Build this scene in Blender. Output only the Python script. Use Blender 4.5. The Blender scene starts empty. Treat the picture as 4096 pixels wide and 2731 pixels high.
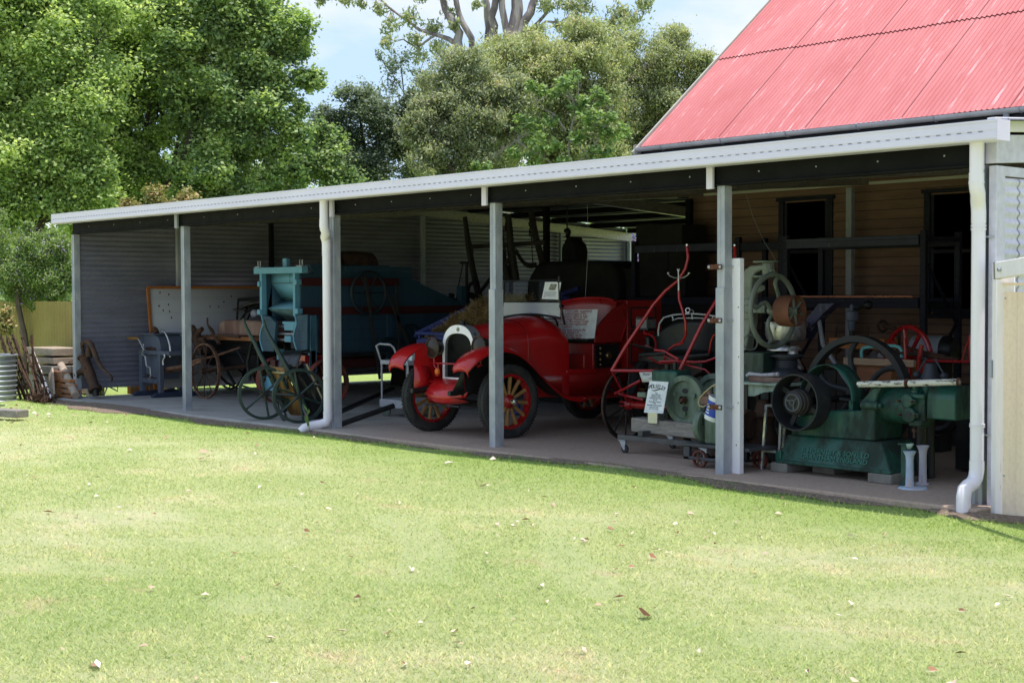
import bpy, math, random
import numpy as np
from mathutils import Vector as V, Matrix
rnd = random.Random(7)
SC = bpy.context.scene
COL = SC.collection
PI = math.pi

# ------------------------------------------------------------ mesh kit
def frame(d, up=(0, 0, 1)):
    d = V(d).normalized(); up = V(up)
    if abs(d.dot(up.normalized())) > .98: up = V((0, 1, 0)) if abs(d.y) < .9 else V((1, 0, 0))
    a = d.cross(up).normalized(); b = a.cross(d).normalized()
    return d, a, b

class MB:
    def __init__(s): s.v = []; s.f = []
    def add(s, v, f):
        n = len(s.v); s.v += [tuple(p) for p in v]; s.f += [tuple(i + n for i in q) for q in f]; return s
    def hexa(s, p):
        return s.add(p, [(0, 3, 2, 1), (4, 5, 6, 7), (0, 1, 5, 4), (1, 2, 6, 5), (2, 3, 7, 6), (3, 0, 4, 7)])
    def bx(s, x0, x1, y0, y1, z0, z1):
        return s.hexa([(x0, y0, z0), (x1, y0, z0), (x1, y1, z0), (x0, y1, z0), (x0, y0, z1), (x1, y0, z1), (x1, y1, z1), (x0, y1, z1)])
    def beam(s, p, q, w, h, up=(0, 0, 1)):
        p = V(p); q = V(q); d, a, b = frame(q - p, up); a = a * w / 2; b = b * h / 2
        return s.hexa([p - a - b, p + a - b, p + a + b, p - a + b, q - a - b, q + a - b, q + a + b, q - a + b])
    def tube(s, pts, r, n=8, cap=True):
        pts = [V(p) for p in pts]; m = len(pts)
        rs = r if isinstance(r, (list, tuple)) else [r] * m
        d0 = (pts[1] - pts[0]).normalized(); _, a, b = frame(d0); base = len(s.v)
        for i, p in enumerate(pts):
            t = (pts[min(i + 1, m - 1)] - pts[max(i - 1, 0)])
            if t.length < 1e-9: t = d0
            t.normalize(); q = d0.rotation_difference(t); a = q @ a; b = q @ b; d0 = t
            for k in range(n):
                an = 2 * PI * k / n; s.v.append(tuple(p + (a * math.cos(an) + b * math.sin(an)) * rs[i]))
        for i in range(m - 1):
            for k in range(n):
                A = base + i * n + k; B = base + i * n + (k + 1) % n; s.f.append((A, B, B + n, A + n))
        if cap:
            s.f.append(tuple(base + k for k in range(n))[::-1]); s.f.append(tuple(base + (m - 1) * n + k for k in range(n)))
        return s
    def cyl(s, p, q, r, r2=None, n=16, cap=True): return s.tube([p, q], [r, r if r2 is None else r2], n, cap)
    def lathe(s, c, ax, prof, n=24, close=False):
        c = V(c); d, a, b = frame(ax); base = len(s.v); m = len(prof)
        for r, h in prof:
            for k in range(n):
                an = 2 * PI * k / n; s.v.append(tuple(c + d * h + (a * math.cos(an) + b * math.sin(an)) * max(r, 1e-4)))
        for i in range(m if close else m - 1):
            j = (i + 1) % m
            for k in range(n):
                A = base + i * n; B = base + j * n; s.f.append((A + k, A + (k + 1) % n, B + (k + 1) % n, B + k))
        return s
    def rim(s, c, ax, ro, ri, w, n=32):
        return s.lathe(c, ax, [(ro, -w / 2), (ro, w / 2), (ri, w / 2), (ri, -w / 2)], n, True)
    def torus(s, c, ax, R, r, n=32, m=10, sq=1.0):
        return s.lathe(c, ax, [(R + r * math.cos(2 * PI * i / m), sq * r * math.sin(2 * PI * i / m)) for i in range(m)], n, True)
    def spokes(s, c, ax, r0, r1, n, rad, ph=0, rad2=None, k=6, dish=0, flat=None):
        c = V(c); d, a, b = frame(ax)
        for i in range(n):
            an = 2 * PI * i / n + ph; u = a * math.cos(an) + b * math.sin(an)
            if flat: s.beam(c + u * r0 + d * dish, c + u * r1, flat[0], flat[1], up=d)
            else: s.tube([c + u * r0 + d * dish, c + u * r1], [rad, rad2 or rad], k, False)
        return s
    def prism(s, poly, vec):
        vec = V(vec); n = len(poly); b = [V(p) for p in poly]
        return s.add(b + [p + vec for p in b], [tuple(range(n))[::-1], tuple(range(n, 2 * n))] + [(i, (i + 1) % n, (i + 1) % n + n, i + n) for i in range(n)])
    def quad(s, a, b, c, d): return s.add([a, b, c, d], [(0, 1, 2, 3)])
    def corr(s, o, u, v, pitch=.076, amp=.009, nv=1, seg=6, clip=None, sag=None):
        o = V(o); u = V(u); v = V(v); nrm = u.cross(v).normalized(); L = u.length; nu = max(2, int(L / pitch * seg)); base = len(s.v)
        for j in range(nv + 1):
            for i in range(nu + 1):
                p = o + u * (i / nu) + v * (j / nv) + nrm * (amp * math.cos(2 * PI * (i / nu * L) / pitch))
                if clip: p = clip(p)
                s.v.append(tuple(p))
        for j in range(nv):
            for i in range(nu):
                A = base + j * (nu + 1) + i; s.f.append((A, A + 1, A + nu + 2, A + nu + 1))
        return s
    def sphere(s, c, r, n=16, m=10, sc=(1, 1, 1)):
        base = len(s.v)
        pts = []; c = V(c)
        for j in range(m + 1):
            t = PI * j / m
            for i in range(n):
                a = 2 * PI * i / n; pts.append((c.x + r * sc[0] * math.sin(t) * math.cos(a), c.y + r * sc[1] * math.sin(t) * math.sin(a), c.z + r * sc[2] * math.cos(t)))
        return s.add(pts, [(j * n + i, j * n + (i + 1) % n, (j + 1) * n + (i + 1) % n, (j + 1) * n + i) for j in range(m) for i in range(n)])
    def grid(s, fn, nu, nv):
        return s.add([fn(i / nu, j / nv) for j in range(nv + 1) for i in range(nu + 1)],
                     [(j * (nu + 1) + i, j * (nu + 1) + i + 1, (j + 1) * (nu + 1) + i + 1, (j + 1) * (nu + 1) + i) for j in range(nv) for i in range(nu)])
    def xf(s, M):
        s.v = [tuple(M @ V(p)) for p in s.v]; return s

def obj(name, mb, m, parent=None, bev=0, smooth=40, org=None, solid=0):
    """one mesh object; vertices are in the parent's frame, or in world space less the parent's location"""
    me = bpy.data.meshes.new(name)
    vs = mb.v
    if org is None and parent is not None and parent.get('_w'): org = tuple(parent['_w'])
    if org is not None: vs = [(a - org[0], b - org[1], c - org[2]) for a, b, c in vs]
    me.from_pydata(vs, [], mb.f); me.validate(); me.update()
    if smooth:
        me.shade_smooth(); me.set_sharp_from_angle(angle=math.radians(smooth))
    if m: me.materials.append(m)
    o = bpy.data.objects.new(name, me); COL.objects.link(o)
    if parent is not None:
        o.parent = parent
        if parent.get('_w') is not None: o['_w'] = list(parent['_w'])
    elif org is not None: o.location = org; o['_w'] = list(org)
    if solid:
        k = o.modifiers.new('solid', 'SOLIDIFY'); k.thickness = solid; k.offset = 0
    if bev:
        k = o.modifiers.new('bevel', 'BEVEL'); k.width = bev; k.segments = 2; k.limit_method = 'ANGLE'; k.angle_limit = .7
    return o

def tag(o, label=None, cat=None, group=None, kind=None):
    if label: o['label'] = label
    if cat: o['category'] = cat
    if group: o['group'] = group
    if kind: o['kind'] = kind
    return o

def thing(name, label, cat, loc=(0, 0, 0), rz=0, group=None, world=True):
    """an Empty at the base of the thing; with world=True its parts are given in world coordinates"""
    o = bpy.data.objects.new(name, None); COL.objects.link(o); o.location = loc; o.rotation_euler = (0, 0, rz)
    o.empty_display_size = .2
    if world: o['_w'] = list(loc)
    return tag(o, label, cat, group)

def text(body, size, mat_, parent, M, name='lettering', ext=.0006, align='CENTER', space=1.0, shear=0, bold=0):
    cu = bpy.data.curves.new(name, 'FONT'); cu.body = body; cu.size = size; cu.extrude = ext; cu.align_x = align; cu.align_y = 'CENTER'
    cu.space_line = space; cu.shear = shear;  cu.materials.append(mat_); cu.resolution_u = 3
    tmp = bpy.data.objects.new('tmp', cu); COL.objects.link(tmp); dg = bpy.context.evaluated_depsgraph_get()
    me = bpy.data.meshes.new_from_object(tmp.evaluated_get(dg)); me.name = name; bpy.data.objects.remove(tmp)
    if not me.materials: me.materials.append(mat_)
    o = bpy.data.objects.new(name, me); COL.objects.link(o); o.parent = parent
    w = parent.get('_w')
    if w is not None: M = Matrix.Translation(-V(w)) @ M
    o.matrix_local = M
    return o

def facing(c, right, up):
    """matrix at c whose local x is `right`, y is `up`"""
    x = V(right).normalized(); y = V(up); y = (y - x * y.dot(x)).normalized(); z = x.cross(y)
    M = Matrix((x, y, z)).transposed().to_4x4(); M.translation = V(c); return M

def copy_tree(o, parent=None):
    c = o.copy(); COL.objects.link(c); c.parent = parent
    for ch in list(o.children): copy_tree(ch, c)
    return c

# ------------------------------------------------------------ materials
def S(r, g, b):
    f = lambda c: (c / 255 / 12.92) if c <= 10 else ((c / 255 + .055) / 1.055) ** 2.4
    return (f(r), f(g), f(b), 1)
def C4(c): return tuple(c) if len(c) == 4 else tuple(c) + (1,)

class NT:
    def __init__(s, name):
        s.m = bpy.data.materials.new(name); s.m.use_nodes = True; s.t = s.m.node_tree; s.t.nodes.clear()
        s.out = s.n('ShaderNodeOutputMaterial')
    def n(s, typ, **kw):
        nd = s.t.nodes.new(typ)
        for k, v in kw.items(): setattr(nd, k, v)
        return nd
    def l(s, a, b): s.t.links.new(a, b)
    def coord(s, scale=(1, 1, 1), kind='Object', rot=(0, 0, 0)):
        c = s.n('ShaderNodeTexCoord'); mp = s.n('ShaderNodeMapping'); mp.inputs['Scale'].default_value = scale; mp.inputs['Rotation'].default_value = rot
        s.l(c.outputs[kind], mp.inputs[0]); return mp.outputs[0]
    def world(s, scale=(1, 1, 1)):
        c = s.n('ShaderNodeNewGeometry'); mp = s.n('ShaderNodeMapping'); mp.inputs['Scale'].default_value = scale
        s.l(c.outputs['Position'], mp.inputs[0]); return mp.outputs[0]
    def noise(s, vec, scale=5, detail=4, rough=.55, dist=0):
        t = s.n('ShaderNodeTexNoise'); t.inputs['Scale'].default_value = scale; t.inputs['Detail'].default_value = detail
        t.inputs['Roughness'].default_value = rough; t.inputs['Distortion'].default_value = dist; s.l(vec, t.inputs['Vector']); return t.outputs['Fac']
    def ramp(s, fac, stops, interp='LINEAR'):
        r = s.n('ShaderNodeValToRGB'); r.color_ramp.interpolation = interp; e = r.color_ramp.elements
        while len(e) < len(stops): e.new(.5)
        for el, (p, c) in zip(e, stops):
            el.position = p; el.color = C4(c) if not isinstance(c, (int, float)) else (c, c, c, 1)
        s.l(fac, r.inputs[0]); return r.outputs[0]
    def mix(s, fac, a, b, mode='MIX'):
        x = s.n('ShaderNodeMix', data_type='RGBA', blend_type=mode)
        for sk, v in ((x.inputs[0], fac), (x.inputs[6], a), (x.inputs[7], b)):
            if isinstance(v, (int, float)): sk.default_value = v
            elif isinstance(v, tuple): sk.default_value = C4(v)
            else: s.l(v, sk)
        return x.outputs[2]
    def math(s, op, a, b=0.0):
        x = s.n('ShaderNodeMath', operation=op)
        for sk, v in ((x.inputs[0], a), (x.inputs[1], b)):
            if isinstance(v, (int, float)): sk.default_value = v
            else: s.l(v, sk)
        return x.outputs[0]
    def bump(s, h, st=.3, dist=.01):
        b = s.n('ShaderNodeBump'); b.inputs['Strength'].default_value = st; b.inputs['Distance'].default_value = dist; s.l(h, b.inputs['Height']); return b.outputs[0]
    def bsdf(s, col, rough=.5, metal=0.0, nrm=None, spec=.5, coat=0, trans=0, alpha=None):
        b = s.n('ShaderNodeBsdfPrincipled')
        def put(k, v):
            if isinstance(v, (int, float)): b.inputs[k].default_value = v
            elif isinstance(v, tuple): b.inputs[k].default_value = C4(v)
            else: s.l(v, b.inputs[k])
        put('Base Color', col); put('Roughness', rough); put('Metallic', metal); put('Specular IOR Level', spec)
        if coat: put('Coat Weight', coat); put('Coat Roughness', .08)
        if trans: put('Transmission Weight', trans)
        if nrm: s.l(nrm, b.inputs['Normal'])
        s.l(b.outputs[0], s.out.inputs[0]); return b

def paint(name, col, rough=.45, metal=0, var=.25, sc=6, dirt=None, damt=.35, dsc=3, bump=.05, coat=0, spec=.5, streak=None, bsc=60):
    t = NT(name); c = t.coord()
    n1 = t.noise(c, sc, 5); col = C4(col)
    dark = tuple(x * (1 - var) for x in col[:3]) + (1,); lite = tuple(min(1, x * (1 + var)) for x in col[:3]) + (1,)
    k = t.ramp(n1, [(.3, dark), (.7, lite)])
    if dirt:
        n2 = t.noise(t.coord((1, 1, .35) if streak is None else streak), dsc, 8, .7)
        f = t.ramp(n2, [(.62 - damt * .5, 0), (.74 - damt * .4, 1)])
        k = t.mix(f, k, C4(dirt))
        r = t.mix(f, (rough,) * 3, (.85,) * 3)
    else: r = t.ramp(t.noise(c, sc * 2, 3), [(.3, max(.03, rough - .08)), (.7, min(1, rough + .12))])
    nb = t.bump(t.noise(c, bsc, 4), bump * 4, .004) if bump else None
    t.bsdf(k, r, metal, nb, spec, coat); return t.m

def plain(name, col, rough=.6, metal=0):
    t = NT(name); n1 = t.noise(t.coord(), 12, 3); col = C4(col)
    t.bsdf(t.ramp(n1, [(.3, tuple(x * .85 for x in col[:3])), (.7, tuple(min(1, x * 1.1) for x in col[:3]))]), rough, metal); return t.m

def wood(name, a, b, grain=(1, 1, 12), rough=.75, worn=None, wamt=.5):
    t = NT(name); c = t.coord(grain)
    n = t.noise(c, 3, 8, .7, 1.2); k = t.ramp(n, [(.25, a), (.7, b)])
    if worn:
        w = t.noise(t.coord((grain[0] * .6, grain[1] * .6, grain[2] * .6)), 5, 10, .8); k = t.mix(t.ramp(w, [(wamt, 0), (wamt + .04, 1)]), k, worn)
    t.bsdf(k, rough, 0, t.bump(n, .5, .006), .3); return t.m

M = {}
M['galv'] = paint('galvanised_steel', (.42, .44, .48), .42, .55, .12, 9, bump=.03)
M['galv_post'] = paint('weathered_galvanised_post', (.33, .345, .40), .5, .1, .15, 5, dirt=(.45, .45, .48), damt=.3, dsc=7, bump=.03)
M['galv_lt'] = paint('bright_spangled_steel', (.66, .63, .74), .45, .0, .12, 14, bump=.03)
M['gutter'] = paint('pale_gutter_steel', (.72, .67, .84), .4, 0, .04, 2, bump=.0)
M['steel_dark'] = paint('dark_steel_beam', (.010, .010, .012), .7, .0, .3, 6, bump=.05, spec=.12)
M['rafter'] = paint('galvanised_rafter', (.42, .38, .38), .38, .5, .2, 20, bump=.12, bsc=90)
M['pvc'] = paint('white_pvc', (.84, .78, .86), .35, 0, .02, 2, dirt=(.72, .68, .56), damt=.12, dsc=2, bump=0)
M['white'] = paint('white_painted_timber', (.88, .83, .88), .5, 0, .03, 3, dirt=(.55, .52, .52), damt=.05, dsc=9, bump=.04)
M['black'] = paint('black_iron', (.012, .012, .013), .45, .2, .4, 8, bump=.08)
M['blackwood'] = paint('black_enamel_panel', (.01, .01, .012), .35, 0, .3, 3, bump=.03)
M['rubber'] = paint('black_tyre_rubber', (.022, .022, .023), .8, 0, .25, 10, dirt=(.05, .045, .04), damt=.3, dsc=6, bump=.06)
M['rust'] = paint('brown_rust', (.13, .055, .03), .9, .1, .5, 14, dirt=(.05, .022, .014), damt=.5, dsc=9, bump=.2)
M['rust_dark'] = paint('dark_rusty_iron', (.05, .028, .02), .85, .2, .5, 12, dirt=(.10, .045, .026), damt=.35, dsc=7, bump=.2)
M['rust_strap'] = paint('rusty_strap_iron', (.16, .05, .025), .85, .2, .4, 30, dirt=(.03, .015, .012), damt=.4, dsc=20, bump=.15)
M['red'] = paint('glossy_red_enamel', (.47, .008, .010), .30, 0, .16, 1.5, dirt=(.36, .030, .026), damt=.16, dsc=2.5, bump=.0, coat=.35)
M['red_dull'] = paint('dull_red_enamel', (.33, .012, .012), .35, 0, .15, 2, bump=.02, coat=.2)
M['red_part'] = paint('red_painted_iron', (.36, .010, .012), .28, 0, .15, 6, bump=.02, coat=.4)
M['red_old'] = paint('faded_red_iron', (.22, .03, .022), .7, 0, .25, 6, dirt=(.10, .035, .025), damt=.4, bump=.08)
M['nickel'] = paint('nickel_plate', (.62, .61, .60), .18, .95, .08, 8, bump=0)
M['chromeold'] = paint('tarnished_plate', (.40, .40, .42), .35, .6, .2, 6, dirt=(.25, .18, .12), damt=.12, dsc=5, bump=.02)
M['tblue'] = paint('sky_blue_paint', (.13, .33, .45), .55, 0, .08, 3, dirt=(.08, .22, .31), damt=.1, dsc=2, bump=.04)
M['tblue_dk'] = paint('sky_blue_paint_shaded', (.024, .066, .105), .6, 0, .12, 3, dirt=(.016, .045, .075), damt=.2, dsc=2, bump=.04)  # darker copy of the front's blue, with the shade put into the colour
M['maroon'] = paint('maroon_timber', (.06, .008, .008), .6, 0, .2, 4, bump=.05)
M['wagonblue'] = paint('ultramarine_timber', (.016, .026, .15), .6, 0, .2, 5, bump=.05)
M['green'] = paint('engine_green_enamel', (.012, .080, .058), .36, 0, .2, 4, dirt=(.016, .030, .022), damt=.38, dsc=4, bump=.07, bsc=30)
M['green_lt'] = paint('grey_green_casting', (.13, .17, .135), .5, 0, .12, 5, dirt=(.08, .12, .08), damt=.25, dsc=6, bump=.1, bsc=40)
M['green_dk'] = paint('dark_green_cart_paint', (.014, .034, .030), .4, 0, .25, 6, dirt=(.03, .05, .03), damt=.25, dsc=12, bump=.05)
M['drill'] = paint('grey_green_drill_casting', (.19, .21, .18), .5, 0, .12, 5, dirt=(.10, .13, .09), damt=.22, dsc=5, bump=.08, bsc=40)
M['hammered'] = paint('slate_blue_paint', (.10, .115, .16), .5, 0, .12, 4, dirt=(.07, .08, .11), damt=.25, dsc=3, bump=.05)
M['alu'] = paint('bright_bare_metal', (.55, .55, .56), .3, .8, .1, 9, bump=.02)
M['rack'] = paint('dark_blue_rack_enamel', (.017, .018, .032), .5, 0, .2, 4, dirt=(.08, .05, .04), damt=.03, dsc=10, bump=.02, spec=.2)
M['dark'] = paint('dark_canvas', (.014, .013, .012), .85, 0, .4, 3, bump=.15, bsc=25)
M['leather'] = paint('black_leather', (.012, .013, .012), .42, 0, .3, 4, bump=.12, bsc=22)
M['grey_cloth'] = paint('pale_grey_cover', (.115, .10, .095), .85, 0, .1, 2, bump=.1, bsc=9)
M['wood_warm'] = wood('varnished_timber', (.16, .075, .02), (.36, .20, .06), (8, 8, 1), .5)
M['wood_spoke'] = wood('varnished_spoke_wood', (.22, .10, .03), (.40, .22, .09), (3, 3, 3), .4)
M['wood_grey'] = wood('weathered_grey_timber', (.14, .12, .11), (.36, .32, .29), (2, 14, 14), .85)
M['wood_red'] = wood('reddish_packing_timber', (.20, .07, .03), (.33, .14, .07), (2, 10, 10), .7)
M['wood_pine'] = wood('rough_pine', (.26, .16, .10), (.48, .33, .23), (1.5, 12, 12), .8)
M['wood_old'] = wood('old_sawn_timber', (.22, .16, .12), (.52, .42, .34), (1.5, 9, 9), .9)
M['brick'] = paint('orange_clay_brick', (.42, .16, .06), .9, 0, .25, 9, dirt=(.30, .20, .13), damt=.3, dsc=9, bump=.15, bsc=50)
M['concrete_block'] = paint('grey_concrete', (.20, .185, .165), .95, 0, .2, 9, bump=.25, bsc=50)
M['orange'] = wood('orange_board_frame', (.30, .09, .02), (.45, .17, .05), (6, 6, 1), .6)
M['paper'] = plain('white_paper', (.74, .76, .80), .7)
M['ink'] = plain('black_ink', (.02, .02, .025), .7)
M['ink_grey'] = plain('grey_ink', (.16, .17, .2), .7)
M['ink_red'] = plain('red_ink', (.42, .02, .04), .7)
M['amber'] = paint('amber_plastic', (.75, .16, .02), .25, 0, .05, 4, bump=0)
M['copper'] = paint('copper_tube', (.70, .30, .18), .3, .9, .2, 5, bump=0)
M['teal'] = paint('teal_tube_paint', (.18, .50, .48), .45, 0, .1, 4, bump=0)
M['bucket'] = paint('white_plastic', (.72, .72, .74), .45, 0, .04, 4, bump=0)
M['bucket_blue'] = paint('blue_printed_band', (.02, .06, .42), .45, 0, .1, 4, bump=0)
M['pinkgrey'] = paint('lilac_grey_pipe_paint', (.50, .47, .55), .6, 0, .12, 9, dirt=(.25, .16, .12), damt=.1, dsc=10, bump=.06)
M['blueflaky'] = paint('flaking_light_blue_paint', (.42, .50, .62), .7, 0, .1, 9, dirt=(.55, .36, .28), damt=.22, dsc=14, bump=.15)
M['wire'] = plain('twisted_wire', (.16, .15, .14), .5, .5)
M['slate'] = paint('rusty_red_plate', (.16, .075, .06), .75, 0, .3, 3, dirt=(.24, .16, .13), damt=.35, dsc=4, bump=.12)
M['hose'] = paint('cream_rubber_hose', (.40, .32, .18), .5, 0, .1, 4, bump=0)

def glassy(name, col=(.6, .65, .75), rough=.05, alpha=.25):
    t = NT(name); b = t.n('ShaderNodeBsdfGlossy'); b.inputs['Color'].default_value = (.8, .82, .9, 1); b.inputs['Roughness'].default_value = rough
    tr = t.n('ShaderNodeBsdfTransparent'); tr.inputs['Color'].default_value = C4(col); mx = t.n('ShaderNodeMixShader')
    mx.inputs[0].default_value = alpha; t.l(tr.outputs[0], mx.inputs[1]); t.l(b.outputs[0], mx.inputs[2]); t.l(mx.outputs[0], t.out.inputs[0]); return t.m
M['glass'] = glassy('windscreen_glass', (.75, .77, .82), .03, .015)
M['glass_dk'] = paint('dark_window_glass', (.035, .038, .036), .10, 0, .5, 2, bump=0, spec=.7)
M['lens'] = paint('brown_lamp_glass', (.022, .016, .014), .28, 0, .5, 4, bump=0, coat=.1, spec=.3)

def corr_mat(name, col, col2, rough=.45, metal=.4, streakaxis=(1, 1, .2), amt=.5, joint=None):
    t = NT(name); c = t.coord(streakaxis)
    n = t.noise(c, 4, 7, .65); k = t.ramp(n, [(.3, col), (.75, col2)])
    n2 = t.noise(t.coord(), 30, 4); k = t.mix(t.ramp(n2, [(.45, 0), (.7, .25)]), k, tuple(x * .6 for x in col[:3]))
    t.bsdf(k, rough, metal, t.bump(n2, .08, .003)); return t.m
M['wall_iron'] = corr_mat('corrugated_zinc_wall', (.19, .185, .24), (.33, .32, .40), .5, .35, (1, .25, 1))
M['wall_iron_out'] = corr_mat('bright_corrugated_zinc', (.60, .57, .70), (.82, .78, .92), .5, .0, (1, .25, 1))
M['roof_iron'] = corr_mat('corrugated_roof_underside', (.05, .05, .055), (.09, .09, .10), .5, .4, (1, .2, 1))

def red_roof():
    t = NT('faded_red_corrugated_roof')
    k = t.ramp(t.noise(t.coord((1, .4, .4)), .9, 5), [(.3, (.43, .098, .105)), (.7, (.53, .165, .175))])
    # pale worn streaks that follow the corrugations
    st = t.noise(t.coord((13, .75, .75)), 1.3, 9, .78)
    big = t.noise(t.coord((.8, .5, .5)), .7, 3)
    f = t.math('MULTIPLY', t.ramp(st, [(.555, 0), (.63, .9)]), t.ramp(big, [(.42, .15), (.62, 1)]))
    k = t.mix(f, k, (.78, .46, .47))
    k = t.mix(t.ramp(t.noise(t.coord((16, 1.2, 1.2)), 3, 6, .8), [(.66, 0), (.70, .8)]), k, (.86, .62, .62))
    k = t.mix(t.ramp(t.noise(t.coord((3, 1, 1)), 2, 6), [(.5, 0), (.75, .35)]), k, (.40, .06, .065))
    t.bsdf(k, .62, 0, None, .3); return t.m
M['red_roof'] = red_roof()

def boards():
    t = NT('ochre_weatherboard_paint'); k = t.ramp(t.noise(t.coord((.6, .6, 4)), 3, 6), [(.3, (.20, .12, .088)), (.7, (.28, .17, .125))])
    t.bsdf(k, .8, 0, None, .2); return t.m
M['boards'] = boards()

def lawn_color(t):
    p = t.world()
    big = t.noise(p, .33, 4, .6, .4); mid = t.noise(t.world((1, 1.6, 1)), 1.4, 5, .65); fine = t.noise(p, 38, 5, .8)
    k = t.ramp(big, [(.34, (.50, .62, .26)), (.47, (.62, .70, .34)), (.60, (.74, .76, .45)), (.74, (.82, .75, .54))])
    k = t.mix(t.ramp(mid, [(.40, .55), (.62, 0)]), k, (.50, .62, .27))
    k = t.mix(t.ramp(mid, [(.60, 0), (.74, .7)]), k, (.74, .62, .42))
    k = t.mix(t.ramp(fine, [(.28, .5), (.50, 0)]), k, (.42, .52, .21))
    k = t.mix(t.ramp(fine, [(.54, 0), (.74, .5)]), k, (.84, .84, .58))
    sx = t.n('ShaderNodeSeparateXYZ'); t.l(p, sx.inputs[0])
    near = t.math('ADD', sx.outputs[1], t.math('MULTIPLY', big, 1.6))
    k = t.mix(t.ramp(t.math('ADD', t.math('MULTIPLY', near, .4), .6), [(.05, 0), (.62, .75)]), k, (.36, .54, .14))
    k = t.mix(1.0, k, (1.09, 1.01, 1.02), 'MULTIPLY')
    return k, fine
def lawn_mats():
    t = NT('sunlit_turf'); k, f = lawn_color(t)
    f2 = t.noise(t.world((1, 1, 1)), 90, 4, .8)
    t.bsdf(k, .95, 0, t.bump(f2, 1.0, .03), .1); g = t.m
    t = NT('grass_blades'); k, f = lawn_color(t); a = t.n('ShaderNodeAttribute', attribute_name='shade')
    k = t.mix(1.0, k, t.ramp(a.outputs['Fac'], [(0, (.42, .52, .38)), (.3, (.80, .88, .68)), (.6, (1, 1.0, .9)), (.85, (1.15, 1.05, 1.0)), (1, (1.3, 1.12, 1.25))]), 'MULTIPLY')
    b = t.n('ShaderNodeBsdfDiffuse'); t.l(k, b.inputs[0]); tr = t.n('ShaderNodeBsdfTranslucent'); t.l(k, tr.inputs[0])
    mx = t.n('ShaderNodeMixShader'); mx.inputs[0].default_value = .35; t.l(b.outputs[0], mx.inputs[1]); t.l(tr.outputs[0], mx.inputs[2]); t.l(mx.outputs[0], t.out.inputs[0])
    return g, t.m
M['lawn'], M['blades'] = lawn_mats()

def ground_mats():
    t = NT('pale_concrete'); n = t.noise(t.world(), 2.2, 8, .65); k = t.ramp(n, [(.3, (.32, .30, .285)), (.7, (.46, .43, .41))])
    k = t.mix(t.ramp(t.noise(t.world(), 14, 6, .7), [(.55, 0), (.75, .5)]), k, (.16, .13, .11))
    # reddish dust lies on the right half
    g = t.n('ShaderNodeSeparateXYZ'); t.l(t.world(), g.inputs[0])
    f = t.math('ADD', t.math('MULTIPLY', t.math('ADD', g.outputs[0], 9.5), .22), t.math('MULTIPLY', t.noise(t.world(), 1.1, 4), .5))
    k = t.mix(t.ramp(f, [(.3, 0), (.8, .85)]), k, t.ramp(t.noise(t.world(), 22, 6, .8), [(.3, (.34, .23, .17)), (.7, (.52, .38, .30))]))
    k = t.mix(t.ramp(t.noise(t.world(), 3.1, 6, .75, .6), [(.60, 0), (.72, .55)]), k, (.13, .11, .10))
    t.bsdf(k, .9, 0, t.bump(t.noise(t.world(), 55, 5, .8), .5, .008), .2); c = t.m
    t = NT('brown_gravelly_dirt'); k = t.ramp(t.noise(t.world(), 34, 6, .8), [(.3, (.13, .10, .075)), (.52, (.27, .20, .16)), (.7, (.44, .34, .28))])
    t.bsdf(k, .95, 0, t.bump(t.noise(t.world(), 48, 6, .8), 1, .02), .1)
    return c, t.m
M['slab'], M['dirt'] = ground_mats()

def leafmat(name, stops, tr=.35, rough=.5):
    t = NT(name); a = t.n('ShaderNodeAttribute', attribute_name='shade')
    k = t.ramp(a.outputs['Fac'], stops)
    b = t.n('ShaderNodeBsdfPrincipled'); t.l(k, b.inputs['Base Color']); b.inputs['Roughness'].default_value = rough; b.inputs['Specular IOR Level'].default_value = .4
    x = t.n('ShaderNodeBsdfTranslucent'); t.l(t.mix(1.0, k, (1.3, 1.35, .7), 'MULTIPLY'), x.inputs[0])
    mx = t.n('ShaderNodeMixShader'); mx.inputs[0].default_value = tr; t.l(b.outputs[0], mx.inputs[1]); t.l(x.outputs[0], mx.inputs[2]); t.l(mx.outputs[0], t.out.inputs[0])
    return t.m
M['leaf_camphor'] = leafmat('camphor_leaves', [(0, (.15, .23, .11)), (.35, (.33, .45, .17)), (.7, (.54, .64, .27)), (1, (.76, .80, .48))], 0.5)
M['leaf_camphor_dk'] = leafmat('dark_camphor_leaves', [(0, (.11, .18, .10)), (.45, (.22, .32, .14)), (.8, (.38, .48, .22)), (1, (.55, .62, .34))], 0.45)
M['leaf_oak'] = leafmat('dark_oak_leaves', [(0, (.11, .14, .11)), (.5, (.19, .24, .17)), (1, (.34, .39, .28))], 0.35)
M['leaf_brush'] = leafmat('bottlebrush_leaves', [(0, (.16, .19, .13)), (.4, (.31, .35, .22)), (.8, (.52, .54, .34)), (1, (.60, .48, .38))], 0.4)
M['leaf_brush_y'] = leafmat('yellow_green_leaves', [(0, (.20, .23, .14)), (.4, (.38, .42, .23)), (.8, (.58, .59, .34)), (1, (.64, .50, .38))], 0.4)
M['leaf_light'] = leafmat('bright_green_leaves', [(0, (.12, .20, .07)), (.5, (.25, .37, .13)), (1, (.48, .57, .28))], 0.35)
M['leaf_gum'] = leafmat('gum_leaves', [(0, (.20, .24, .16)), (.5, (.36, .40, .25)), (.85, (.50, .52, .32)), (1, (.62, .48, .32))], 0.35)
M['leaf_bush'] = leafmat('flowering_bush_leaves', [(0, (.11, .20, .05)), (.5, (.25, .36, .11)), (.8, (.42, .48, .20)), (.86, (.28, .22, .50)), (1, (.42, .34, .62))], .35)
M['leaf_rusty'] = leafmat('rusty_tipped_leaves', [(0, (0.189, 0.216, 0.081)), (.5, (0.378, 0.378, 0.149)), (.8, (0.540, 0.351, 0.189)), (1, (0.702, 0.486, 0.324))], .3)
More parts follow.
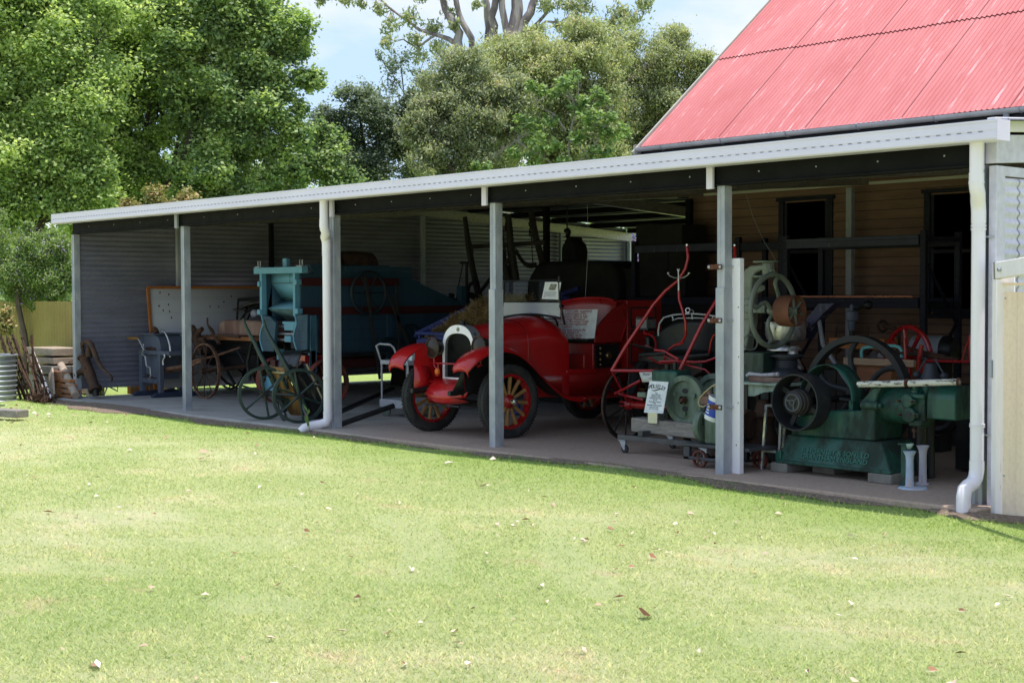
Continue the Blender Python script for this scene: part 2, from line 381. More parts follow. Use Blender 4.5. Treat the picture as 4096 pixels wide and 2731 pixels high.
M['jaca'] = leafmat('jacaranda_blossom', [(0, (.16, .11, .30)), (.5, (.33, .25, .58)), (1, (.50, .42, .78))], .4)
M['bark_dark'] = paint('dark_bark', (.055, .045, .036), .95, 0, .4, 5, bump=.3, bsc=14)
M['bark_brown'] = paint('brown_bark', (.11, .085, .065), .95, 0, .4, 5, bump=.3, bsc=14)
M['bark_pale'] = paint('pale_smooth_bark', (.32, .28, .24), .8, 0, .2, 4, bump=.08)
def gum_bark():
    t = NT('mottled_gum_bark'); c = t.coord((1.6, 1.6, .4))
    k = t.ramp(t.noise(c, 2.2, 5, .6, .5), [(.36, (.13, .11, .12)), (.48, (.22, .18, .19)), (.54, (.36, .31, .30)), (.7, (.30, .27, .30))])
    t.bsdf(k, .8, 0, t.bump(t.noise(c, 9, 5), .3, .02), .2); return t.m
M['bark_gum'] = gum_bark()

# ------------------------------------------------------------ camera, light, sky
def camera():
    yaw, pitch, roll = map(math.radians, (137.944, -1.937, -.2025))
    d = V((math.cos(pitch) * math.cos(yaw), math.cos(pitch) * math.sin(yaw), math.sin(pitch)))
    r = d.cross(V((0, 0, 1))).normalized(); u = r.cross(d); c, s = math.cos(roll), math.sin(roll)
    r, u = c * r + s * u, -s * r + c * u
    m = Matrix((r, u, -d)).transposed().to_4x4(); m.translation = (5.502, -9.686, 1.578)
    cd = bpy.data.cameras.new('camera'); cd.sensor_width = 36; cd.lens = 50.07; cd.clip_start = .1; cd.clip_end = 3000
    o = bpy.data.objects.new('camera', cd); COL.objects.link(o); o.matrix_world = m; SC.camera = o
camera()
CAM = V((5.502, -9.686, 1.578))
SUN = V((.15, .085, 1)).normalized()
def lights():
    L = bpy.data.lights.new('sun', 'SUN'); L.energy = 5.0; L.angle = math.radians(.53); L.color = (1, .955, .87)
    o = bpy.data.objects.new('sun', L); COL.objects.link(o); o.rotation_euler = SUN.to_track_quat('Z', 'Y').to_euler()
    w = bpy.data.worlds.new('World'); SC.world = w; w.use_nodes = True; nt = w.node_tree; nt.nodes.clear()
    N = nt.nodes.new; out = N('ShaderNodeOutputWorld'); bg = N('ShaderNodeBackground'); bg.inputs[1].default_value = .15
    sky = N('ShaderNodeTexSky'); sky.sky_type = 'NISHITA'; sky.sun_disc = False
    sky.sun_elevation = math.asin(SUN.z); sky.sun_rotation = math.atan2(SUN.x, SUN.y); sky.dust_density = 1.6; sky.air_density = 1.0; sky.ozone_density = 1.2
    # haze-bright sky with soft clouds
    tc = N('ShaderNodeTexCoord'); mp = N('ShaderNodeMapping'); mp.inputs['Scale'].default_value = (1, 1, 2.6); nt.links.new(tc.outputs['Generated'], mp.inputs[0])
    nz = N('ShaderNodeTexNoise'); nz.inputs['Scale'].default_value = 4.2; nz.inputs['Detail'].default_value = 7; nz.inputs['Roughness'].default_value = .52; nt.links.new(mp.outputs[0], nz.inputs[0])
    rp = N('ShaderNodeValToRGB'); rp.color_ramp.elements[0].position = .45; rp.color_ramp.elements[1].position = .57; nt.links.new(nz.outputs[0], rp.inputs[0])
    sp = N('ShaderNodeSeparateXYZ'); nt.links.new(tc.outputs['Generated'], sp.inputs[0])
    r2 = N('ShaderNodeValToRGB'); r2.color_ramp.elements[0].position = .12; r2.color_ramp.elements[0].color = (1, 1, 1, 1); r2.color_ramp.elements[1].position = .30; r2.color_ramp.elements[1].color = (.15, .15, .15, 1); nt.links.new(sp.outputs[2], r2.inputs[0])
    mu = N('ShaderNodeMath'); mu.operation = 'MULTIPLY'; nt.links.new(rp.outputs[0], mu.inputs[0]); nt.links.new(r2.outputs[0], mu.inputs[1])
    ad = N('ShaderNodeMix'); ad.data_type = 'RGBA'; ad.blend_type = 'MIX'; nt.links.new(mu.outputs[0], ad.inputs[0])
    hz = N('ShaderNodeMix'); hz.data_type = 'RGBA'; hz.blend_type = 'MIX'; hz.inputs[0].default_value = .7; nt.links.new(sky.outputs[0], hz.inputs[6]); hz.inputs[7].default_value = (4.8, 6.5, 8.8, 1)
    nt.links.new(hz.outputs[2], ad.inputs[6]); ad.inputs[7].default_value = (6.9, 7.0, 7.4, 1)
    nt.links.new(ad.outputs[2], bg.inputs[0]); nt.links.new(bg.outputs[0], out.inputs[0])
lights()
SC.view_settings.view_transform = 'Standard'; SC.view_settings.look = 'None'; SC.view_settings.exposure = 0
SC.render.engine = 'CYCLES'; SC.cycles.max_bounces = 8; SC.cycles.diffuse_bounces = 3; SC.cycles.glossy_bounces = 4; SC.cycles.transparent_max_bounces = 12
SC.cycles.use_adaptive_sampling = True; SC.cycles.use_denoising = True

# ------------------------------------------------------------ ground
def gz(x, y):
    """height of the lawn: it falls a little away from the slab and lies level farther out"""
    w = .012 * math.sin(x * 1.3 + y * .7) + .010 * math.sin(y * 1.9 - x * .6)
    return -.045 + w - .03 * min(1, max(0, (-y - .4) / 2))
def ground():
    mb = MB(); xs = [-900, -300, -120, -60, -40, -30] + [-26 + i * .35 for i in range(104)] + [14, 25, 60, 120, 300, 900]
    ys = [-900, -300, -100, -50, -30, -20] + [-14 + i * .35 for i in range(80)] + [16, 22, 30, 45, 60, 100, 250, 900]
    n = len(xs); mb.add([(x, y, gz(x, y)) for y in ys for x in xs], [(j * n + i, j * n + i + 1, (j + 1) * n + i + 1, (j + 1) * n + i) for j in range(len(ys) - 1) for i in range(n - 1)])
    tag(obj('lawn', mb, M['lawn']), 'short sunlit lawn in front of the open shed', 'lawn', kind='structure')
    mb = MB(); mb.bx(-15.33, .12, -.30, 12.6, -.16, 0.0)
    tag(obj('concrete_slab', mb, M['slab'], bev=.015), 'concrete slab dusted with reddish dirt under the shed roof', 'floor', kind='structure')
    sl = bpy.data.objects['concrete_slab']; jt = MB()
    for x in (-12.4, -8.9, -5.9, -2.9): jt.bx(x - .004, x + .004, -.29, 7.0, .0002, .0012)
    obj('expansion_joint', jt, M['ink_grey'], sl)
    # gravelly strip along the slab edge
    mb = MB(); N = 150; rows = 6
    vs = []
    for i in range(N + 1):
        x = -16.3 + 16.9 * i / N
        out = .10 + .07 * math.sin(x * 2.3) + .05 * math.sin(x * 5.9 + 1) + (.42 * math.exp(-((x + 13.6) / 1.7) ** 2)) + .10 * math.exp(-((x + 10) / 2.2) ** 2) + .07 * math.exp(-((x + 1.2) / 1.3) ** 2)
        for j in range(rows + 1):
            f = j / rows; y = -.27 - out * f; vs.append((x, y, gz(x, y) + .006 + .028 * (1 - f) ** 1.5 + rnd.uniform(-.003, .004)))
    mb.add(vs, [(i * (rows + 1) + j, i * (rows + 1) + j + 1, (i + 1) * (rows + 1) + j + 1, (i + 1) * (rows + 1) + j) for i in range(N) for j in range(rows)])
    tag(obj('dirt_strip', mb, M['dirt']), 'gravelly brown dirt along the edge of the slab', 'dirt', kind='structure')
ground()

def fast_mesh(name, verts, nper, shade, m):
    """verts (n*nper,3): one face per nper vertices, with a per-face 'shade' value"""
    nf = len(verts) // nper; me = bpy.data.meshes.new(name)
    me.vertices.add(len(verts)); me.vertices.foreach_set('co', verts.astype(np.float32).ravel())
    me.loops.add(len(verts)); me.loops.foreach_set('vertex_index', np.arange(len(verts), dtype=np.int32))
    me.polygons.add(nf); me.polygons.foreach_set('loop_start', np.arange(nf, dtype=np.int32) * nper)
    try: me.polygons.foreach_set('loop_total', np.full(nf, nper, dtype=np.int32))
    except Exception: pass
    at_ = me.attributes.new('shade', 'FLOAT', 'FACE'); at_.data.foreach_set('value', shade.astype(np.float32))
    me.update(calc_edges=True); me.materials.append(m)
    o = bpy.data.objects.new(name, me); COL.objects.link(o); return o

def np_gz(x, y):
    w = .012 * np.sin(x * 1.3 + y * .7) + .010 * np.sin(y * 1.9 - x * .6)
    return -.045 + w - .03 * np.minimum(1, np.maximum(0, (-y - .4) / 2))
def np_edge(x):
    o = .10 + .07 * np.sin(x * 2.3) + .05 * np.sin(x * 5.9 + 1) + (.42 * np.exp(-((x + 13.6) / 1.7) ** 2)) + .10 * np.exp(-((x + 10) / 2.2) ** 2) + .07 * np.exp(-((x + 1.2) / 1.3) ** 2)
    return np.where((x > -15.6) & (x < .35), -.27 - o, np.where(x >= .35, .3, 1.0 + 0 * x))
def grass():
    g = np.random.default_rng(3)
    P = []
    # the view's footprint on the lawn, thick near the lens and thinner far off
    yaw = math.radians(137.944); dx, dy = math.cos(yaw), math.sin(yaw); rx, ry = dy, -dx
    for d0, d1, dens in ((4.6, 7, 8500), (7, 10, 5500), (10, 14, 3000), (14, 19, 1700), (19, 29, 500)):
        for s0, s1, q in ((-.42, .42, 1), (-1.1, -.42, .45), (.42, .8, .45)):
          n = int((d1 - d0) * (d0 + d1) / 2 * (s1 - s0) * dens * q); d = g.uniform(d0, d1, n); s = g.uniform(s0, s1, n) * d
          P.append(np.stack([CAM.x + dx * d + rx * s, CAM.y + dy * d + ry * s, d], 1))
    P = np.concatenate(P); x, y, d = P.T
    # drop blades where the turf is bare, and beyond the edge of the lawn
    bare = np.sin(x * 2.1 + np.sin(y * 1.7) * 2) * np.sin(y * 2.6 + np.cos(x * 1.3) * 2)
    keep = (y < np_edge(x) + g.normal(0, .035, len(x))) & ((bare < .55) | (g.random(len(x)) < .45)); x, y, d = x[keep], y[keep], d[keep]; n = len(x)
    edge = np.exp(-np.maximum(0, np_edge(x) - y) / .10)
    tall = (g.random(n) < .02)
    h = g.uniform(.010, .026, n) * (1 + .9 * edge) * np.where(tall, 1.7, 1); w = g.uniform(.0014, .0028, n) * (1 + d / 12)
    a = g.uniform(0, 2 * PI, n); b = g.uniform(0, 2 * PI, n); lean = g.uniform(.4, 1.9, n) * h
    z = np_gz(x, y) - .004
    base = np.stack([x, y, z], 1); side = np.stack([np.cos(a) * w, np.sin(a) * w, 0 * w], 1)
    tip = base + np.stack([np.cos(b) * lean, np.sin(b) * lean, h], 1)
    vs = np.stack([base - side, base + side, tip], 1).reshape(-1, 3)
    o = fast_mesh('grass', vs, 3, g.random(n), M['blades'])
    tag(o, 'short grass blades covering the lawn', 'grass', kind='stuff')
grass()

def litter():
    t = NT('fallen_dry_leaves'); a = t.n('ShaderNodeAttribute', attribute_name='shade')
    t.bsdf(t.ramp(a.outputs['Fac'], [(0, (.10, .045, .022)), (.3, (.34, .17, .09)), (.55, (.62, .46, .34)), (1, (.86, .76, .66))]), .7, 0, None, .2)
    g = np.random.default_rng(11); vs = []; sh = []
    yaw = math.radians(137.944); dx, dy = math.cos(yaw), math.sin(yaw); rx, ry = dy, -dx
    spots = [(g.uniform(5.2, 20), g.uniform(-.40, .40)) for _ in range(300)]
    spots += [(9.3 + g.normal(0, .5), .06 + g.normal(0, .05)) for _ in range(26)] + [(20.5 + g.normal(0, 1.2), -.36 + g.normal(0, .03)) for _ in range(120)]
    for d, s in spots:
        x = CAM.x + dx * d + rx * s * d; y = CAM.y + dy * d + ry * s * d
        if y > float(np_edge(np.array([x]))[0]) - .05: continue
        L = g.uniform(.014, .040) * (1.5 if g.random() < .1 else 1); w = L * g.uniform(.25, .6); an = g.uniform(0, 2 * PI); t1, t2 = g.uniform(-.5, .9), g.uniform(-.5, .5)
        z = gz(x, y) + .020; u = V((math.cos(an), math.sin(an), t2 * .5)); v = V((-math.sin(an), math.cos(an), t1)); c = V((x, y, z)); cu = V((0, 0, w * .8))
        for pts in ((c - u * L, c - u * L * .2 - v * w + cu, c + u * L * .5 - v * w * .8 + cu, c + u * L * .2), (c - u * L, c + u * L * .2, c + u * L, c + v * w + cu * .6)):
            vs += [tuple(p) for p in pts]; sh.append(float(np.clip(g.beta(1.6, 1.2), 0, 1)))
    o = fast_mesh('fallen_leaves', np.array(vs), 4, np.array(sh), t.m)
    tag(o, 'dry fallen leaves scattered over the lawn', 'leaf litter', kind='stuff')
litter()

def weeds():
    g = np.random.default_rng(5); vs = []; sh = []
    for x, y, r, n in ((-14.35, -.36, .16, 90), (-13.75, -.38, .08, 40), (-13.2, -.42, .14, 60), (-12.1, -.30, .06, 30), (-9.9, -.38, .3, 120), (-8.6, -.36, .35, 160), (-7.5, -.36, .2, 80), (-4.7, -.36, .3, 100), (-3.3, -.35, .4, 150), (-2.1, -.36, .3, 120), (-.6, -.2, .35, 150), (-.2, -.25, .2, 110), (.25, -.1, .12, 60)):
        for _ in range(n):
            a = g.uniform(0, 2 * PI); q = g.uniform(0, r); px, py = x + math.cos(a) * q, y + math.sin(a) * q * .3; z = gz(px, py) - .01; h = g.uniform(.03, .075); w = .003
            b = g.uniform(0, 2 * PI); l = h * g.uniform(.2, .9)
            vs += [(px - w, py, z), (px + w, py, z), (px + math.cos(b) * l, py + math.sin(b) * l, z + h)]; sh.append(g.random() * .7)
    o = fast_mesh('weeds', np.array(vs), 3, np.array(sh), M['leaf_light']); tag(o, 'tufts of weeds along the slab edge', 'weeds', kind='stuff')
weeds()

# ------------------------------------------------------------ the open shed
POSTX = [-15.21, -11.84, -8.33, -5.47, -2.47, -.02]
def zr(y): return 2.80 + .072 * (y + .35) if y <= 6.6 else 2.80 + .072 * 6.95 - .062 * (y - 6.6)
def shed():
    T = thing('open_shed', 'long open fronted steel shed with corrugated walls and pale gutter', 'shed', (-7.6, 0, 0))
    # posts: rolled channel with a shallow groove
    for i, x in enumerate(POSTX):
        mb = MB(); w = .085; y = 0.0
        poly = [(x - w / 2, y - .05), (x - .006, y - .062), (x + .004, y - .05), (x + w / 2, y - .05), (x + w / 2, y + .05), (x - w / 2, y + .05)]
        mb.prism([(a, b, -.02) for a, b in poly], (0, 0, 2.53))
        if i in (3, 4): mb.bx(x - w / 2 - .004, x + w / 2 + .004, -.066, .054, -.02, 1.62)
        p = obj('post', mb, M['galv_post'] if i < 5 else M['galv'], T, bev=.004)
        if i < 5: p['label'] = 'grey galvanised front post'
    for i, (x, sl) in enumerate(((-5.55, 0), (-2.56, 0), (-8.27, 0), (-11.93, 1), (.0, 0))):
        mb = MB(); z0 = 2.475
        mb.bx(x - .035, x + .035, -.10, -.07, z0, z0 + .25)
        obj('beam_bracket', mb, M['galv_post'] if sl else M['gutter'], T, bev=.003)
    for a, b in zip(POSTX[:-1], POSTX[1:]):
        mb = MB(); mb.bx(a, b, -.045, .045, 2.50, 2.72); mb.bx(a, b, -.075, -.045, 2.50, 2.515); mb.bx(a, b, -.075, -.045, 2.70, 2.715)
        o = obj('front_beam', mb, M['steel_dark'], T, bev=.003)
        for k in range(4): x = a + (b - a) * (k + .7) / 4.2; obj('bolt', MB().sphere((x, -.046, 2.60), .008, 8, 6), M['galv_post'], o)
    # gutter
    mb = MB(); y1 = -.17; y0 = -.34; z0, z1 = 2.655, 2.80
    prof = [(y1, z0), (y0 + .012, z0), (y0, z0 + .012), (y0, z0 + .055), (y0 + .004, z0 + .06), (y0 + .004, z0 + .066), (y0, z0 + .071), (y0, z1 - .018), (y0 - .006, z1 - .014), (y0 - .006, z1), (y0 + .012, z1), (y0 + .012, z1 - .01), (y0 + .006, z0 + .02), (y1 + .004, z0 + .012), (y1 + .004, z1 + .02), (y1, z1 + .02)]
    g = MB().prism([(-15.30, a, b) for a, b in prof], (15.58, 0, 0))
    gut = obj('gutter', g, M['gutter'], T, smooth=0)
    obj('end_cap', MB().bx(.28, .287, y0 - .004, y1 + .002, z0 - .002, z1 + .003), M['gutter'], gut); obj('end_cap', MB().bx(-15.307, -15.30, y0 - .004, y1 + .002, z0 - .002, z1 + .003), M['gutter'], gut)
    mb = MB(); x = -15.25
    while x < .2: mb.bx(x, x + .034, y0 - .0015, y0 + .003, z0 + .064, z0 + .0685); x += .085
    obj('slot', mb, M['ink_grey'], gut)
    # roof sheets, ribs run front to back
    def cl(p): return V((p.x, p.y, p.z + zr(p.y) - 2.80))
    mb = MB(); mb.corr((-15.28, -.22, 2.80), (15.55, 0, 0), (0, 7.16, 0), .076, .008, 6, 4, cl); obj('roof_sheet', mb, M['roof_iron'], T)
    mb = MB(); mb.corr((-15.28, 6.94, 2.81), (6.36, 0, 0), (0, 5.6, 0), .076, .008, 4, 4, cl); obj('roof_sheet', mb, M['roof_iron'], T)
    for y in (.9, 2.1, 3.3, 4.5, 5.7, 6.75):
        obj('purlin', MB().bx(-15.2, .05, y - .03, y + .03, zr(y) - .115, zr(y) - .012), M['steel_dark'], T)
    for y in (7.9, 9.0, 10.1, 11.2, 12.3):
        obj('purlin', MB().bx(-15.2, -8.95, y - .03, y + .03, zr(y) - .115, zr(y) - .012), M['steel_dark'], T)
    # rafters
    def rafter(x, y1, w=.05):
        mb = MB(); ys = [.05, 6.6] + ([y1] if y1 > 6.6 else [])
        if y1 <= 6.6: ys = [.05, y1]
        for a, b in zip(ys[:-1], ys[1:]):
            za, zb = zr(a) - .12, zr(b) - .12
            mb.hexa([(x - w / 2, a, za - .17), (x + w / 2, a, za - .17), (x + w / 2, b, zb - .17), (x - w / 2, b, zb - .17), (x - w / 2, a, za), (x + w / 2, a, za), (x + w / 2, b, zb), (x - w / 2, b, zb)])
            mb.hexa([(x - w / 2, a, za - .176), (x + w / 2 + .03, a, za - .176), (x + w / 2 + .03, b, zb - .176), (x - w / 2, b, zb - .176), (x - w / 2, a, za - .1705), (x + w / 2 + .03, a, za - .1705), (x + w / 2 + .03, b, zb - .1705), (x - w / 2, b, zb - .1705)])
        return obj('rafter', mb, M['rafter'], T)
    for x, y in ((-15.12, 12.3), (-10.6, 12.3), (-8.33, 6.6), (-5.47, 6.6), (-2.47, 6.6), (-.02, 6.6)): rafter(x, y)
    obj('brace', MB().tube([(-10.5, 9.3, 2.86), (-13.2, 12.1, 2.60)], .014, 6), M['rafter'], T)
    obj('brace', MB().tube([(-10.6, 5.5, 2.98), (-8.9, 6.7, 3.02)], .014, 6), M['rafter'], T)
    # left end wall: ribs run level, sheet laps show as steps
    def clw(x0):
        def f(p):
            return V((x0 + (p.x - x0), p.y, min(p.z, zr(p.y) - .03)))
        return f
    mb = MB(); segs = [(.06, 1.75), (1.75, 4.2), (4.2, 6.7), (6.7, 9.6), (9.6, 12.2)]
    for k, (a, b) in enumerate(segs):
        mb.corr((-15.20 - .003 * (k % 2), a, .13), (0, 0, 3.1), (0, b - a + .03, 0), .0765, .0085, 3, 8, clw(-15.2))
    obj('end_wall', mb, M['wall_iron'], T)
    for y, dk in ((1.7, 0), (3.45, 1), (6.72, 0), (8.9, 1), (10.25, 0), (12.2, 0)):
        obj('wall_stud', MB().bx(-15.16, -15.09, y - .03, y + .03, 0, zr(y) - .29), M['steel_dark'] if dk else M['galv_post'], T)
    obj('rear_post', MB().bx(-15.16, -15.07, 12.21, 12.30, 0, 2.66), M['galv'], T)
    # right end wall, seen edge on
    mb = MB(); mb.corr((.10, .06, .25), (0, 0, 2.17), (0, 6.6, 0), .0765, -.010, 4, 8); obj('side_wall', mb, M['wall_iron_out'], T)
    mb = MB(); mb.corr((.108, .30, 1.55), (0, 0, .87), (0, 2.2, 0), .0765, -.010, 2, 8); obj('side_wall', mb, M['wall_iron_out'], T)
    mb = MB(); mb.hexa([(.03, -.06, 2.515), (.125, -.06, 2.515), (.125, 6.6, 2.98), (.03, 6.6, 2.98), (.03, -.06, 2.72), (.125, -.06, 2.72), (.125, 6.6, 3.18), (.03, 6.6, 3.18)])
    obj('end_beam', mb, M['galv_lt'], T, bev=.004)
    mb = MB(); mb.hexa([(.09, -.14, 2.735), (.16, -.14, 2.735), (.16, 6.6, 3.22), (.09, 6.6, 3.22), (.09, -.14, 2.84), (.16, -.14, 2.84), (.16, 6.6, 3.32), (.09, 6.6, 3.32)])
    obj('barge_flashing', mb, M['white'], T, bev=.004)
    obj('corner_flange', MB().bx(.060, .120, -.052, .075, -.02, 2.50), M['galv_lt'], T, bev=.003)
    obj('top_plate', MB().bx(.08, .116, .06, 6.6, 2.43, 2.50), M['galv_lt'], T)
    # interior posts
    for x, y in ((-11.58, 6.5), (-5.87, 6.8), (-8.78, 6.83)):
        obj('inner_post', MB().bx(x - .045, x + .045, y - .04, y + .04, 0, zr(y) - .29), M['steel_dark'] if x < -8.7 else M['galv_post'], T, bev=.003)
    # downpipes
    def pipe(x, xt, pts_low, r=.050):
        a = MB(); a.tube([(xt, -.22, 2.66), (xt, -.22, 2.40)], r, 20); a.tube([(xt, -.22, 2.44), (xt, -.22, 2.36), (xt, -.215, 2.33), (xt - .004, -.19, 2.29), (x + .01, -.145, 2.24), (x, -.12, 2.20), (x, -.115, 2.16), (x, -.115, 2.08)], r + .0035, 20)
        z1 = pts_low[0][2]
        a.tube([(x, -.115, 2.12), (x, -.115, z1)], r, 20)
        for z in (2.06, 2.035, .60, .585): a.tube([(x, -.115, z + .006), (x, -.115, z - .006)], r + .006, 20)
        a.tube([(xt, -.22, 2.375), (xt, -.22, 2.365)], r + .007, 20)
        a.tube(pts_low, r + .004, 20, False)
        p = obj('downpipe', a, M['pvc'], T)
        obj('pipe_clip', MB().beam((x, -.066, .52), (x + .09, -.055, .52), .02, .012).beam((x, -.066, 1.98), (x + .09, -.055, 1.98), .02, .012), M['galv'], p)
    pipe(.015, .055, [(.015, -.115, .33), (.015, -.115, .26), (.012, -.125, .205), (.010, -.165, .165), (.008, -.225, .15), (.006, -.265, .13), (.006, -.28, .08), (.006, -.28, -.05)])
    pipe(-8.34, -8.235, [(-8.34, -.115, .20), (-8.34, -.115, .12), (-8.35, -.13, .075), (-8.40, -.18, .05), (-8.44, -.27, .035), (-8.48, -.35, .01), (-8.50, -.38, -.03)])
shed()

def small_weed():
    o = thing('leafy_weed', 'single leafy green weed growing at the foot of the downpipe post', 'weed', (-8.30, -.36, -.04))
    mb = MB(); mb.tube([(-8.36, -.36, -.04), (-8.37, -.365, .10), (-8.39, -.37, .2)], .004, 5)
    obj('stem', mb, M['leaf_light'], o)
    mb = MB()
    for a, z, L in ((.3, .17, .10), (2.4, .2, .12), (1.6, .1, .08), (4.2, .06, .1), (5.4, .03, .09)):
        c = V((-8.38, -.37, z)); u = V((math.cos(a) * .6, -.2, .8)).normalized(); s = V((.9, .3, -.1)).normalized()
        mb.add([c, c + u * L * .5 - s * .022, c + u * L, c + u * L * .5 + s * .022], [(0, 1, 2, 3)])
    obj('leaf', mb, M['leaf_light'], o)
small_weed()

# ------------------------------------------------------------ the cottage behind
def cottage():
    T = thing('cottage', 'ochre weatherboard cottage with a steep faded red corrugated roof', 'cottage', (-4, 10, 0))
    X0, X1 = -8.86, 6.0; Y = 7.0
    # overlapping boards
    mb = MB(); z = 0.0; e = .128
    def strip(xa, xb, za, zb): mb.add([(xa, Y - .016, za), (xb, Y - .016, za), (xb, Y - .002, zb), (xa, Y - .002, zb), (xa, Y - .002, za), (xb, Y - .002, za)], [(0, 1, 2, 3), (0, 4, 5, 1)])
    holes = [(-7.14, -6.35, 1.45, 2.86), (-4.77, -3.95, 1.36, 2.85)]
    while z < 3.6:
        z1 = z + e; cuts = [X0]
        for a, b, c, d in holes:
            if z1 > c and z < d: cuts += [a, b]
        cuts.append(X1)
        for k in range(0, len(cuts), 2): strip(cuts[k], cuts[k + 1], z, z1)
        z = z1
    wl = obj('wall', mb, M['boards'], T, smooth=0)
    jt = MB(); z = 0.0
    while z < 3.6:
        cuts = [X0]
        for a, b, c, d in holes:
            if z > c - .09 and z < d + .05: cuts += [a - .07, b + .07]
        cuts.append(X1)
        for k in range(0, len(cuts), 2): jt.bx(cuts[k], cuts[k + 1], Y - .0168, Y - .0155, z - .005, z + .003)
        z += e
    obj('board_joint', jt, M['ink'], wl)
    obj('wall', MB().bx(X0 + .01, X1, Y + .0, Y + 7, 0, 3.7), M['boards'], T)
    obj('corner_board', MB().bx(X0 - .05, X0 + .03, Y - .03, Y + .05, 0, 3.6), M['boards'], T)
    obj('trim_board', MB().bx(X0, X1, Y - .06, Y - .03, 3.035, 3.075), paint('cream_trim', (.62, .60, .50), .5, 0, .05, 3, bump=0), T)
    for a, b, c, d in holes:
        fr = MB(); w = .07; q = Y - .035
        fr.bx(a - w, a + .02, q, Y + .02, c - .08, d + .02); fr.bx(b - .02, b + w, q, Y + .02, c - .08, d + .02)
        fr.bx(a - w - .03, b + w + .03, q - .02, Y + .02, d + .02, d + .07); fr.bx(a - w - .03, b + w + .03, q - .03, Y + .02, c - .13, c - .08)
        m_ = (c + d) / 2; fr.bx(a, b, Y - .02, Y + .02, m_ - .025, m_ + .025); fr.bx(a + .02, a + .07, Y - .015, Y + .02, c - .05, d); fr.bx(b - .07, b - .02, Y - .015, Y + .02, c - .05, d); fr.bx(a + .07, b - .07, Y - .012, Y + .02, c - .08, c)
        f = obj('window', fr, M['rack'], T, bev=.003); obj('pane', MB().bx(a, b, Y + .0, Y + .01, c, d), M['glass_dk'], f)
    # roof plane
    ye, ze, yr = 6.42, 3.80, 10.95; s = .819; zt = ze + (yr - ye) * s; xl = -9.40
    d1 = (0, 3.0, 3.0 * s)  # two courses of sheets, the upper lapping over the lower
    mid = 8.27; m = .76
    xx = xl; k = 0
    def plane(x0, x1, ya, yb, lift):
        mb = MB(); mb.corr((x0, ya, ze + (ya - ye) * s + lift), (x1 - x0, 0, 0), (0, yb - ya, (yb - ya) * s), .076, .010, 2, 8); return mb
    low = MB(); up = MB()
    while xx < 7:
        for tgt, ya, yb, lf in ((low, ye, mid + .1, 0), (up, mid, yr, .020)):
            p = plane(xx + (0 if tgt is low else .0), xx + m, ya, yb, lf + (k % 2) * .007); tgt.add(p.v, p.f)
        xx += m - .0; k += 1
    rf = obj('roof', low, M['red_roof'], T); obj('roof', up, M['red_roof'], T)
    obj('closing_strip', MB().bx(xl, 7, ye - .012, ye + .005, ze - .06, ze + .004), M['rack'], T)
    obj('roof', MB().add([(xl, yr, zt), (7, yr, zt), (7, yr + 4.5, ze), (xl, yr + 4.5, ze)], [(0, 1, 2, 3)]), M['red_roof'], T)
    # laps between the sheets show as thin dark lines
    jb = MB(); xx = xl + m
    while xx < 6.5:
        for ya, yb, lf in ((ye + .02, mid + .02, .012), (mid + .02, yr, .032)):
            jb.beam((xx, ya, ze + (ya - ye) * s + lf), (xx, yb, ze + (yb - ye) * s + lf), .009, .006)
        xx += m
    obj('sheet_lap', jb, paint('dark_lap', (.12, .03, .03), .8, bump=0), rf)
    obj('ridge_cap', MB().tube([(xl, yr, zt + .03), (7, yr, zt + .03)], .07, 10), M['red_roof'], T)
    # barge on the gable edge
    obj('barge_board', MB().beam((xl - .03, ye - .12, ze - .13), (xl - .03, yr, zt - .03), .03, .13, (0, -s, 1)), paint('grey_barge', (.45, .43, .38), .6, 0, .1, 5, bump=.03), T)
    obj('soffit', MB().bx(xl, 7, ye + .02, Y, ze - .16, ze - .14), M['rack'], T)
    obj('fascia', MB().bx(xl, 7, ye + .01, ye + .03, ze - .15, ze - .03), M['rack'], T)
    # half round gutter
    mb = MB(); pr = []; R0 = .062
    for i in range(13): an = PI + PI * i / 12; pr.append((ye - .05 + R0 * math.cos(an), ze - .015 + R0 * math.sin(an)))
    for i in range(13): an = 2 * PI - PI * i / 12; pr.append((ye - .05 + (R0 - .006) * math.cos(an), ze - .015 + (R0 - .006) * math.sin(an)))
    mb.prism([(xl - .05, a, b) for a, b in pr], (16.4, 0, 0))
    g = obj('gutter', mb, paint('grey_old_gutter', (.60, .57, .60), .6, .0, .15, 4, bump=.03), T)
    for i in range(8):
        x = xl + .5 + i * 1.15; br = MB(); br.tube([(x, ye - .05 + (R0 + .003) * math.cos(an), ze - .015 + (R0 + .003) * math.sin(an)) for an in [PI + PI * j / 10 for j in range(11)]], .011, 6)
        obj('bracket', br, M['galv_post'], g)
    obj('gutter_end', MB().cyl((xl - .055, ye - .05, ze - .02), (xl - .045, ye - .05, ze - .02), R0), M['wood_grey'], g)
    obj('pipe', MB().tube([(-3.35, ye - .05, ze - .05), (-3.35, ye - .02, ze - .25), (-3.33, Y - .1, ze - .4), (-3.33, Y - .1, 3.1)], .04, 10), M['galv_post'], T)
cottage()

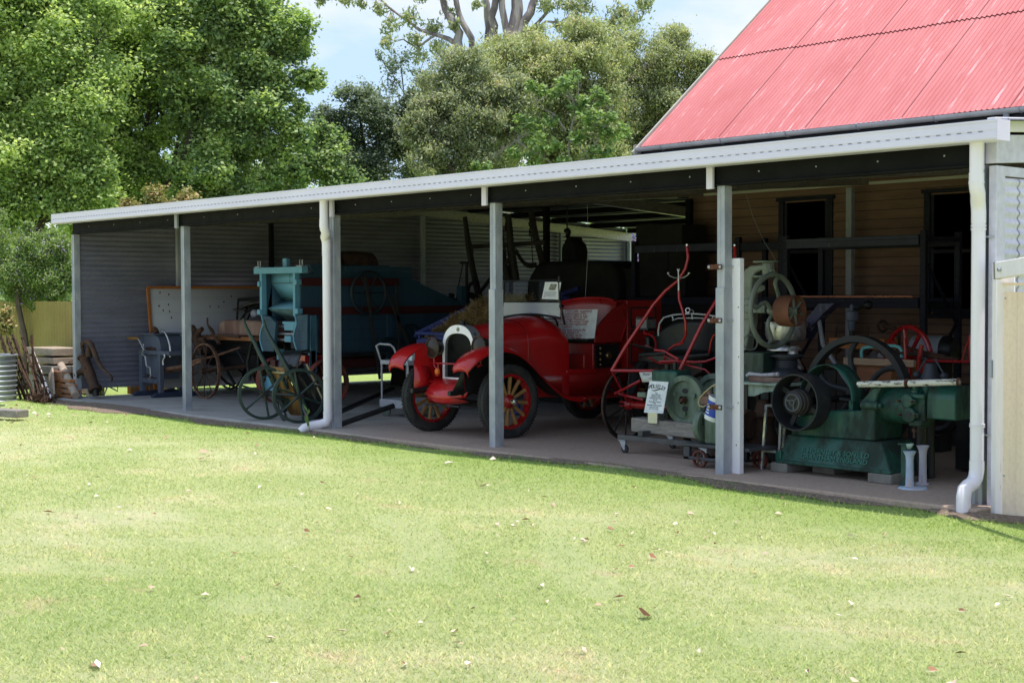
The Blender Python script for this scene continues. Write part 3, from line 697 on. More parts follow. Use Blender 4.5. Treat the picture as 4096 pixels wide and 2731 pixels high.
# ------------------------------------------------------------ trees
TG = np.random.default_rng(21)
def leaf_quads(P, nrm_bias, L, droop, g):
    n = len(P); d = g.normal(0, 1, (n, 3)); d[:, 2] = d[:, 2] * .6 - (.9 if droop else .15)
    d /= np.linalg.norm(d, axis=1)[:, None]
    nn = nrm_bias + g.normal(0, .55, (n, 3)); s = np.cross(d, nn); s /= np.linalg.norm(s, axis=1)[:, None] + 1e-6
    l = (L * g.uniform(.6, 1.25, n))[:, None]; w = l * (.20 if droop else .34)
    a = P - d * l * .5; b = P - s * w + d * l * .05; c = P + d * l * .5; e = P + s * w + d * l * .05
    return np.stack([a, b, c, e], 1).reshape(-1, 3)
def tree(name, label, group, base, trunks, lobes, clump, leafm, barkm, L, dens, droop, thin=1.0, alt=None):
    g = TG; T = thing(name, label, 'bush' if 'bush' in name or 'shrub' in name else 'tree', base, group=group or None); bx, by, bz = base
    T.location = (bx, by, -.08); T['_w'] = [bx, by, -.08]
    mb = MB()
    for i, t in enumerate(trunks):
        pts = [V(p) for p, r in t]; rs = [r for p, r in t]
        if i == 0: pts[0].z = -.1; pts[0].x = bx; pts[0].y = by
        # push the limbs a little off the flat plane so that the crown has depth
        off = [V((0, 0, 0))]
        for k in range(1, len(pts)): off.append(off[-1] + V((g.normal(0, .10), g.normal(0, .22), 0)) * (pts[k] - pts[k - 1]).length * .5)
        if i: off = [o - off[0] for o in off]
        pts = [p + o * (1 if i else .3) for p, o in zip(pts, off)]
        q = []; qr = []
        for k in range(len(pts) - 1):
            for u in (0, .33, .66): q.append(pts[k].lerp(pts[k + 1], u) + V((g.normal(0, .3), g.normal(0, .3), 0)) * rs[k] * (1 if u else 0)); qr.append(rs[k] + (rs[k + 1] - rs[k]) * u)
        q.append(pts[-1]); qr.append(rs[-1]); mb.tube(q, qr, 9 if rs[0] > .08 else 6)
    # twigs run from the limbs into every lobe
    ends = [V(p) for t in trunks for p, r in t[1:]]
    CL = []
    for c, r in lobes:
        c = V(c) + V((g.normal(0, .12), g.normal(0, 1), 0)) * r * .9
        e = min(ends, key=lambda p: (p - c).length)
        for k in range(3):
            tip = c + V(g.normal(0, .45, 3)) * r; mid = e.lerp(tip, .5) + V(g.normal(0, .12, 3)) * r
            mb.tube([e, mid, tip], [min(.035, r * .05), r * .022, r * .008], 5, False)
        nsub = int(26 * (.55 + .45 * thin))
        for k in range(nsub):
            d = g.normal(0, 1, 3); d /= np.linalg.norm(d); d[2] = d[2] * .9 + .1
            CL.append((np.array(c) + d * r * g.uniform(.3, 1.0), r * clump * g.uniform(.6, 1.15), g.uniform(-.22, .22)))
    obj('trunk', mb, barkm, T)
    P = []; SH = []; NB = []; ALT = []
    for c, r, sh in CL:
        # ragged sprays: each clump is a soft, stretched cloud of leaves with a few strays
        n = max(6, int(dens * 9.0 * r * r * thin * .9)); d = g.normal(0, 1, (n, 3)); ax = g.normal(0, 1, 3); ax[2] = abs(ax[2]) * (-.9 if droop else .7); ax /= np.linalg.norm(ax)
        st = (d @ ax)[:, None] * ax * g.uniform(.2, .9); q = (d + st) * r * .48 * np.where(g.random(n) < .12, 1.6, 1)[:, None]
        p = c + q * np.array([1, 1, .85]); dn = d / np.linalg.norm(d, axis=1)[:, None]
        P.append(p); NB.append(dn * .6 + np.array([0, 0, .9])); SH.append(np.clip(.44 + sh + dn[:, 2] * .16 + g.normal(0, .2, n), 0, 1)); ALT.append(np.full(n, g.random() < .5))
    P = np.concatenate(P); NB = np.concatenate(NB); SH = np.concatenate(SH); ALT = np.concatenate(ALT)
    if droop and name == 'gum_tree': pass
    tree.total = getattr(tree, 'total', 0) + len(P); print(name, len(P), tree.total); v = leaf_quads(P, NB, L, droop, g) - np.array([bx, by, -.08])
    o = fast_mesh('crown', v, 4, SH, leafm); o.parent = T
    if alt is not None:
        o.data.materials.append(alt); o.data.polygons.foreach_set('material_index', ALT.astype(np.int32))
    return T

tree('camphor_tree', 'broad bright green tree filling the left edge of the view', 'trees behind the shed', (-20.716,1.565,1.226),
     [[((-20.716,1.565,1.226),0.132),((-20.698,1.668,2.875),0.107),((-20.596,1.861,4.441),0.083),((-20.491,2.051,5.925),0.058),((-20.460,2.140,6.997),0.033)], [((-20.705,1.651,2.710),0.066),((-20.946,1.452,4.031),0.058),((-21.090,1.367,5.516),0.033)], [((-20.614,1.820,4.029),0.058),((-20.198,2.339,5.182),0.041),((-19.999,2.609,6.170),0.025)]],
     [((-20.950,1.580,6.670),0.86),((-20.456,2.136,6.833),0.80),((-21.040,1.434,5.763),0.86),((-20.546,1.990,5.926),0.91),((-20.091,2.528,6.583),0.57),((-20.800,1.659,4.937),0.86),((-20.306,2.214,5.100),0.80),((-21.066,1.340,4.444),0.74),((-20.509,1.948,4.276),0.80),((-20.881,1.503,3.618),0.80),((-20.381,2.052,3.533),0.74),((-20.923,1.427,3.041),0.57),((-20.220,2.364,6.171),0.51),((-21.357,1.050,5.105),0.68),((-21.325,1.015,3.703),0.68),((-20.637,1.968,7.493),0.68),((-20.043,2.535,5.676),0.46),((-20.070,2.443,4.439),0.46),((-21.188,1.354,7.414),0.68),((-21.491,1.015,7.341),0.49),((-21.087,1.462,7.339),0.51),((-20.934,1.636,7.421),0.51),((-20.456,2.159,7.286),0.36),((-20.156,2.501,7.482),0.44),((-21.495,0.995,7.052),0.38),((-21.207,1.301,6.779),0.48),((-20.893,1.651,6.810),0.37),((-20.461,2.140,7.014),0.34),((-20.062,2.581,6.987),0.38),((-21.395,1.067,6.277),0.39),((-21.060,1.444,6.382),0.47),((-20.869,1.649,6.257),0.47),((-20.372,2.201,6.263),0.40),((-20.156,2.452,6.485),0.37),((-21.575,0.851,5.939),0.45),((-21.241,1.215,5.822),0.40),((-20.836,1.662,5.779),0.43),((-20.496,2.044,5.884),0.47),((-20.199,2.365,5.726),0.35),((-21.421,0.987,5.262),0.35),((-21.071,1.383,5.409),0.45),((-20.891,1.587,5.507),0.38),((-20.353,2.180,5.455),0.48),((-20.011,2.549,5.230),0.40),((-21.489,0.890,4.850),0.48),((-21.200,1.207,4.783),0.49),((-20.708,1.764,4.995),0.51),((-20.518,1.970,4.903),0.45),((-20.003,2.540,4.900),0.51),((-21.441,0.922,4.405),0.40),((-21.177,1.218,4.478),0.37),((-20.723,1.707,4.195),0.37),((-20.513,1.940,4.194),0.44),((-20.103,2.406,4.422),0.45),((-21.373,0.969,3.852),0.42),((-21.187,1.168,3.711),0.35),((-20.751,1.653,3.725),0.37),((-20.357,2.087,3.690),0.46),((-20.009,2.486,3.952),0.42),((-21.497,0.800,3.217),0.40),((-21.092,1.246,3.166),0.50),((-20.642,1.753,3.337),0.43),((-20.349,2.078,3.327),0.40),((-20.080,2.380,3.424),0.41)],
     0.42, M['leaf_camphor'], M['bark_dark'], 0.085, 520, 0)
tree('camphor_tree', 'middle one of the leafy green trees over the left half of the shed', 'trees behind the shed', (-22.155,4.449,1.179),
     [[((-22.278,4.313,1.179),0.156),((-22.350,4.325,3.013),0.129),((-22.529,4.183,4.113),0.092),((-22.644,4.106,5.122),0.055)], [((-22.348,4.336,3.196),0.083),((-22.041,4.732,4.294),0.064),((-21.884,4.966,5.484),0.046),((-21.788,5.133,6.675),0.028)], [((-22.496,4.214,4.021),0.055),((-22.242,4.546,5.028),0.046),((-22.333,4.511,6.311),0.037),((-22.477,4.398,7.229),0.028)]],
     [((-22.530,4.320,6.862),0.70),((-22.298,4.609,7.503),0.76),((-22.632,4.161,5.946),0.70),((-22.204,4.640,6.036),0.76),((-22.549,4.206,5.030),0.70),((-22.121,4.685,5.119),0.70),((-22.653,4.049,4.205),0.70),((-22.223,4.525,4.203),0.76),((-21.970,4.926,6.584),0.51),((-22.393,4.305,3.563),0.63),((-21.927,4.877,4.660),0.53),((-21.846,4.925,3.835),0.57),((-22.821,3.826,3.473),0.57),((-21.594,5.190,3.558),0.44),((-22.016,4.908,7.226),0.51),((-22.218,4.656,6.677),0.44),((-22.667,4.200,7.504),0.63),((-22.725,4.156,7.908),0.46),((-22.478,4.440,8.108),0.36),((-22.168,4.777,7.960),0.50),((-21.793,5.192,7.958),0.48),((-22.777,4.077,7.468),0.48),((-22.494,4.390,7.458),0.39),((-22.107,4.818,7.437),0.47),((-21.792,5.164,7.372),0.46),((-22.794,4.041,7.148),0.44),((-22.507,4.349,6.935),0.43),((-22.028,4.881,6.942),0.49),((-21.770,5.166,6.941),0.48),((-22.730,4.080,6.506),0.50),((-22.359,4.485,6.394),0.52),((-21.986,4.902,6.447),0.44),((-22.693,4.093,5.938),0.47),((-22.378,4.438,5.853),0.37),((-22.010,4.847,5.897),0.46),((-22.710,4.044,5.351),0.47),((-22.517,4.266,5.506),0.42),((-22.031,4.803,5.485),0.47),((-22.769,3.959,4.957),0.35),((-22.485,4.271,4.919),0.38),((-22.119,4.682,5.009),0.43),((-21.715,5.120,4.824),0.45),((-22.801,3.885,4.206),0.34),((-22.412,4.326,4.406),0.42),((-22.113,4.648,4.221),0.41),((-21.777,5.025,4.292),0.36),((-22.725,3.951,3.858),0.45),((-22.280,4.438,3.699),0.42),((-21.955,4.800,3.753),0.41),((-21.741,5.039,3.770),0.45),((-22.623,4.028,3.124),0.45),((-22.396,4.281,3.141),0.34),((-22.097,4.617,3.249),0.45),((-21.734,5.018,3.220),0.50)],
     0.42, M['leaf_camphor'], M['bark_dark'], 0.09, 470, 0)
tree('camphor_tree', 'tall green tree whose ragged crown ends against the sky left of centre', 'trees behind the shed', (-20.520,4.767,1.188),
     [[((-20.579,4.702,1.189),0.133),((-20.671,4.672,2.606),0.115),((-20.614,4.806,4.023),0.089),((-20.490,4.998,5.086),0.071),((-20.342,5.229,6.414),0.044),((-20.305,5.319,7.388),0.027)], [((-20.628,4.782,3.846),0.062),((-20.124,5.381,4.641),0.044),((-19.544,6.055,5.258),0.027)], [((-20.488,4.995,4.997),0.053),((-19.916,5.678,5.969),0.036),((-19.453,6.218,6.498),0.027)], [((-20.658,4.722,3.315),0.053),((-19.985,5.491,3.754),0.036),((-19.399,6.158,4.106),0.027)], [((-20.693,4.630,2.252),0.053),((-20.788,4.604,3.847),0.036),((-20.809,4.667,5.530),0.027),((-20.855,4.692,7.037),0.027)]],
     [((-20.598,4.986,7.212),0.61),((-20.184,5.448,7.299),0.67),((-19.770,5.911,7.385),0.61),((-19.474,6.242,7.428),0.34),((-20.403,5.165,6.503),0.61),((-19.990,5.628,6.589),0.67),((-19.578,6.093,6.764),0.55),((-19.284,6.426,6.895),0.47),((-20.326,5.211,5.705),0.59),((-19.914,5.676,5.880),0.61),((-19.505,6.143,6.144),0.51),((-19.188,6.516,6.585),0.37),((-19.328,6.343,6.231),0.34),((-20.134,5.392,5.084),0.55),((-19.722,5.858,5.259),0.55),((-19.312,6.325,5.522),0.39),((-19.024,6.664,5.920),0.31),((-18.846,6.862,5.919),0.24),((-19.187,6.450,5.256),0.42),((-20.240,5.247,4.553),0.49),((-19.882,5.640,4.462),0.55),((-19.534,6.044,4.815),0.43),((-19.120,6.507,4.901),0.40),((-18.952,6.715,5.343),0.20),((-20.466,4.971,4.023),0.43),((-20.105,5.361,3.844),0.49),((-19.692,5.824,3.930),0.43),((-19.288,6.298,4.459),0.37),((-18.995,6.632,4.635),0.29),((-20.393,5.022,3.446),0.43),((-19.917,5.547,3.400),0.43),((-19.508,6.015,3.663),0.31),((-20.671,4.935,7.833),0.61),((-20.079,5.596,7.918),0.73),((-20.746,4.755,5.884),0.22),((-19.044,6.685,6.761),0.17),((-19.278,6.287,4.016),0.27),((-20.569,4.888,4.643),0.31),((-20.693,4.907,7.762),0.31),((-20.363,5.265,7.601),0.33),((-19.882,5.799,7.616),0.36),((-19.680,6.022,7.588),0.35),((-20.677,4.902,7.284),0.42),((-20.314,5.303,7.291),0.35),((-20.045,5.597,7.192),0.34),((-19.664,6.017,7.137),0.40),((-20.747,4.795,6.708),0.32),((-20.210,5.385,6.626),0.31),((-20.007,5.621,6.819),0.42),((-19.653,6.005,6.676),0.35),((-20.604,4.926,6.167),0.38),((-20.365,5.188,6.122),0.32),((-19.941,5.666,6.252),0.32),((-19.595,6.046,6.206),0.33),((-20.568,4.940,5.662),0.28),((-20.332,5.204,5.705),0.41),((-19.850,5.736,5.667),0.28),((-19.530,6.093,5.710),0.36),((-20.568,4.913,5.130),0.35),((-20.184,5.343,5.208),0.33),((-19.853,5.713,5.268),0.32),((-19.515,6.089,5.302),0.40),((-20.558,4.902,4.679),0.32),((-20.192,5.300,4.535),0.30),((-19.916,5.612,4.640),0.35),((-19.604,5.964,4.762),0.36),((-20.524,4.917,4.253),0.29),((-20.157,5.313,4.012),0.35),((-19.973,5.517,4.038),0.39),((-19.254,6.313,3.999),0.29),((-20.542,4.857,3.438),0.35),((-20.297,5.139,3.641),0.38),((-19.938,5.531,3.542),0.31),((-19.576,5.933,3.540),0.26),((-19.233,6.316,3.609),0.27)],
     0.42, M['leaf_camphor'], M['bark_dark'], 0.09, 460, 0, alt=M["leaf_camphor_dk"])
tree('evergreen_tree', 'dark low green tree between the left trees and the she-oak', 'trees behind the shed', (-20.791,7.453,1.153),
     [[((-20.855,7.382,1.154),0.085),((-20.870,7.470,3.237),0.066),((-20.797,7.600,4.184),0.038)]],
     [((-21.110,7.243,3.996),0.44),((-20.797,7.600,4.184),0.44),((-20.418,8.024,4.276),0.44),((-20.232,8.240,4.465),0.37),((-21.228,7.093,3.618),0.44),((-20.784,7.585,3.615),0.49),((-20.344,8.082,3.802),0.44),((-20.494,7.968,4.845),0.35),((-20.342,8.151,5.128),0.25),((-21.478,6.807,3.430),0.43),((-19.967,8.509,3.990),0.42),((-21.854,6.380,3.242),0.37)],
     0.42, M['leaf_camphor_dk'], M['bark_dark'], 0.085, 520, 0)
tree('she_oak', 'dark rounded tree left of the gum, with grey twiggy branches', 'trees behind the shed', (-21.204,9.981,1.119),
     [[((-21.204,9.981,1.119),0.081),((-21.292,10.005,3.539),0.061),((-21.394,9.968,5.052),0.040),((-21.516,9.879,5.959),0.020)], [((-21.288,10.015,3.640),0.051),((-20.955,10.455,5.049),0.030),((-20.768,10.698,5.754),0.020)], [((-21.281,10.007,3.337),0.051),((-21.759,9.549,4.751),0.030),((-21.843,9.492,5.457),0.020)], [((-21.263,10.017,3.136),0.040),((-21.074,10.287,4.344),0.030),((-21.030,10.388,5.352),0.020)]],
     [((-21.913,9.419,5.558),0.42),((-21.649,9.727,5.859),0.50),((-21.315,10.105,6.009),0.50),((-20.973,10.475,5.856),0.47),((-20.699,10.770,5.653),0.42),((-21.766,9.556,5.053),0.50),((-21.365,10.011,5.253),0.59),((-20.955,10.455,5.049),0.55),((-20.615,10.827,4.947),0.50),((-22.036,9.257,5.055),0.34),((-21.414,9.916,4.447),0.53),((-20.939,10.437,4.343),0.53),((-20.531,10.884,4.241),0.47),((-21.818,9.464,4.348),0.34),((-20.775,10.705,6.056),0.29)],
     0.42, M['leaf_oak'], M['bark_dark'], 0.075, 560, 0)
tree('wispy_tree', 'thin see-through tree with fine twigs standing against the sky', 'trees behind the shed', (-22.820,12.668,1.073),
     [[((-22.894,12.586,1.074),0.044),((-22.964,12.631,3.493),0.033),((-23.065,12.613,5.363),0.024),((-23.172,12.567,6.793),0.017),((-23.224,12.543,7.453),0.011)], [((-23.065,12.613,5.363),0.018),((-23.346,12.352,6.354),0.011),((-23.472,12.246,7.015),0.008)], [((-23.048,12.626,5.253),0.018),((-22.756,13.006,6.351),0.011),((-22.592,13.232,7.230),0.008)], [((-23.112,12.600,6.133),0.014),((-22.953,12.815,6.902),0.011),((-22.907,12.894,7.452),0.008)], [((-23.152,12.578,6.573),0.013),((-23.400,12.331,7.124),0.009),((-23.516,12.214,7.345),0.007)]],
     [((-23.440,12.293,7.235),0.32),((-23.224,12.543,7.453),0.32),((-23.356,12.363,6.794),0.32),((-22.965,12.829,7.452),0.32),((-22.737,13.066,7.121),0.37),((-23.103,12.655,7.013),0.37),((-22.872,12.889,6.572),0.40),((-22.579,13.218,6.680),0.40),((-23.162,12.556,6.353),0.26),((-22.673,13.159,7.560),0.26),((-23.484,12.260,7.565),0.17)],
     0.42, M['leaf_oak'], M['bark_brown'], 0.07, 260, 0, thin=.5)
tree('gum_tree', 'gum tree with many mottled grey trunks rising into the sky', 'trees behind the shed', (-24.411,16.876,1.009),
     [[((-24.411,16.876,1.009),0.261),((-24.500,16.975,4.919),0.220),((-24.790,16.752,6.876),0.160),((-25.102,16.462,7.977),0.131),((-25.400,16.157,8.467),0.141),((-25.496,16.082,9.079),0.120),((-25.717,15.873,9.813),0.091),((-25.857,15.756,10.547),0.070)], [((-24.719,16.819,6.631),0.160),((-24.946,16.635,7.976),0.120),((-25.086,16.536,9.077),0.110),((-25.190,16.470,10.055),0.091),((-25.248,16.443,10.788),0.081)], [((-24.705,16.840,6.753),0.160),((-24.752,16.856,8.097),0.141),((-24.785,16.856,8.831),0.120),((-24.728,16.956,9.564),0.100),((-24.644,17.099,10.541),0.081)], [((-24.506,16.981,5.164),0.220),((-24.424,17.164,6.996),0.201),((-24.373,17.289,8.340),0.211),((-24.349,17.353,9.073),0.191),((-24.259,17.526,10.539),0.131)], [((-24.351,17.319,8.462),0.141),((-24.106,17.628,9.194),0.131),((-23.918,17.873,9.926),0.100),((-23.732,18.122,10.780),0.081)], [((-24.403,17.231,7.851),0.120),((-24.472,17.216,9.073),0.100),((-24.546,17.208,10.540),0.081)], [((-24.177,17.525,8.705),0.060),((-23.784,17.997,9.436),0.050),((-23.637,18.197,10.169),0.040)], [((-25.400,16.157,8.467),0.091),((-25.569,15.982,8.713),0.070),((-26.148,15.352,8.960),0.040),((-26.653,14.823,9.574),0.031),((-26.995,14.476,10.186),0.020)], [((-24.177,17.525,8.705),0.050),((-23.778,17.991,9.192),0.036),((-23.285,18.534,9.128),0.031),((-22.541,19.343,8.819),0.020)], [((-25.102,16.462,7.977),0.100),((-25.037,16.572,8.710),0.091),((-25.340,16.273,9.445),0.081),((-25.431,16.228,10.545),0.070)], [((-25.818,15.712,8.836),0.040),((-26.137,15.340,8.471),0.031),((-26.388,15.074,8.717),0.020)]],
     [((-27.968,13.376,9.764),0.15),((-27.727,13.652,9.946),0.22),((-27.477,13.920,9.761),0.20),((-27.230,14.191,9.699),0.17),((-26.817,14.642,9.575),0.27),((-26.642,14.811,9.085),0.29),((-26.320,15.180,9.328),0.32),((-26.224,15.256,8.716),0.32),((-26.549,14.889,8.596),0.24),((-25.905,15.628,9.081),0.32),((-25.809,15.703,8.470),0.29),((-26.131,15.334,8.227),0.24),((-25.586,16.000,9.446),0.24),((-25.332,16.263,9.078),0.20),((-25.634,15.872,7.980),0.22),((-23.623,18.182,9.558),0.32),((-23.298,18.548,9.678),0.34),((-22.967,18.908,9.554),0.37),((-22.558,19.362,9.552),0.37),((-22.306,19.628,9.306),0.34),((-22.629,19.259,9.064),0.32),((-23.121,18.716,9.127),0.27),((-22.058,19.897,9.183),0.24),((-22.151,19.819,9.672),0.29),((-23.448,18.351,9.068),0.22),((-22.817,19.105,10.164),0.37),((-23.391,18.470,10.167),0.32),((-26.337,15.199,10.061),0.32),((-25.763,15.834,10.058),0.32),((-21.907,20.093,9.732),0.20),((-22.377,19.525,8.818),0.22),((-26.910,14.563,10.064),0.24),((-23.854,17.894,8.948),0.15),((-25.018,16.642,9.687),0.17),((-24.125,17.650,10.049),0.20)],
     0.42, M['leaf_gum'], M['bark_gum'], 0.15, 210, 1, thin=.5)
tree('bottlebrush_tree', 'yellow green bushy tree under the gum, left of its neighbours', 'trees behind the shed', (-18.822,11.128,1.125),
     [[((-18.789,11.164,1.125),0.088),((-18.875,11.187,3.471),0.078),((-18.937,11.183,4.742),0.059),((-19.120,11.024,5.623),0.039)], [((-18.877,11.190,3.569),0.059),((-18.712,11.442,4.936),0.039),((-18.671,11.542,6.011),0.029)], [((-18.870,11.183,3.276),0.049),((-19.225,10.849,4.450),0.039),((-19.439,10.651,5.233),0.029)], [((-18.853,11.192,3.080),0.039),((-18.624,11.490,3.958),0.029),((-18.391,11.813,5.228),0.020)]],
     [((-19.468,10.683,6.504),0.38),((-19.145,11.051,6.698),0.40),((-18.817,11.414,6.696),0.40),((-19.324,10.814,5.917),0.45),((-18.933,11.252,6.013),0.47),((-18.542,11.690,6.108),0.47),((-19.507,10.581,5.332),0.40),((-19.112,11.014,5.232),0.45),((-18.721,11.452,5.327),0.45),((-19.559,10.493,4.745),0.38),((-18.332,11.893,5.521),0.42),((-19.293,10.779,4.548),0.35),((-18.511,11.655,4.740),0.35),((-19.712,10.373,5.724),0.31),((-19.765,10.285,5.137),0.31),((-19.478,10.549,4.061),0.31),((-18.963,11.140,4.449),0.31),((-19.703,10.407,6.193),0.44),((-19.260,10.903,6.308),0.39),((-19.054,11.125,6.180),0.40),((-18.643,11.584,6.236),0.33),((-18.389,11.869,6.303),0.42),((-19.613,10.480,5.655),0.41),((-19.295,10.840,5.829),0.41),((-19.056,11.098,5.691),0.40),((-18.778,11.414,5.826),0.38),((-18.365,11.872,5.844),0.44),((-19.581,10.503,5.420),0.43),((-19.378,10.728,5.409),0.42),((-19.046,11.086,5.212),0.40),((-18.731,11.435,5.230),0.32),((-18.362,11.854,5.423),0.34),((-19.515,10.546,4.814),0.36),((-19.362,10.711,4.735),0.43),((-18.935,11.196,4.957),0.42),((-18.718,11.435,4.927),0.37),((-18.370,11.819,4.895),0.38),((-19.648,10.374,4.326),0.43),((-19.231,10.841,4.431),0.46),((-18.981,11.116,4.381),0.41),((-18.635,11.502,4.437),0.33),((-18.466,11.692,4.485),0.32)],
     0.42, M['leaf_brush'], M['bark_brown'], 0.085, 430, 1)
tree('bottlebrush_tree', 'largest bottlebrush, a high yellow green dome right of the gum trunks', 'trees behind the shed', (-18.880,14.049,1.089),
     [[((-18.949,13.972,1.089),0.104),((-19.011,14.040,3.790),0.083),((-18.972,14.152,5.140),0.062),((-18.863,14.340,6.489),0.042)], [((-19.013,14.043,3.894),0.062),((-19.397,13.697,5.454),0.042),((-19.559,13.569,6.493),0.031)], [((-18.994,14.053,3.686),0.062),((-18.554,14.615,5.137),0.042),((-18.301,14.952,6.279),0.031)]],
     [((-19.787,13.358,7.325),0.42),((-19.515,13.673,7.583),0.42),((-19.170,14.063,7.737),0.45),((-18.824,14.452,7.839),0.42),((-18.540,14.754,7.578),0.40),((-19.843,13.265,6.702),0.47),((-19.430,13.733,6.908),0.55),((-18.945,14.276,7.009),0.60),((-18.527,14.739,7.007),0.50),((-19.620,13.481,6.078),0.50),((-19.063,14.098,6.075),0.55),((-18.578,14.641,6.176),0.50),((-19.322,13.769,5.245),0.47),((-18.768,14.388,5.346),0.47),((-18.352,14.854,5.448),0.42),((-18.266,14.913,4.721),0.37),((-18.960,14.139,4.620),0.37),((-19.882,13.154,5.352),0.37),((-17.326,16.109,7.779),0.17),((-19.880,13.245,7.128),0.53),((-19.734,13.407,7.127),0.55),((-19.296,13.894,7.135),0.47),((-19.075,14.143,7.217),0.41),((-18.697,14.557,7.143),0.55),((-18.426,14.859,7.183),0.43),((-20.010,13.080,6.703),0.42),((-19.629,13.506,6.774),0.56),((-19.330,13.824,6.512),0.51),((-18.950,14.252,6.646),0.56),((-18.740,14.481,6.582),0.43),((-18.308,14.960,6.569),0.41),((-19.994,13.078,6.298),0.42),((-19.699,13.399,6.192),0.57),((-19.323,13.816,6.211),0.47),((-19.014,14.153,6.095),0.52),((-18.718,14.488,6.229),0.51),((-18.249,15.002,6.112),0.46),((-19.837,13.228,5.830),0.39),((-19.548,13.541,5.704),0.38),((-19.273,13.838,5.536),0.48),((-18.994,14.161,5.794),0.39),((-18.566,14.628,5.678),0.56),((-18.408,14.808,5.749),0.38),((-19.937,13.092,5.332),0.43),((-19.615,13.445,5.257),0.38),((-19.360,13.718,5.069),0.41),((-18.953,14.177,5.233),0.48),((-18.710,14.448,5.253),0.40),((-18.302,14.891,5.074),0.49),((-19.835,13.179,4.812),0.38),((-19.575,13.462,4.727),0.49),((-19.282,13.786,4.695),0.52),((-18.866,14.251,4.776),0.46),((-18.560,14.591,4.805),0.40),((-18.338,14.839,4.835),0.53)],
     0.42, M['leaf_brush_y'], M['bark_brown'], 0.085, 470, 1)
tree('bottlebrush_tree', 'grey green drooping tree next to the gable of the red roof', 'trees behind the shed', (-18.987,16.916,1.053),
     [[((-18.987,16.916,1.053),0.099),((-19.015,17.029,3.912),0.088),((-19.011,17.106,5.342),0.055),((-18.969,17.224,6.771),0.033)], [((-19.025,17.024,4.022),0.055),((-19.453,16.616,5.344),0.044),((-19.552,16.562,6.444),0.033)], [((-19.013,17.043,4.132),0.055),((-18.497,17.681,5.449),0.044),((-18.375,17.872,6.548),0.033)], [((-19.017,17.016,3.692),0.044),((-18.782,17.343,5.011),0.033),((-18.660,17.534,6.110),0.022)]],
     [((-19.582,16.596,7.764),0.42),((-19.289,16.925,7.873),0.45),((-18.922,17.335,7.926),0.45),((-18.623,17.658,7.759),0.42),((-19.419,16.742,7.103),0.53),((-18.906,17.317,7.211),0.56),((-18.466,17.810,7.318),0.50),((-18.171,18.137,7.317),0.40),((-17.983,18.337,7.151),0.24),((-19.326,16.802,6.223),0.56),((-18.738,17.458,6.330),0.58),((-18.301,17.954,6.548),0.48),((-19.382,16.701,5.454),0.50),((-18.866,17.272,5.451),0.48),((-18.428,17.768,5.669),0.40),((-19.512,16.518,4.685),0.40),((-18.998,17.092,4.792),0.37),((-18.637,17.509,5.120),0.34),((-18.670,17.628,8.199),0.21),((-19.541,16.616,7.269),0.42),((-19.357,16.820,7.290),0.41),((-18.942,17.275,7.189),0.45),((-18.676,17.568,7.144),0.41),((-18.310,17.980,7.274),0.48),((-19.676,16.439,6.731),0.46),((-19.203,16.960,6.684),0.59),((-18.885,17.310,6.628),0.52),((-18.590,17.637,6.604),0.54),((-18.141,18.136,6.635),0.55),((-19.625,16.464,6.104),0.48),((-19.321,16.813,6.333),0.43),((-18.955,17.208,6.144),0.46),((-18.652,17.543,6.121),0.51),((-18.325,17.916,6.328),0.42),((-19.599,16.467,5.587),0.60),((-19.212,16.905,5.772),0.49),((-18.924,17.223,5.748),0.40),((-18.537,17.644,5.592),0.55),((-18.296,17.915,5.679),0.43),((-19.516,16.539,5.202),0.60),((-19.165,16.934,5.310),0.46),((-18.801,17.331,5.198),0.49),((-18.556,17.599,5.109),0.59),((-18.193,17.997,5.041),0.52),((-19.627,16.384,4.586),0.49),((-19.295,16.751,4.541),0.40),((-18.856,17.245,4.681),0.58),((-18.555,17.582,4.768),0.46),((-18.251,17.914,4.656),0.47)],
     0.42, M['leaf_brush'], M['bark_brown'], 0.085, 420, 1, alt=M["leaf_brush_y"])
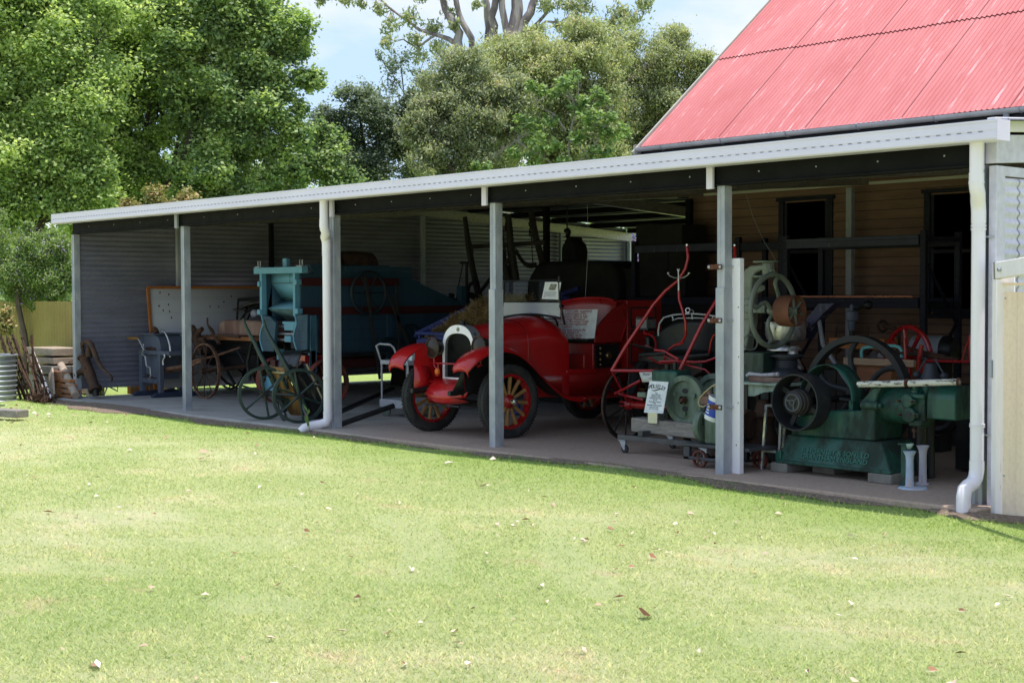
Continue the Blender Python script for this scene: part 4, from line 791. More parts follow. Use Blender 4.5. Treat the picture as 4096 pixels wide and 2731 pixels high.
tree('young_tree', 'slender young tree with pale stem and glossy bright leaves rising just over the shed roof', 'trees behind the shed', (-16.665,12.025,1.132),
     [[((-16.633,12.061,1.131),0.038),((-16.742,12.083,3.973),0.030),((-16.846,12.001,4.636),0.028),((-16.821,12.058,5.204),0.023),((-16.739,12.178,5.772),0.019),((-16.720,12.227,6.340),0.011)], [((-16.819,12.056,5.110),0.019),((-17.018,11.854,5.489),0.014),((-17.276,11.578,5.680),0.009)], [((-16.768,12.069,4.257),0.021),((-16.554,12.325,4.635),0.017),((-16.345,12.586,5.202),0.011),((-16.260,12.703,5.675),0.008)], [((-16.759,12.074,4.162),0.019),((-17.123,11.689,4.543),0.013),((-17.513,11.277,4.924),0.009)]],
     [((-16.719,12.226,6.293),0.17),((-16.840,12.080,6.057),0.20),((-16.650,12.291,6.056),0.20),((-17.027,11.865,5.916),0.15),((-17.187,11.690,5.964),0.16),((-17.285,11.587,6.059),0.13),((-16.580,12.354,5.771),0.17),((-16.361,12.604,5.912),0.20),((-16.293,12.669,5.722),0.15),((-16.701,12.207,5.535),0.20),((-17.458,11.357,5.302),0.22),((-17.265,11.566,5.207),0.22),((-17.077,11.779,5.300),0.17),((-16.569,12.342,5.298),0.22),((-16.316,12.624,5.344),0.24),((-16.127,12.837,5.390),0.17),((-17.386,11.418,4.923),0.22),((-17.130,11.697,4.827),0.24),((-16.874,11.976,4.731),0.20),((-16.561,12.332,4.919),0.24),((-16.245,12.686,5.012),0.22),((-16.057,12.900,5.106),0.20),((-17.506,11.270,4.640),0.20),((-17.248,11.546,4.449),0.22),((-16.427,12.466,4.634),0.22),((-16.236,12.676,4.614),0.15),((-16.803,12.038,4.399),0.22),((-18.070,10.628,4.311),0.11),((-17.944,10.770,4.339),0.09),((-16.485,12.389,4.398),0.20),((-16.184,12.759,5.106),0.13)],
     0.42, M['leaf_light'], M['bark_pale'], 0.11, 230, 0, thin=.5)
tree('jacaranda_tree', 'jacaranda with violet blossom glimpsed through the branches and the back of the shed', 'trees behind the shed', (-27.956,21.905,0.919),
     [[((-27.956,21.905,0.919),0.127),((-27.973,22.028,3.729),0.113),((-28.529,21.496,5.418),0.070),((-29.023,20.999,6.404),0.056)], [((-27.989,22.025,4.010),0.084),((-27.211,22.958,5.411),0.056),((-26.668,23.609,6.392),0.042)]],
     [((-29.042,21.021,7.247),0.42),((-30.436,19.433,6.412),0.51),((-29.871,20.060,6.409),0.54),((-29.309,20.690,6.546),0.51),((-30.605,19.203,5.570),0.48),((-30.037,19.826,5.426),0.51),((-28.737,21.309,6.262),0.42),((-26.677,23.620,6.813),0.42),((-26.281,24.016,5.968),0.48),((-25.941,24.265,3.437),0.51),((-26.110,24.035,2.595),0.51),((-26.312,23.841,3.158),0.35),((-25.453,24.977,6.807),0.39),((-25.933,24.466,7.231),0.34)],
     0.42, M['jaca'], M['bark_brown'], 0.11, 210, 0, thin=.7)
tree('flowering_bush', 'pale green bush with small violet flowers hanging over the yellow fence', '', (-18.258,0.489,-0.089),
     [[((-18.182,0.572,-0.089),0.060),((-18.265,0.519,0.659),0.052),((-18.392,0.416,1.408),0.045),((-18.459,0.379,2.157),0.022)], [((-18.254,0.508,0.210),0.022),((-18.041,0.805,1.407),0.015),((-17.904,0.987,2.005),0.011)], [((-18.256,0.510,0.285),0.022),((-18.539,0.245,1.260),0.015),((-18.707,0.097,2.009),0.011)]],
     [((-18.545,0.307,2.607),0.26),((-18.316,0.553,2.456),0.24),((-18.110,0.770,2.230),0.26),((-17.909,0.992,2.229),0.22),((-18.508,0.321,2.083),0.33),((-18.203,0.651,1.931),0.33),((-17.951,0.927,1.855),0.28),((-17.829,1.070,2.004),0.21),((-18.548,0.255,1.634),0.24),((-18.295,0.531,1.558),0.17),((-18.046,0.810,1.616),0.17),((-17.846,1.034,1.667),0.17),((-18.760,0.045,2.159),0.34),((-18.602,0.259,2.906),0.14),((-18.117,0.779,2.567),0.14),((-18.747,0.030,1.560),0.26),((-18.465,0.330,1.319),0.08),((-18.231,0.593,1.370),0.08),((-18.322,0.561,2.755),0.10),((-17.864,1.054,2.453),0.14),((-17.966,0.888,1.406),0.08),((-18.402,0.427,1.858),0.26)],
     0.5, M['leaf_bush'], M['bark_brown'], 0.05, 1500, 1)
tree('rusty_leaved_shrub', 'shrub with reddish tips showing above the left part of the shed roof', '', (-17.187,2.490,1.243),
     [[((-17.187,2.490,1.243),0.031),((-17.204,2.532,2.465),0.023),((-17.281,2.482,3.153),0.015)]],
     [((-17.589,2.142,3.170),0.12),((-17.386,2.370,3.230),0.15),((-17.182,2.599,3.290),0.18),((-16.977,2.825,3.266),0.17),((-16.796,3.022,3.211),0.11),((-17.278,2.478,3.000),0.23),((-17.022,2.762,2.999),0.23),((-17.483,2.251,3.001),0.18)],
     0.42, M['leaf_rusty'], M['bark_brown'], 0.06, 1100, 0)
tree('rusty_leaved_shrub', 'small shrub with pinkish dry tips hanging above the rusty iron bars', '', (-15.229,-1.370,0.151),
     [[((-15.229,-1.370,0.151),0.019),((-15.201,-1.306,0.792),0.013),((-15.146,-1.223,1.241),0.010)]],
     [((-15.148,-1.221,1.305),0.10),((-15.101,-1.178,1.145),0.10),((-15.186,-1.274,1.113),0.15),((-15.056,-1.133,1.048),0.06),((-15.225,-1.326,0.921),0.19)],
     0.42, M['leaf_rusty'], M['bark_brown'], 0.045, 1800, 0)

# ------------------------------------------------------------ things in the yard, left and right of the shed
def simple(name, mb, m, label, cat, group=None, bev=0, loc=None, smooth=40):
    vs = [V(p) for p in mb.v]; lo = [min(p[i] for p in vs) for i in range(3)]; hi = [max(p[i] for p in vs) for i in range(3)]
    org = loc or ((lo[0] + hi[0]) / 2, (lo[1] + hi[1]) / 2, lo[2])
    return tag(obj(name, mb, m, None, bev, smooth, org=org), label, cat, group)

M['yellow_fence'] = corr_mat('mustard_corrugated_fence', (.24, .19, .05), (.36, .29, .085), .6, .1, (.6, 1, .3))
def yard_left():
    mb = MB(); mb.corr((-20.5, .62, -.05), (4.95, 0, 0), (0, 0, 1.52), .11, .013, 1, 8)
    o = simple('corrugated_fence', mb, M['yellow_fence'], 'mustard yellow corrugated fence with rust marks left of the shed', 'fence')
    mb = MB()
    for x, z in ((-16.15, .75), (-16.03, .70), (-15.92, .66), (-15.80, .68), (-16.10, .42), (-15.98, .40)): mb.bx(x - .018, x + .012, .600, .604, z - .07, z + .08)
    p = obj('rust_mark', mb, M['rust_strap'], o, org=tuple(o['_w']))
    mb = MB(); mb.bx(-20.5, -15.6, .66, .72, 1.30, 1.37)
    p = obj('rail', mb, M['wood_grey'], o, org=tuple(o['_w']))
    # ribbed water tank
    c = V((-16.184,-0.900,-0.040)); c.z = -.05
    T = thing('water_tank', 'small ribbed galvanised tank at the left edge of the lawn', 'tank', tuple(c))
    pr = []; z = 0
    for i in range(121): z = .70 * i / 120; pr.append((.33 + .014 * math.cos(2 * PI * z / .0765), z))
    obj('tank_wall', MB().lathe(c, (0, 0, 1), pr, 40), M['galv'], T)
    obj('tank_rim', MB().torus(c + V((0, 0, .70)), (0, 0, 1), .345, .012, 36, 8), M['galv'], T)
    # bundle of rusty iron bars leaning together
    g = random.Random(4)
    bars = [((2, 770), (48, 912)), ((12, 762), (62, 914)), ((20, 775), (70, 915)), ((28, 768), (82, 914)), ((36, 780), (78, 916)), ((44, 772), (96, 915)), ((5, 790), (58, 914)),
            ((48, 790), (110, 912)), ((16, 784), (88, 916)), ((50, 776), (74, 900)), ((58, 800), (100, 914)), ((24, 790), (66, 916)), ((70, 812), (112, 912)), ((8, 776), (76, 914)), ((34, 764), (92, 913)), ((62, 850), (120, 914))]
    pts = [((-16.643,-0.600,0.941), (-15.912,-0.600,-0.001)), ((-16.592,-0.550,0.996), (-15.686,-0.600,-0.003)), ((-16.580,-0.500,0.905), (-15.558,-0.600,-0.003)), ((-16.563,-0.450,0.953), (-15.369,-0.600,0.014)), ((-16.550,-0.400,0.869), (-15.547,-0.550,-0.012)), ((-16.142,-0.500,1.016), (-15.151,-0.600,0.018)),
           ((-16.962,-0.450,0.791), (-15.984,-0.500,-0.024)), ((-16.319,-0.400,0.806), (-14.980,-0.580,0.046)), ((-16.530,-0.550,0.846), (-15.229,-0.620,0.009)), ((-15.839,-0.450,0.953), (-15.564,-0.500,0.058)), ((-16.157,-0.400,0.741), (-15.202,-0.550,0.020)), ((-16.708,-0.420,0.797), (-15.855,-0.500,-0.030)), ((-16.015,-0.350,0.662), (-15.068,-0.500,0.037)), ((-16.113,-0.380,0.537), (-14.916,-0.500,0.032))]
    for k, (a, b) in enumerate(pts):
        a = V(a); b = V(b); b.z = -.03; mb = MB(); mid = a.lerp(b, .5) + V((g.uniform(-.02, .02), 0, g.uniform(-.015, .015)))
        flat = k % 3 == 0; r = .012 if k % 4 else .018
        if flat: mb.beam(a, b, .05, .016, (0, -1, .3))
        else: mb.tube([a, mid, b], r, 6)
        d = (b - a).normalized()
        n_ = 4 + k % 4
        for j in range(n_):
            q = a + (b - a) * ((j + .5) / n_)
            if k % 3 == 1: mb.torus(q + V((.028, -.02, 0)), (.3, 1, .2), .026, .008, 12, 6)
            elif k % 3 == 2: mb.lathe(q, d, [(r, -.03), (r + .014, -.012), (r + .014, .012), (r, .03)], 8)
            else: mb.beam(q - V((.035, .02, 0)), q + V((.035, -.02, .01)), .02, .02)
        simple('iron_bar', mb, M['rust'] if k % 2 else M['rust_dark'], 'rusty old iron bar leaning in the bundle beside the ribbed tank', 'iron bar', 'rusty iron bars leaning together beside the tank')
    # heap of rusty chain at the foot of the bars
    mb = MB(); c = V((-15.072,-0.620,0.083))
    for k in range(46):
        q = c + V((g.gauss(0, .16), g.gauss(0, .06), 0)); q.z = -.02 + abs(g.gauss(0, .08)); mb.torus(q, (g.uniform(-1, 1), g.uniform(-1, 1), g.uniform(-1, 1)), .030, .008, 10, 5)
    simple('chain', mb, M['rust'], 'heap of rusty chain links at the foot of the iron bars', 'chain')
    # sleepers, boards, bricks, log
    def blk(x0, y0, x1, y1, Y, m, nm, lb, cat, grp=None, dep=.2, rz=0): pass
    def box_at(a, b, dep, m, nm, lb, cat, grp=None, bev=.006):
        a = V(a); b = V(b); mb = MB(); mb.bx(a.x, b.x, a.y, a.y + dep, b.z, a.z); return simple(nm, mb, m, lb, cat, grp, bev)
    box_at((-16.973,-0.050,0.731), (-15.974,-0.050,0.619), .5, M['wood_old'], 'timber_block', 'mossy grey timber block on top of the sleeper stack', 'timber block')
    box_at((-16.944,-0.050,0.583), (-15.946,-0.050,0.490), .5, M['wood_old'], 'timber_block', 'second timber block from the top of the sleeper stack', 'timber block')
    box_at((-16.765,-0.100,0.457), (-15.824,-0.100,0.346), .5, M['wood_grey'], 'timber_block', 'pinkish timber block low in the sleeper stack', 'timber block')
    box_at((-16.887,-0.050,0.295), (-15.980,-0.050,-0.033), .4, M['wood_grey'], 'timber_block', 'wide grey bottom timber of the sleeper stack', 'timber block')
    def board(a, b, w, th, m, lb, nm='leaning_board', cat='board'):
        mb = MB(); mb.beam(a, b, w, th, (0, -1, .15)); return simple(nm, mb, m, lb, cat, None, .004)
    board((-16.190,-0.180,0.307), (-15.591,-0.420,-0.007), .20, .03, M['wood_grey'], 'broad grey board leaning on the sleeper stack')
    board((-15.800,-0.160,0.390), (-15.215,-0.400,0.011), .15, .03, M['wood_old'], 'narrow pale pinkish board leaning on the sleeper stack')
    mb = MB(); a, b = V((-16.361,-0.220,0.731)), V((-14.993,-0.520,0.023)); mb.tube([a, b], .017, 8)
    st = simple('striped_pole', mb, M['white'], 'white and pink weathered pole leaning across the boards', 'pole')
    mb = MB()
    for k in range(8): q = a.lerp(b, .06 + k * .12); mb.cyl(q, q + (b - a).normalized() * .05, .0178, n=8)
    obj('rust_band', mb, M['rust_strap'], st, org=tuple(st['_w']))
    box_at((-15.810,-0.120,0.388), (-15.502,-0.120,0.252), .14, M['brick'], 'brick', 'single orange brick standing above the others beside the log', 'brick', None, .004)
    box_at((-15.612,-0.140,0.282), (-15.183,-0.140,0.233), .12, M['brick'], 'brick', 'small top brick of the stack beside the log', 'brick', None, .004)
    box_at((-15.586,-0.160,0.209), (-15.127,-0.160,0.157), .12, M['brick'], 'brick', 'middle brick of the stack beside the log', 'brick', None, .004)
    box_at((-15.622,-0.180,0.127), (-15.011,-0.180,0.083), .14, M['brick'], 'brick', 'wide lower brick of the stack beside the log', 'brick', None, .004)
    box_at((-15.594,-0.180,0.048), (-15.074,-0.180,0.007), .14, M['brick'], 'brick', 'bottom brick of the stack beside the log', 'brick', None, .004)
    box_at((-16.098,0.000,0.214), (-15.758,0.000,-0.024), .14, M['brick'], 'brick', 'tall brick behind the brick stack', 'brick', None, .004)
    mb = MB(); a, b = V((-15.898,0.050,0.474)), V((-14.935,-0.160,0.053)); mb.tube([a, a.lerp(b, .5), b], [.058, .062, .06], 14); simple('log', mb, M['wood_old'], 'peeling round log leaning against the corner post of the shed', 'log')
    box_at((-16.252,0.300,0.551), (-15.877,0.300,0.418), .3, M['wood_red'], 'timber_block', 'reddish timber block behind the corner post', 'timber block')
    box_at((-16.289,0.300,0.396), (-15.890,0.300,0.002), .3, M['wood_old'], 'timber_block', 'pale timber block behind the leaning log', 'timber block')
    mb = MB(); mb.tube([(-16.553,0.200,0.418), (-15.628,0.200,0.560)], .008, 5); simple('iron_rod', mb, M['rust_dark'], 'thin rusty rod lying across the timber blocks', 'rod')
    # weathered timber lying on the grass
    mb = MB(); a, b = V((-13.329,-2.224,0.030)), V((-12.541,-2.010,0.030)); mb.beam(a, b, .20, .10); o = simple('timber_sleeper', mb, M['wood_grey'], 'weathered timber sleeper lying on the grass at the left edge', 'timber', None, .012)
    # glimpsed under the wall
    for k, (a, b) in enumerate((((-15.600,0.375,0.075), (-15.600,0.498,-0.014)), ((-15.600,1.429,0.151), (-15.600,1.606,-0.013)), ((-15.700,1.796,0.145), (-15.700,1.930,-0.005)), ((-15.700,1.134,0.118), (-15.700,1.425,-0.024)))):
        a = V(a); b = V(b); mb = MB(); mb.bx(a.x - .12, a.x, a.y, b.y, -.03, a.z + .08)
        simple('brick', mb, M['brick'] if k else M['white'], ('pale stone seen under the end wall beside the pump', 'orange brick seen under the end wall behind the blue hand mill', 'orange brick farther back under the end wall', 'row of orange brick under the end wall left of the hand mill')[k], 'brick', None, .004)
    mb = MB(); mb.tube([(-15.500,0.452,0.138), (-15.500,0.582,0.001), (-15.500,0.636,0.136)], .014, 6).tube([(-15.500,0.636,0.136), (-15.500,0.806,0.045), (-15.500,0.807,0.128)], .012, 6); simple('bent_frame', mb, M['alu'], 'bent bright metal frame lying beyond the end wall', 'frame')
yard_left()

def yard_right():
    # white weathered gate post with rail and cream sheet fence
    T = thing('timber_gate_post', 'weathered white timber post with a cracked rail bolted on top', 'gate post', (.22, -.06, -.05))
    mb = MB(); mb.prism([(.135, -.13, -.08), (.20, -.19, -.08), (.30, -.10, -.08), (.235, -.03, -.08)], (0, 0, 1.86)); obj('post', mb, M['gatewood'], T, bev=.008)
    mb = MB(); a = V((0.245,-0.260,1.726)); b = a + V((.95, -.62, .075)); mb.beam(a, b, .05, .12); r = obj('rail', mb, M['gatewood'], T, bev=.006)
    obj('rail_end', MB().beam(a - (b - a).normalized() * .004, a + (b - a).normalized() * .02, .052, .122), M['wood_grey'], r)
    q = a.lerp(b, .09) + V((-.018, -.024, 0)); obj('bolt', MB().cyl(q, q + V((-.01, -.014, 0)), .014, n=8), M['galv'], r)
    obj('hinge', MB().bx(.236, .262, -.12, -.05, 1.40, 1.44).cyl((.258, -.12, 1.45), (.258, -.12, 1.32), .012, n=10).bx(.236, .255, -.12, -.05, .72, .745), M['galv_post'], T)
    obj('latch_plate', MB().bx(.14, .155, -.165, -.135, .95, 1.08), M['galv_post'], T)
    T = thing('sheet_fence', 'cream coloured metal sheet fence panel at the right edge', 'fence', (.6, -.4, -.05))
    mb = MB(); o = V((0.252,-0.160,0.030)); u = V((.80, -.35, 0)); n_ = V((-.35, -.80, 0)).normalized(); prof = [(0, 0), (.01, .02), (.06, .022), (.10, .012), (.16, .012), (.20, .03), (.26, .03), (.30, .012), (.42, .012), (.46, .03), (.52, .03), (.56, .012), (.8, .012), (1.2, .012)]
    vs = []
    for d, h in prof: p = o + u * d + n_ * h * .6; vs += [(p.x, p.y, -.05), (p.x, p.y, 1.575)]
    mb.add(vs, [(2 * i, 2 * i + 2, 2 * i + 3, 2 * i + 1) for i in range(len(prof) - 1)])
    pn = obj('panel', mb, M['cream'], T, solid=.004, smooth=0)
    mb = MB(); mb.beam(o + V((0, 0, 1.60)) + n_ * -.0, o + u * 1.2 + V((0, 0, 1.60)), .045, .02); obj('capping', mb, M['cream'], T)
    mb = MB()
    for z in (1.53, .25): q = o + n_ * .016 + u * .035; mb.cyl((q.x, q.y, z), (q.x + n_.x * .006, q.y + n_.y * .006, z), .007, n=8)
    obj('screw', mb, M['galv'], pn)
    # pale leaves and gravel at its foot
M['cream'] = corr_mat('cream_colour_sheet', (.84, .64, .50), (.92, .72, .57), .5, .0, (1, 1, .3))
M['gatewood'] = wood('cracked_white_paint_on_timber', (.80, .73, .76), (.90, .83, .86), (9, 9, .8), .8, (.24, .20, .18), .62)
yard_right()

M['brass'] = paint('old_brass', (.30, .20, .10), .3, .9, .3, 6, bump=0)
# ------------------------------------------------------------ the red fire engine
def arch(hw, z0, z1, r, n=10, k=2.2):
    """outline of an arch from bottom left over the top to bottom right: (x, z)"""
    p = [(-hw, z0)]
    for i in range(n * 2 + 1):
        a = PI - PI * i / (n * 2); c, s = math.cos(a), math.sin(a)
        p.append((hw * math.copysign(abs(c) ** (2 / k), c), (z1 - r) + r * abs(s) ** (2 / k)))
    p.append((hw, z0)); return p
def loft(secs):
    mb = MB(); n = len(secs[0]); vs = [p for s in secs for p in s]
    return mb.add(vs, [(j * n + i, j * n + i + 1, (j + 1) * n + i + 1, (j + 1) * n + i) for j in range(len(secs) - 1) for i in range(n - 1)])
def spoked_wheel(T, c, ax, R, tw, tyre, rimm, spm, hubm, capm, nsp=12, tire_r=.28, out=1, name='wheel', ph=.1, spr=(.018, .024), label=None):
    c = V(c); ax = V(ax).normalized()
    w = MB(); w.spokes(c, ax, R * .14, R * tire_r / .40, nsp, spr[0], ph, spr[1], 8); wh = obj(name, w, spm, T)
    if label: wh['label'] = label
    r = MB(); q = R * tire_r / .40; r.rim(c, ax, q + .028, q - .012, tw * .62, 48); obj('rim', r, rimm, wh)
    t = MB(); a = q + .016; b = R; hw = tw / 2
    t.lathe(c, ax, [(a, -hw * .6), (a + (b - a) * .35, -hw * .98), (a + (b - a) * .72, -hw), (b - .008, -hw * .80), (b, -hw * .45), (b + .0, -hw * .18), (b - .006, -hw * .14), (b - .006, hw * .14), (b, hw * .18), (b, hw * .45), (b - .008, hw * .80), (a + (b - a) * .72, hw), (a + (b - a) * .35, hw * .98), (a, hw * .6)], 56, True)
    # tread blocks round the shoulder
    d, u, v = frame(ax)
    for s in (-1, 1):
        for i in range(64):
            an = 2 * PI * i / 64; e = u * math.cos(an) + v * math.sin(an); p = c + e * (b - .006) + ax * s * hw * .66; t.beam(p - e * .006, p + e * .0085, .016, .022, ax)
    obj('tyre', t, tyre, wh)
    h = MB(); h.lathe(c, ax * out, [(.0, -.05), (R * .20, -.05), (R * .20, .012), (R * .17, .03), (R * .10, .05), (R * .09, .07), (0, .07)], 24)
    for i in range(6): an = 2 * PI * i / 6; p = c + (u * math.cos(an) + v * math.sin(an)) * R * .155 + ax * out * .02; h.cyl(p, p + ax * out * .016, .008, n=6)
    hb = obj('hub', h, hubm, wh)
    obj('hub_cap', MB().lathe(c, ax * out, [(R * .085, .065), (R * .09, .09), (R * .085, .115), (R * .06, .125), (0, .128)], 20), capm, wh)
    return wh

def fire_engine():
    XC = -6.655
    T = thing('fire_engine', 'vintage red open fire engine with wooden spoked wheels and a white radiator surround', 'fire engine', (XC, 1.8, 0))
    # bonnet, cowl
    def sec(y, hw, zt, r, z0=.60, k=2.4): return [(XC + x, y, z) for x, z in arch(hw, z0, zt, r, 12, k)]
    obj('bonnet', loft([sec(.56, .255, 1.200, .26), sec(.80, .29, 1.225, .26), sec(1.0, .325, 1.248, .27), sec(1.195, .362, 1.268, .28)]), M['red'], T)
    cw = loft([sec(1.197, .366, 1.275, .285, .42), sec(1.30, .385, 1.30, .29, .40), sec(1.42, .415, 1.318, .30, .40), sec(1.56, .445, 1.318, .32, .40), sec(1.68, .465, 1.27, .30, .40), sec(1.745, .462, 1.19, .24, .40)])
    cow = obj('cowl', cw, M['red'], T)
    obj('bulkhead', MB().prism([(XC + x * .97, 1.742, z) for x, z in arch(.46, .42, 1.18, .24, 12, 2.4)], (0, .01, 0)), M['blackwood'], T)
    obj('seam', MB().tube([(x_, 1.196, z_ + .002) for x_, _, z_ in sec(1.196, .368, 1.278, .286)], .004, 5), M['red_dull'], cow)
    mb = MB(); mb.tube([(XC + .285, .60, 1.098), (XC + .335, .9, 1.12), (XC + .378, 1.19, 1.145)], .007, 6); obj('hinge', mb, M['red'], T)
    # radiator
    def ring(o, i, y0, y1):
        n = len(o); vs = [(XC + x, y0, z) for x, z in o] + [(XC + x, y0, z) for x, z in i] + [(XC + x, y1, z) for x, z in o] + [(XC + x, y1 - .0, z) for x, z in i]
        f = []
        for k in range(n):
            j = (k + 1) % n; f += [(k, j, n + j, n + k), (k, 2 * n + k, 2 * n + j, j), (n + k, n + j, 3 * n + j, 3 * n + k)]
        return MB().add(vs, f)
    outl = arch(.270, .575, 1.228, .27, 12, 2.3); inn = arch(.232, .640, 1.135, .19, 12, 2.6)
    rad = obj('radiator_shell', ring(outl, inn, .475, .60), M['chromeold'], T)
    obj('face', ring([(x, z) for x, z in outl], [(x * .995, z) for x, z in inn], .470, .476), M['white'], rad)
    core = MB(); core.bx(XC - .235, XC + .235, .52, .53, .62, 1.14); x = XC - .228
    while x < XC + .23: core.bx(x, x + .0035, .507, .52, .64, 1.13); x += .0125
    for k in range(24): z = .65 + k * .02; core.bx(XC - .23, XC + .23, .512, .52, z, z + .004)
    obj('radiator_core', core, M['black'], T)
    obj('radiator_cap', MB().lathe((XC, .54, 1.222), (0, 0, 1), [(.045, 0), (.045, .012), (.028, .016), (.028, .03), (.036, .034), (.036, .05), (0, .054)], 12), M['black'], T)
    bd = obj('badge', MB().lathe((XC + .005, .470, 1.178), (0, -1, 0), [(.024, 0), (.024, .006), (.0, .007)], 20).xf(Matrix.Identity(4)), M['ink'], T)
    obj('badge_mark', MB().torus((XC + .005, .463, 1.178), (0, -1, 0), .0185, .0022, 20, 6).beam((XC - .006, .462, 1.168), (XC + .005, .462, 1.192), .004, .003).beam((XC + .016, .462, 1.168), (XC + .005, .462, 1.192), .004, .003).beam((XC - .004, .462, 1.176), (XC + .014, .462, 1.176), .004, .003), M['nickel'], bd)
    # lamps
    for cx, cz in ((-6.985, .968), (-6.185, .998)):
        c = V((cx, .37, cz)); d = V((0, -1, .0))
        L = obj('headlight', MB().lathe(c, d, [(.0, -.17), (.05, -.165), (.085, -.12), (.108, -.04), (.113, 0)], 28), M['black'], T)
        obj('lamp_rim', MB().torus(c, d, .112, .009, 28, 8), M['rust_dark'], L)
        obj('lens', MB().lathe(c, d, [(.106, -.004), (.06, .006), (0, .010)], 24), M['lens'], L)
        obj('lamp_bracket', MB().tube([c + V((0, .03, -.10)), c + V((0, .03, -.20)), (XC + (.27 if cx > XC else -.27), .40, .72)], .013, 8), M['red_part'], L)
    obj('tie_rod', MB().tube([(-6.99, .37, .80), (-6.13, .37, .80)], .009, 8), M['red_part'], T)
    a = obj('indicator', MB().sphere((-6.885, .36, .705), .036, 16, 12, (.9, .8, 1.15)), M['amber'], T)
    obj('indicator_bracket', MB().tube([(-6.885, .37, .80), (-6.885, .37, .735)], .008, 6).bx(-6.91, -6.86, .355, .385, .655, .672), M['red_part'], a)
    # wings
    path = [(.035, .775), (.055, .815), (.11, .870), (.20, .925), (.30, .962), (.40, .982), (.50, .985), (.60, .972), (.70, .938), (.80, .885), (.90, .812), (1.0, .728), (1.12, .625), (1.25, .527), (1.37, .455), (1.48, .415), (1.60, .398), (1.75, .390)]
    for s in (-1, 1):
        xi, xo = XC + s * .43, XC + s * .755
        def wing(u, v):
            i = v * (len(path) - 1); k = min(int(i), len(path) - 2); f = i - k; y = path[k][0] * (1 - f) + path[k + 1][0] * f; z = path[k][1] * (1 - f) + path[k + 1][1] * f
            ta = min(1, v * 6); wd = .80 + .20 * math.sin(min(1, v * 5) * PI / 2)
            x = xi + (xo - xi) * (u * wd if u > .0 else 0)
            crown = .028 * math.sin(u * PI * .9) * (1 if v < .8 else max(0, (1 - v) * 5))
            drop = -.045 * max(0, (u - .86) / .14) ** 1.2; sag = -.04 * (1 - ta) * math.sin(u * PI)
            return (x, y - crown * .6 * (1 - min(1, v * 2)), z + crown + drop)
        W = MB().grid(wing, 16, 51); w_ = obj('wing', W, M['red'], T, solid=.004)
        # rolled front lip
        obj('wing_lip', MB().add([wing(u / 12, 0) for u in range(13)] + [(wing(u / 12, 0)[0], wing(u / 12, 0)[1] + .012, wing(u / 12, 0)[2] - .05) for u in range(13)], [(i, i + 1, i + 14, i + 13) for i in range(12)]), M['red'], w_, solid=.004)
        # valance between wing and frame, red towards the middle and black in the arch
        top = [(y, z) for y, z in path[3:14]]; low = [(1.24, .52), (1.0, .47), (.62, .45), (.42, .47), (.22, .52)]
        pts = [(.19, .80)] + top + low
        for off, m_ in ((0, M['red']), (.006 * s, M['black'])):
            obj('valance', MB().add([(xi - s * .012 + off, y, z) for y, z in pts], [tuple(range(len(pts)))]), m_, w_)
        # dark underside
        obj('wing_lining', MB().grid(lambda u, v: (wing(u, v)[0] - s * .004, wing(u, v)[1] + .004, wing(u, v)[2] - .008), 8, 40), M['black'], w_)
        # gusset that sweeps from the wing down to the dumb iron
        g = [(XC + s * .44, .19, .83), (XC + s * .40, .17, .70), (XC + s * .34, .11, .53), (XC + s * .33, .28, .46), (XC + s * .38, .45, .50), (XC + s * .43, .40, .80)]
        obj('wing_stay', MB().add(g, [(0, 1, 2, 3, 4, 5)]), M['red'] if s < 0 else M['black'], w_, solid=.003)
        # frame horn, spring
        obj('dumb_iron', MB().tube([(XC + s * .325, .07, .50), (XC + s * .325, .16, .50), (XC + s * .325, .5, .54), (XC + s * .325, 3.3, .55)], [.028, .03, .032, .032], 10), M['black'], T)
        obj('leaf_spring', MB().prism([(XC + s * .33 - .02, .10, .46), (XC + s * .33 - .02, .6, .39), (XC + s * .33 - .02, 1.05, .46), (XC + s * .33 - .02, .6, .34)], (.04, 0, 0)), M['black'], T)
        obj('running_board', MB().bx(XC + s * .44 if s > 0 else XC - .755, XC + .755 if s > 0 else XC - .44, 1.72, 2.60, .372, .398), M['red_dull'], T, bev=.006)
        obj('splash_apron', MB().add([(XC + s * .455, 1.1, .64), (XC + s * .455, 3.25, .64), (XC + s * .455, 3.25, .395), (XC + s * .455, 1.45, .395), (XC + s * .455, 1.25, .50)], [(0, 1, 2, 3, 4)]), M['red_dull'], T, solid=.006)
    # front apron under the radiator
    def apr(u, v):
        x = (u - .5) * 2; pr = [(.48, .625), (.39, .600), (.28, .565), (.205, .50), (.185, .44), (.205, .385), (.26, .355)]
        i = v * 6; k = min(int(i), 5); f = i - k; y = pr[k][0] * (1 - f) + pr[k + 1][0] * f; z = pr[k][1] * (1 - f) + pr[k + 1][1] * f
        return (XC + x * (.40 - .05 * v - .10 * max(0, v - .6)), y + .10 * x * x * (v > .3), z + .035 * x * x * v)
    obj('front_apron', MB().grid(apr, 14, 18), M['red'], T, solid=.004)
    obj('front_axle', MB().tube([(XC - .6, .64, .40), (XC - .35, .64, .36), (XC, .64, .33), (XC + .35, .64, .36), (XC + .6, .64, .40)], .026, 8), M['black'], T)
    obj('number_bar', MB().tube([(XC - .30, .24, .345), (XC + .30, .24, .345)], .012, 6), M['black'], T)
    for s, (x, y) in ((1, (XC + .615, .67)), (-1, (XC - .63, .60))):
        spoked_wheel(T, (x, y, .40), (1, 0, 0), .405, .125, M['rubber'], M['red_part'], M['wood_spoke'], M['red_part'], M['nickel'], 12, out=s)
        spoked_wheel(T, (XC + s * .56, 3.05, .40), (1, 0, 0), .405, .125, M['rubber'], M['red_part'], M['wood_spoke'], M['red_part'], M['nickel'], 12, out=s)
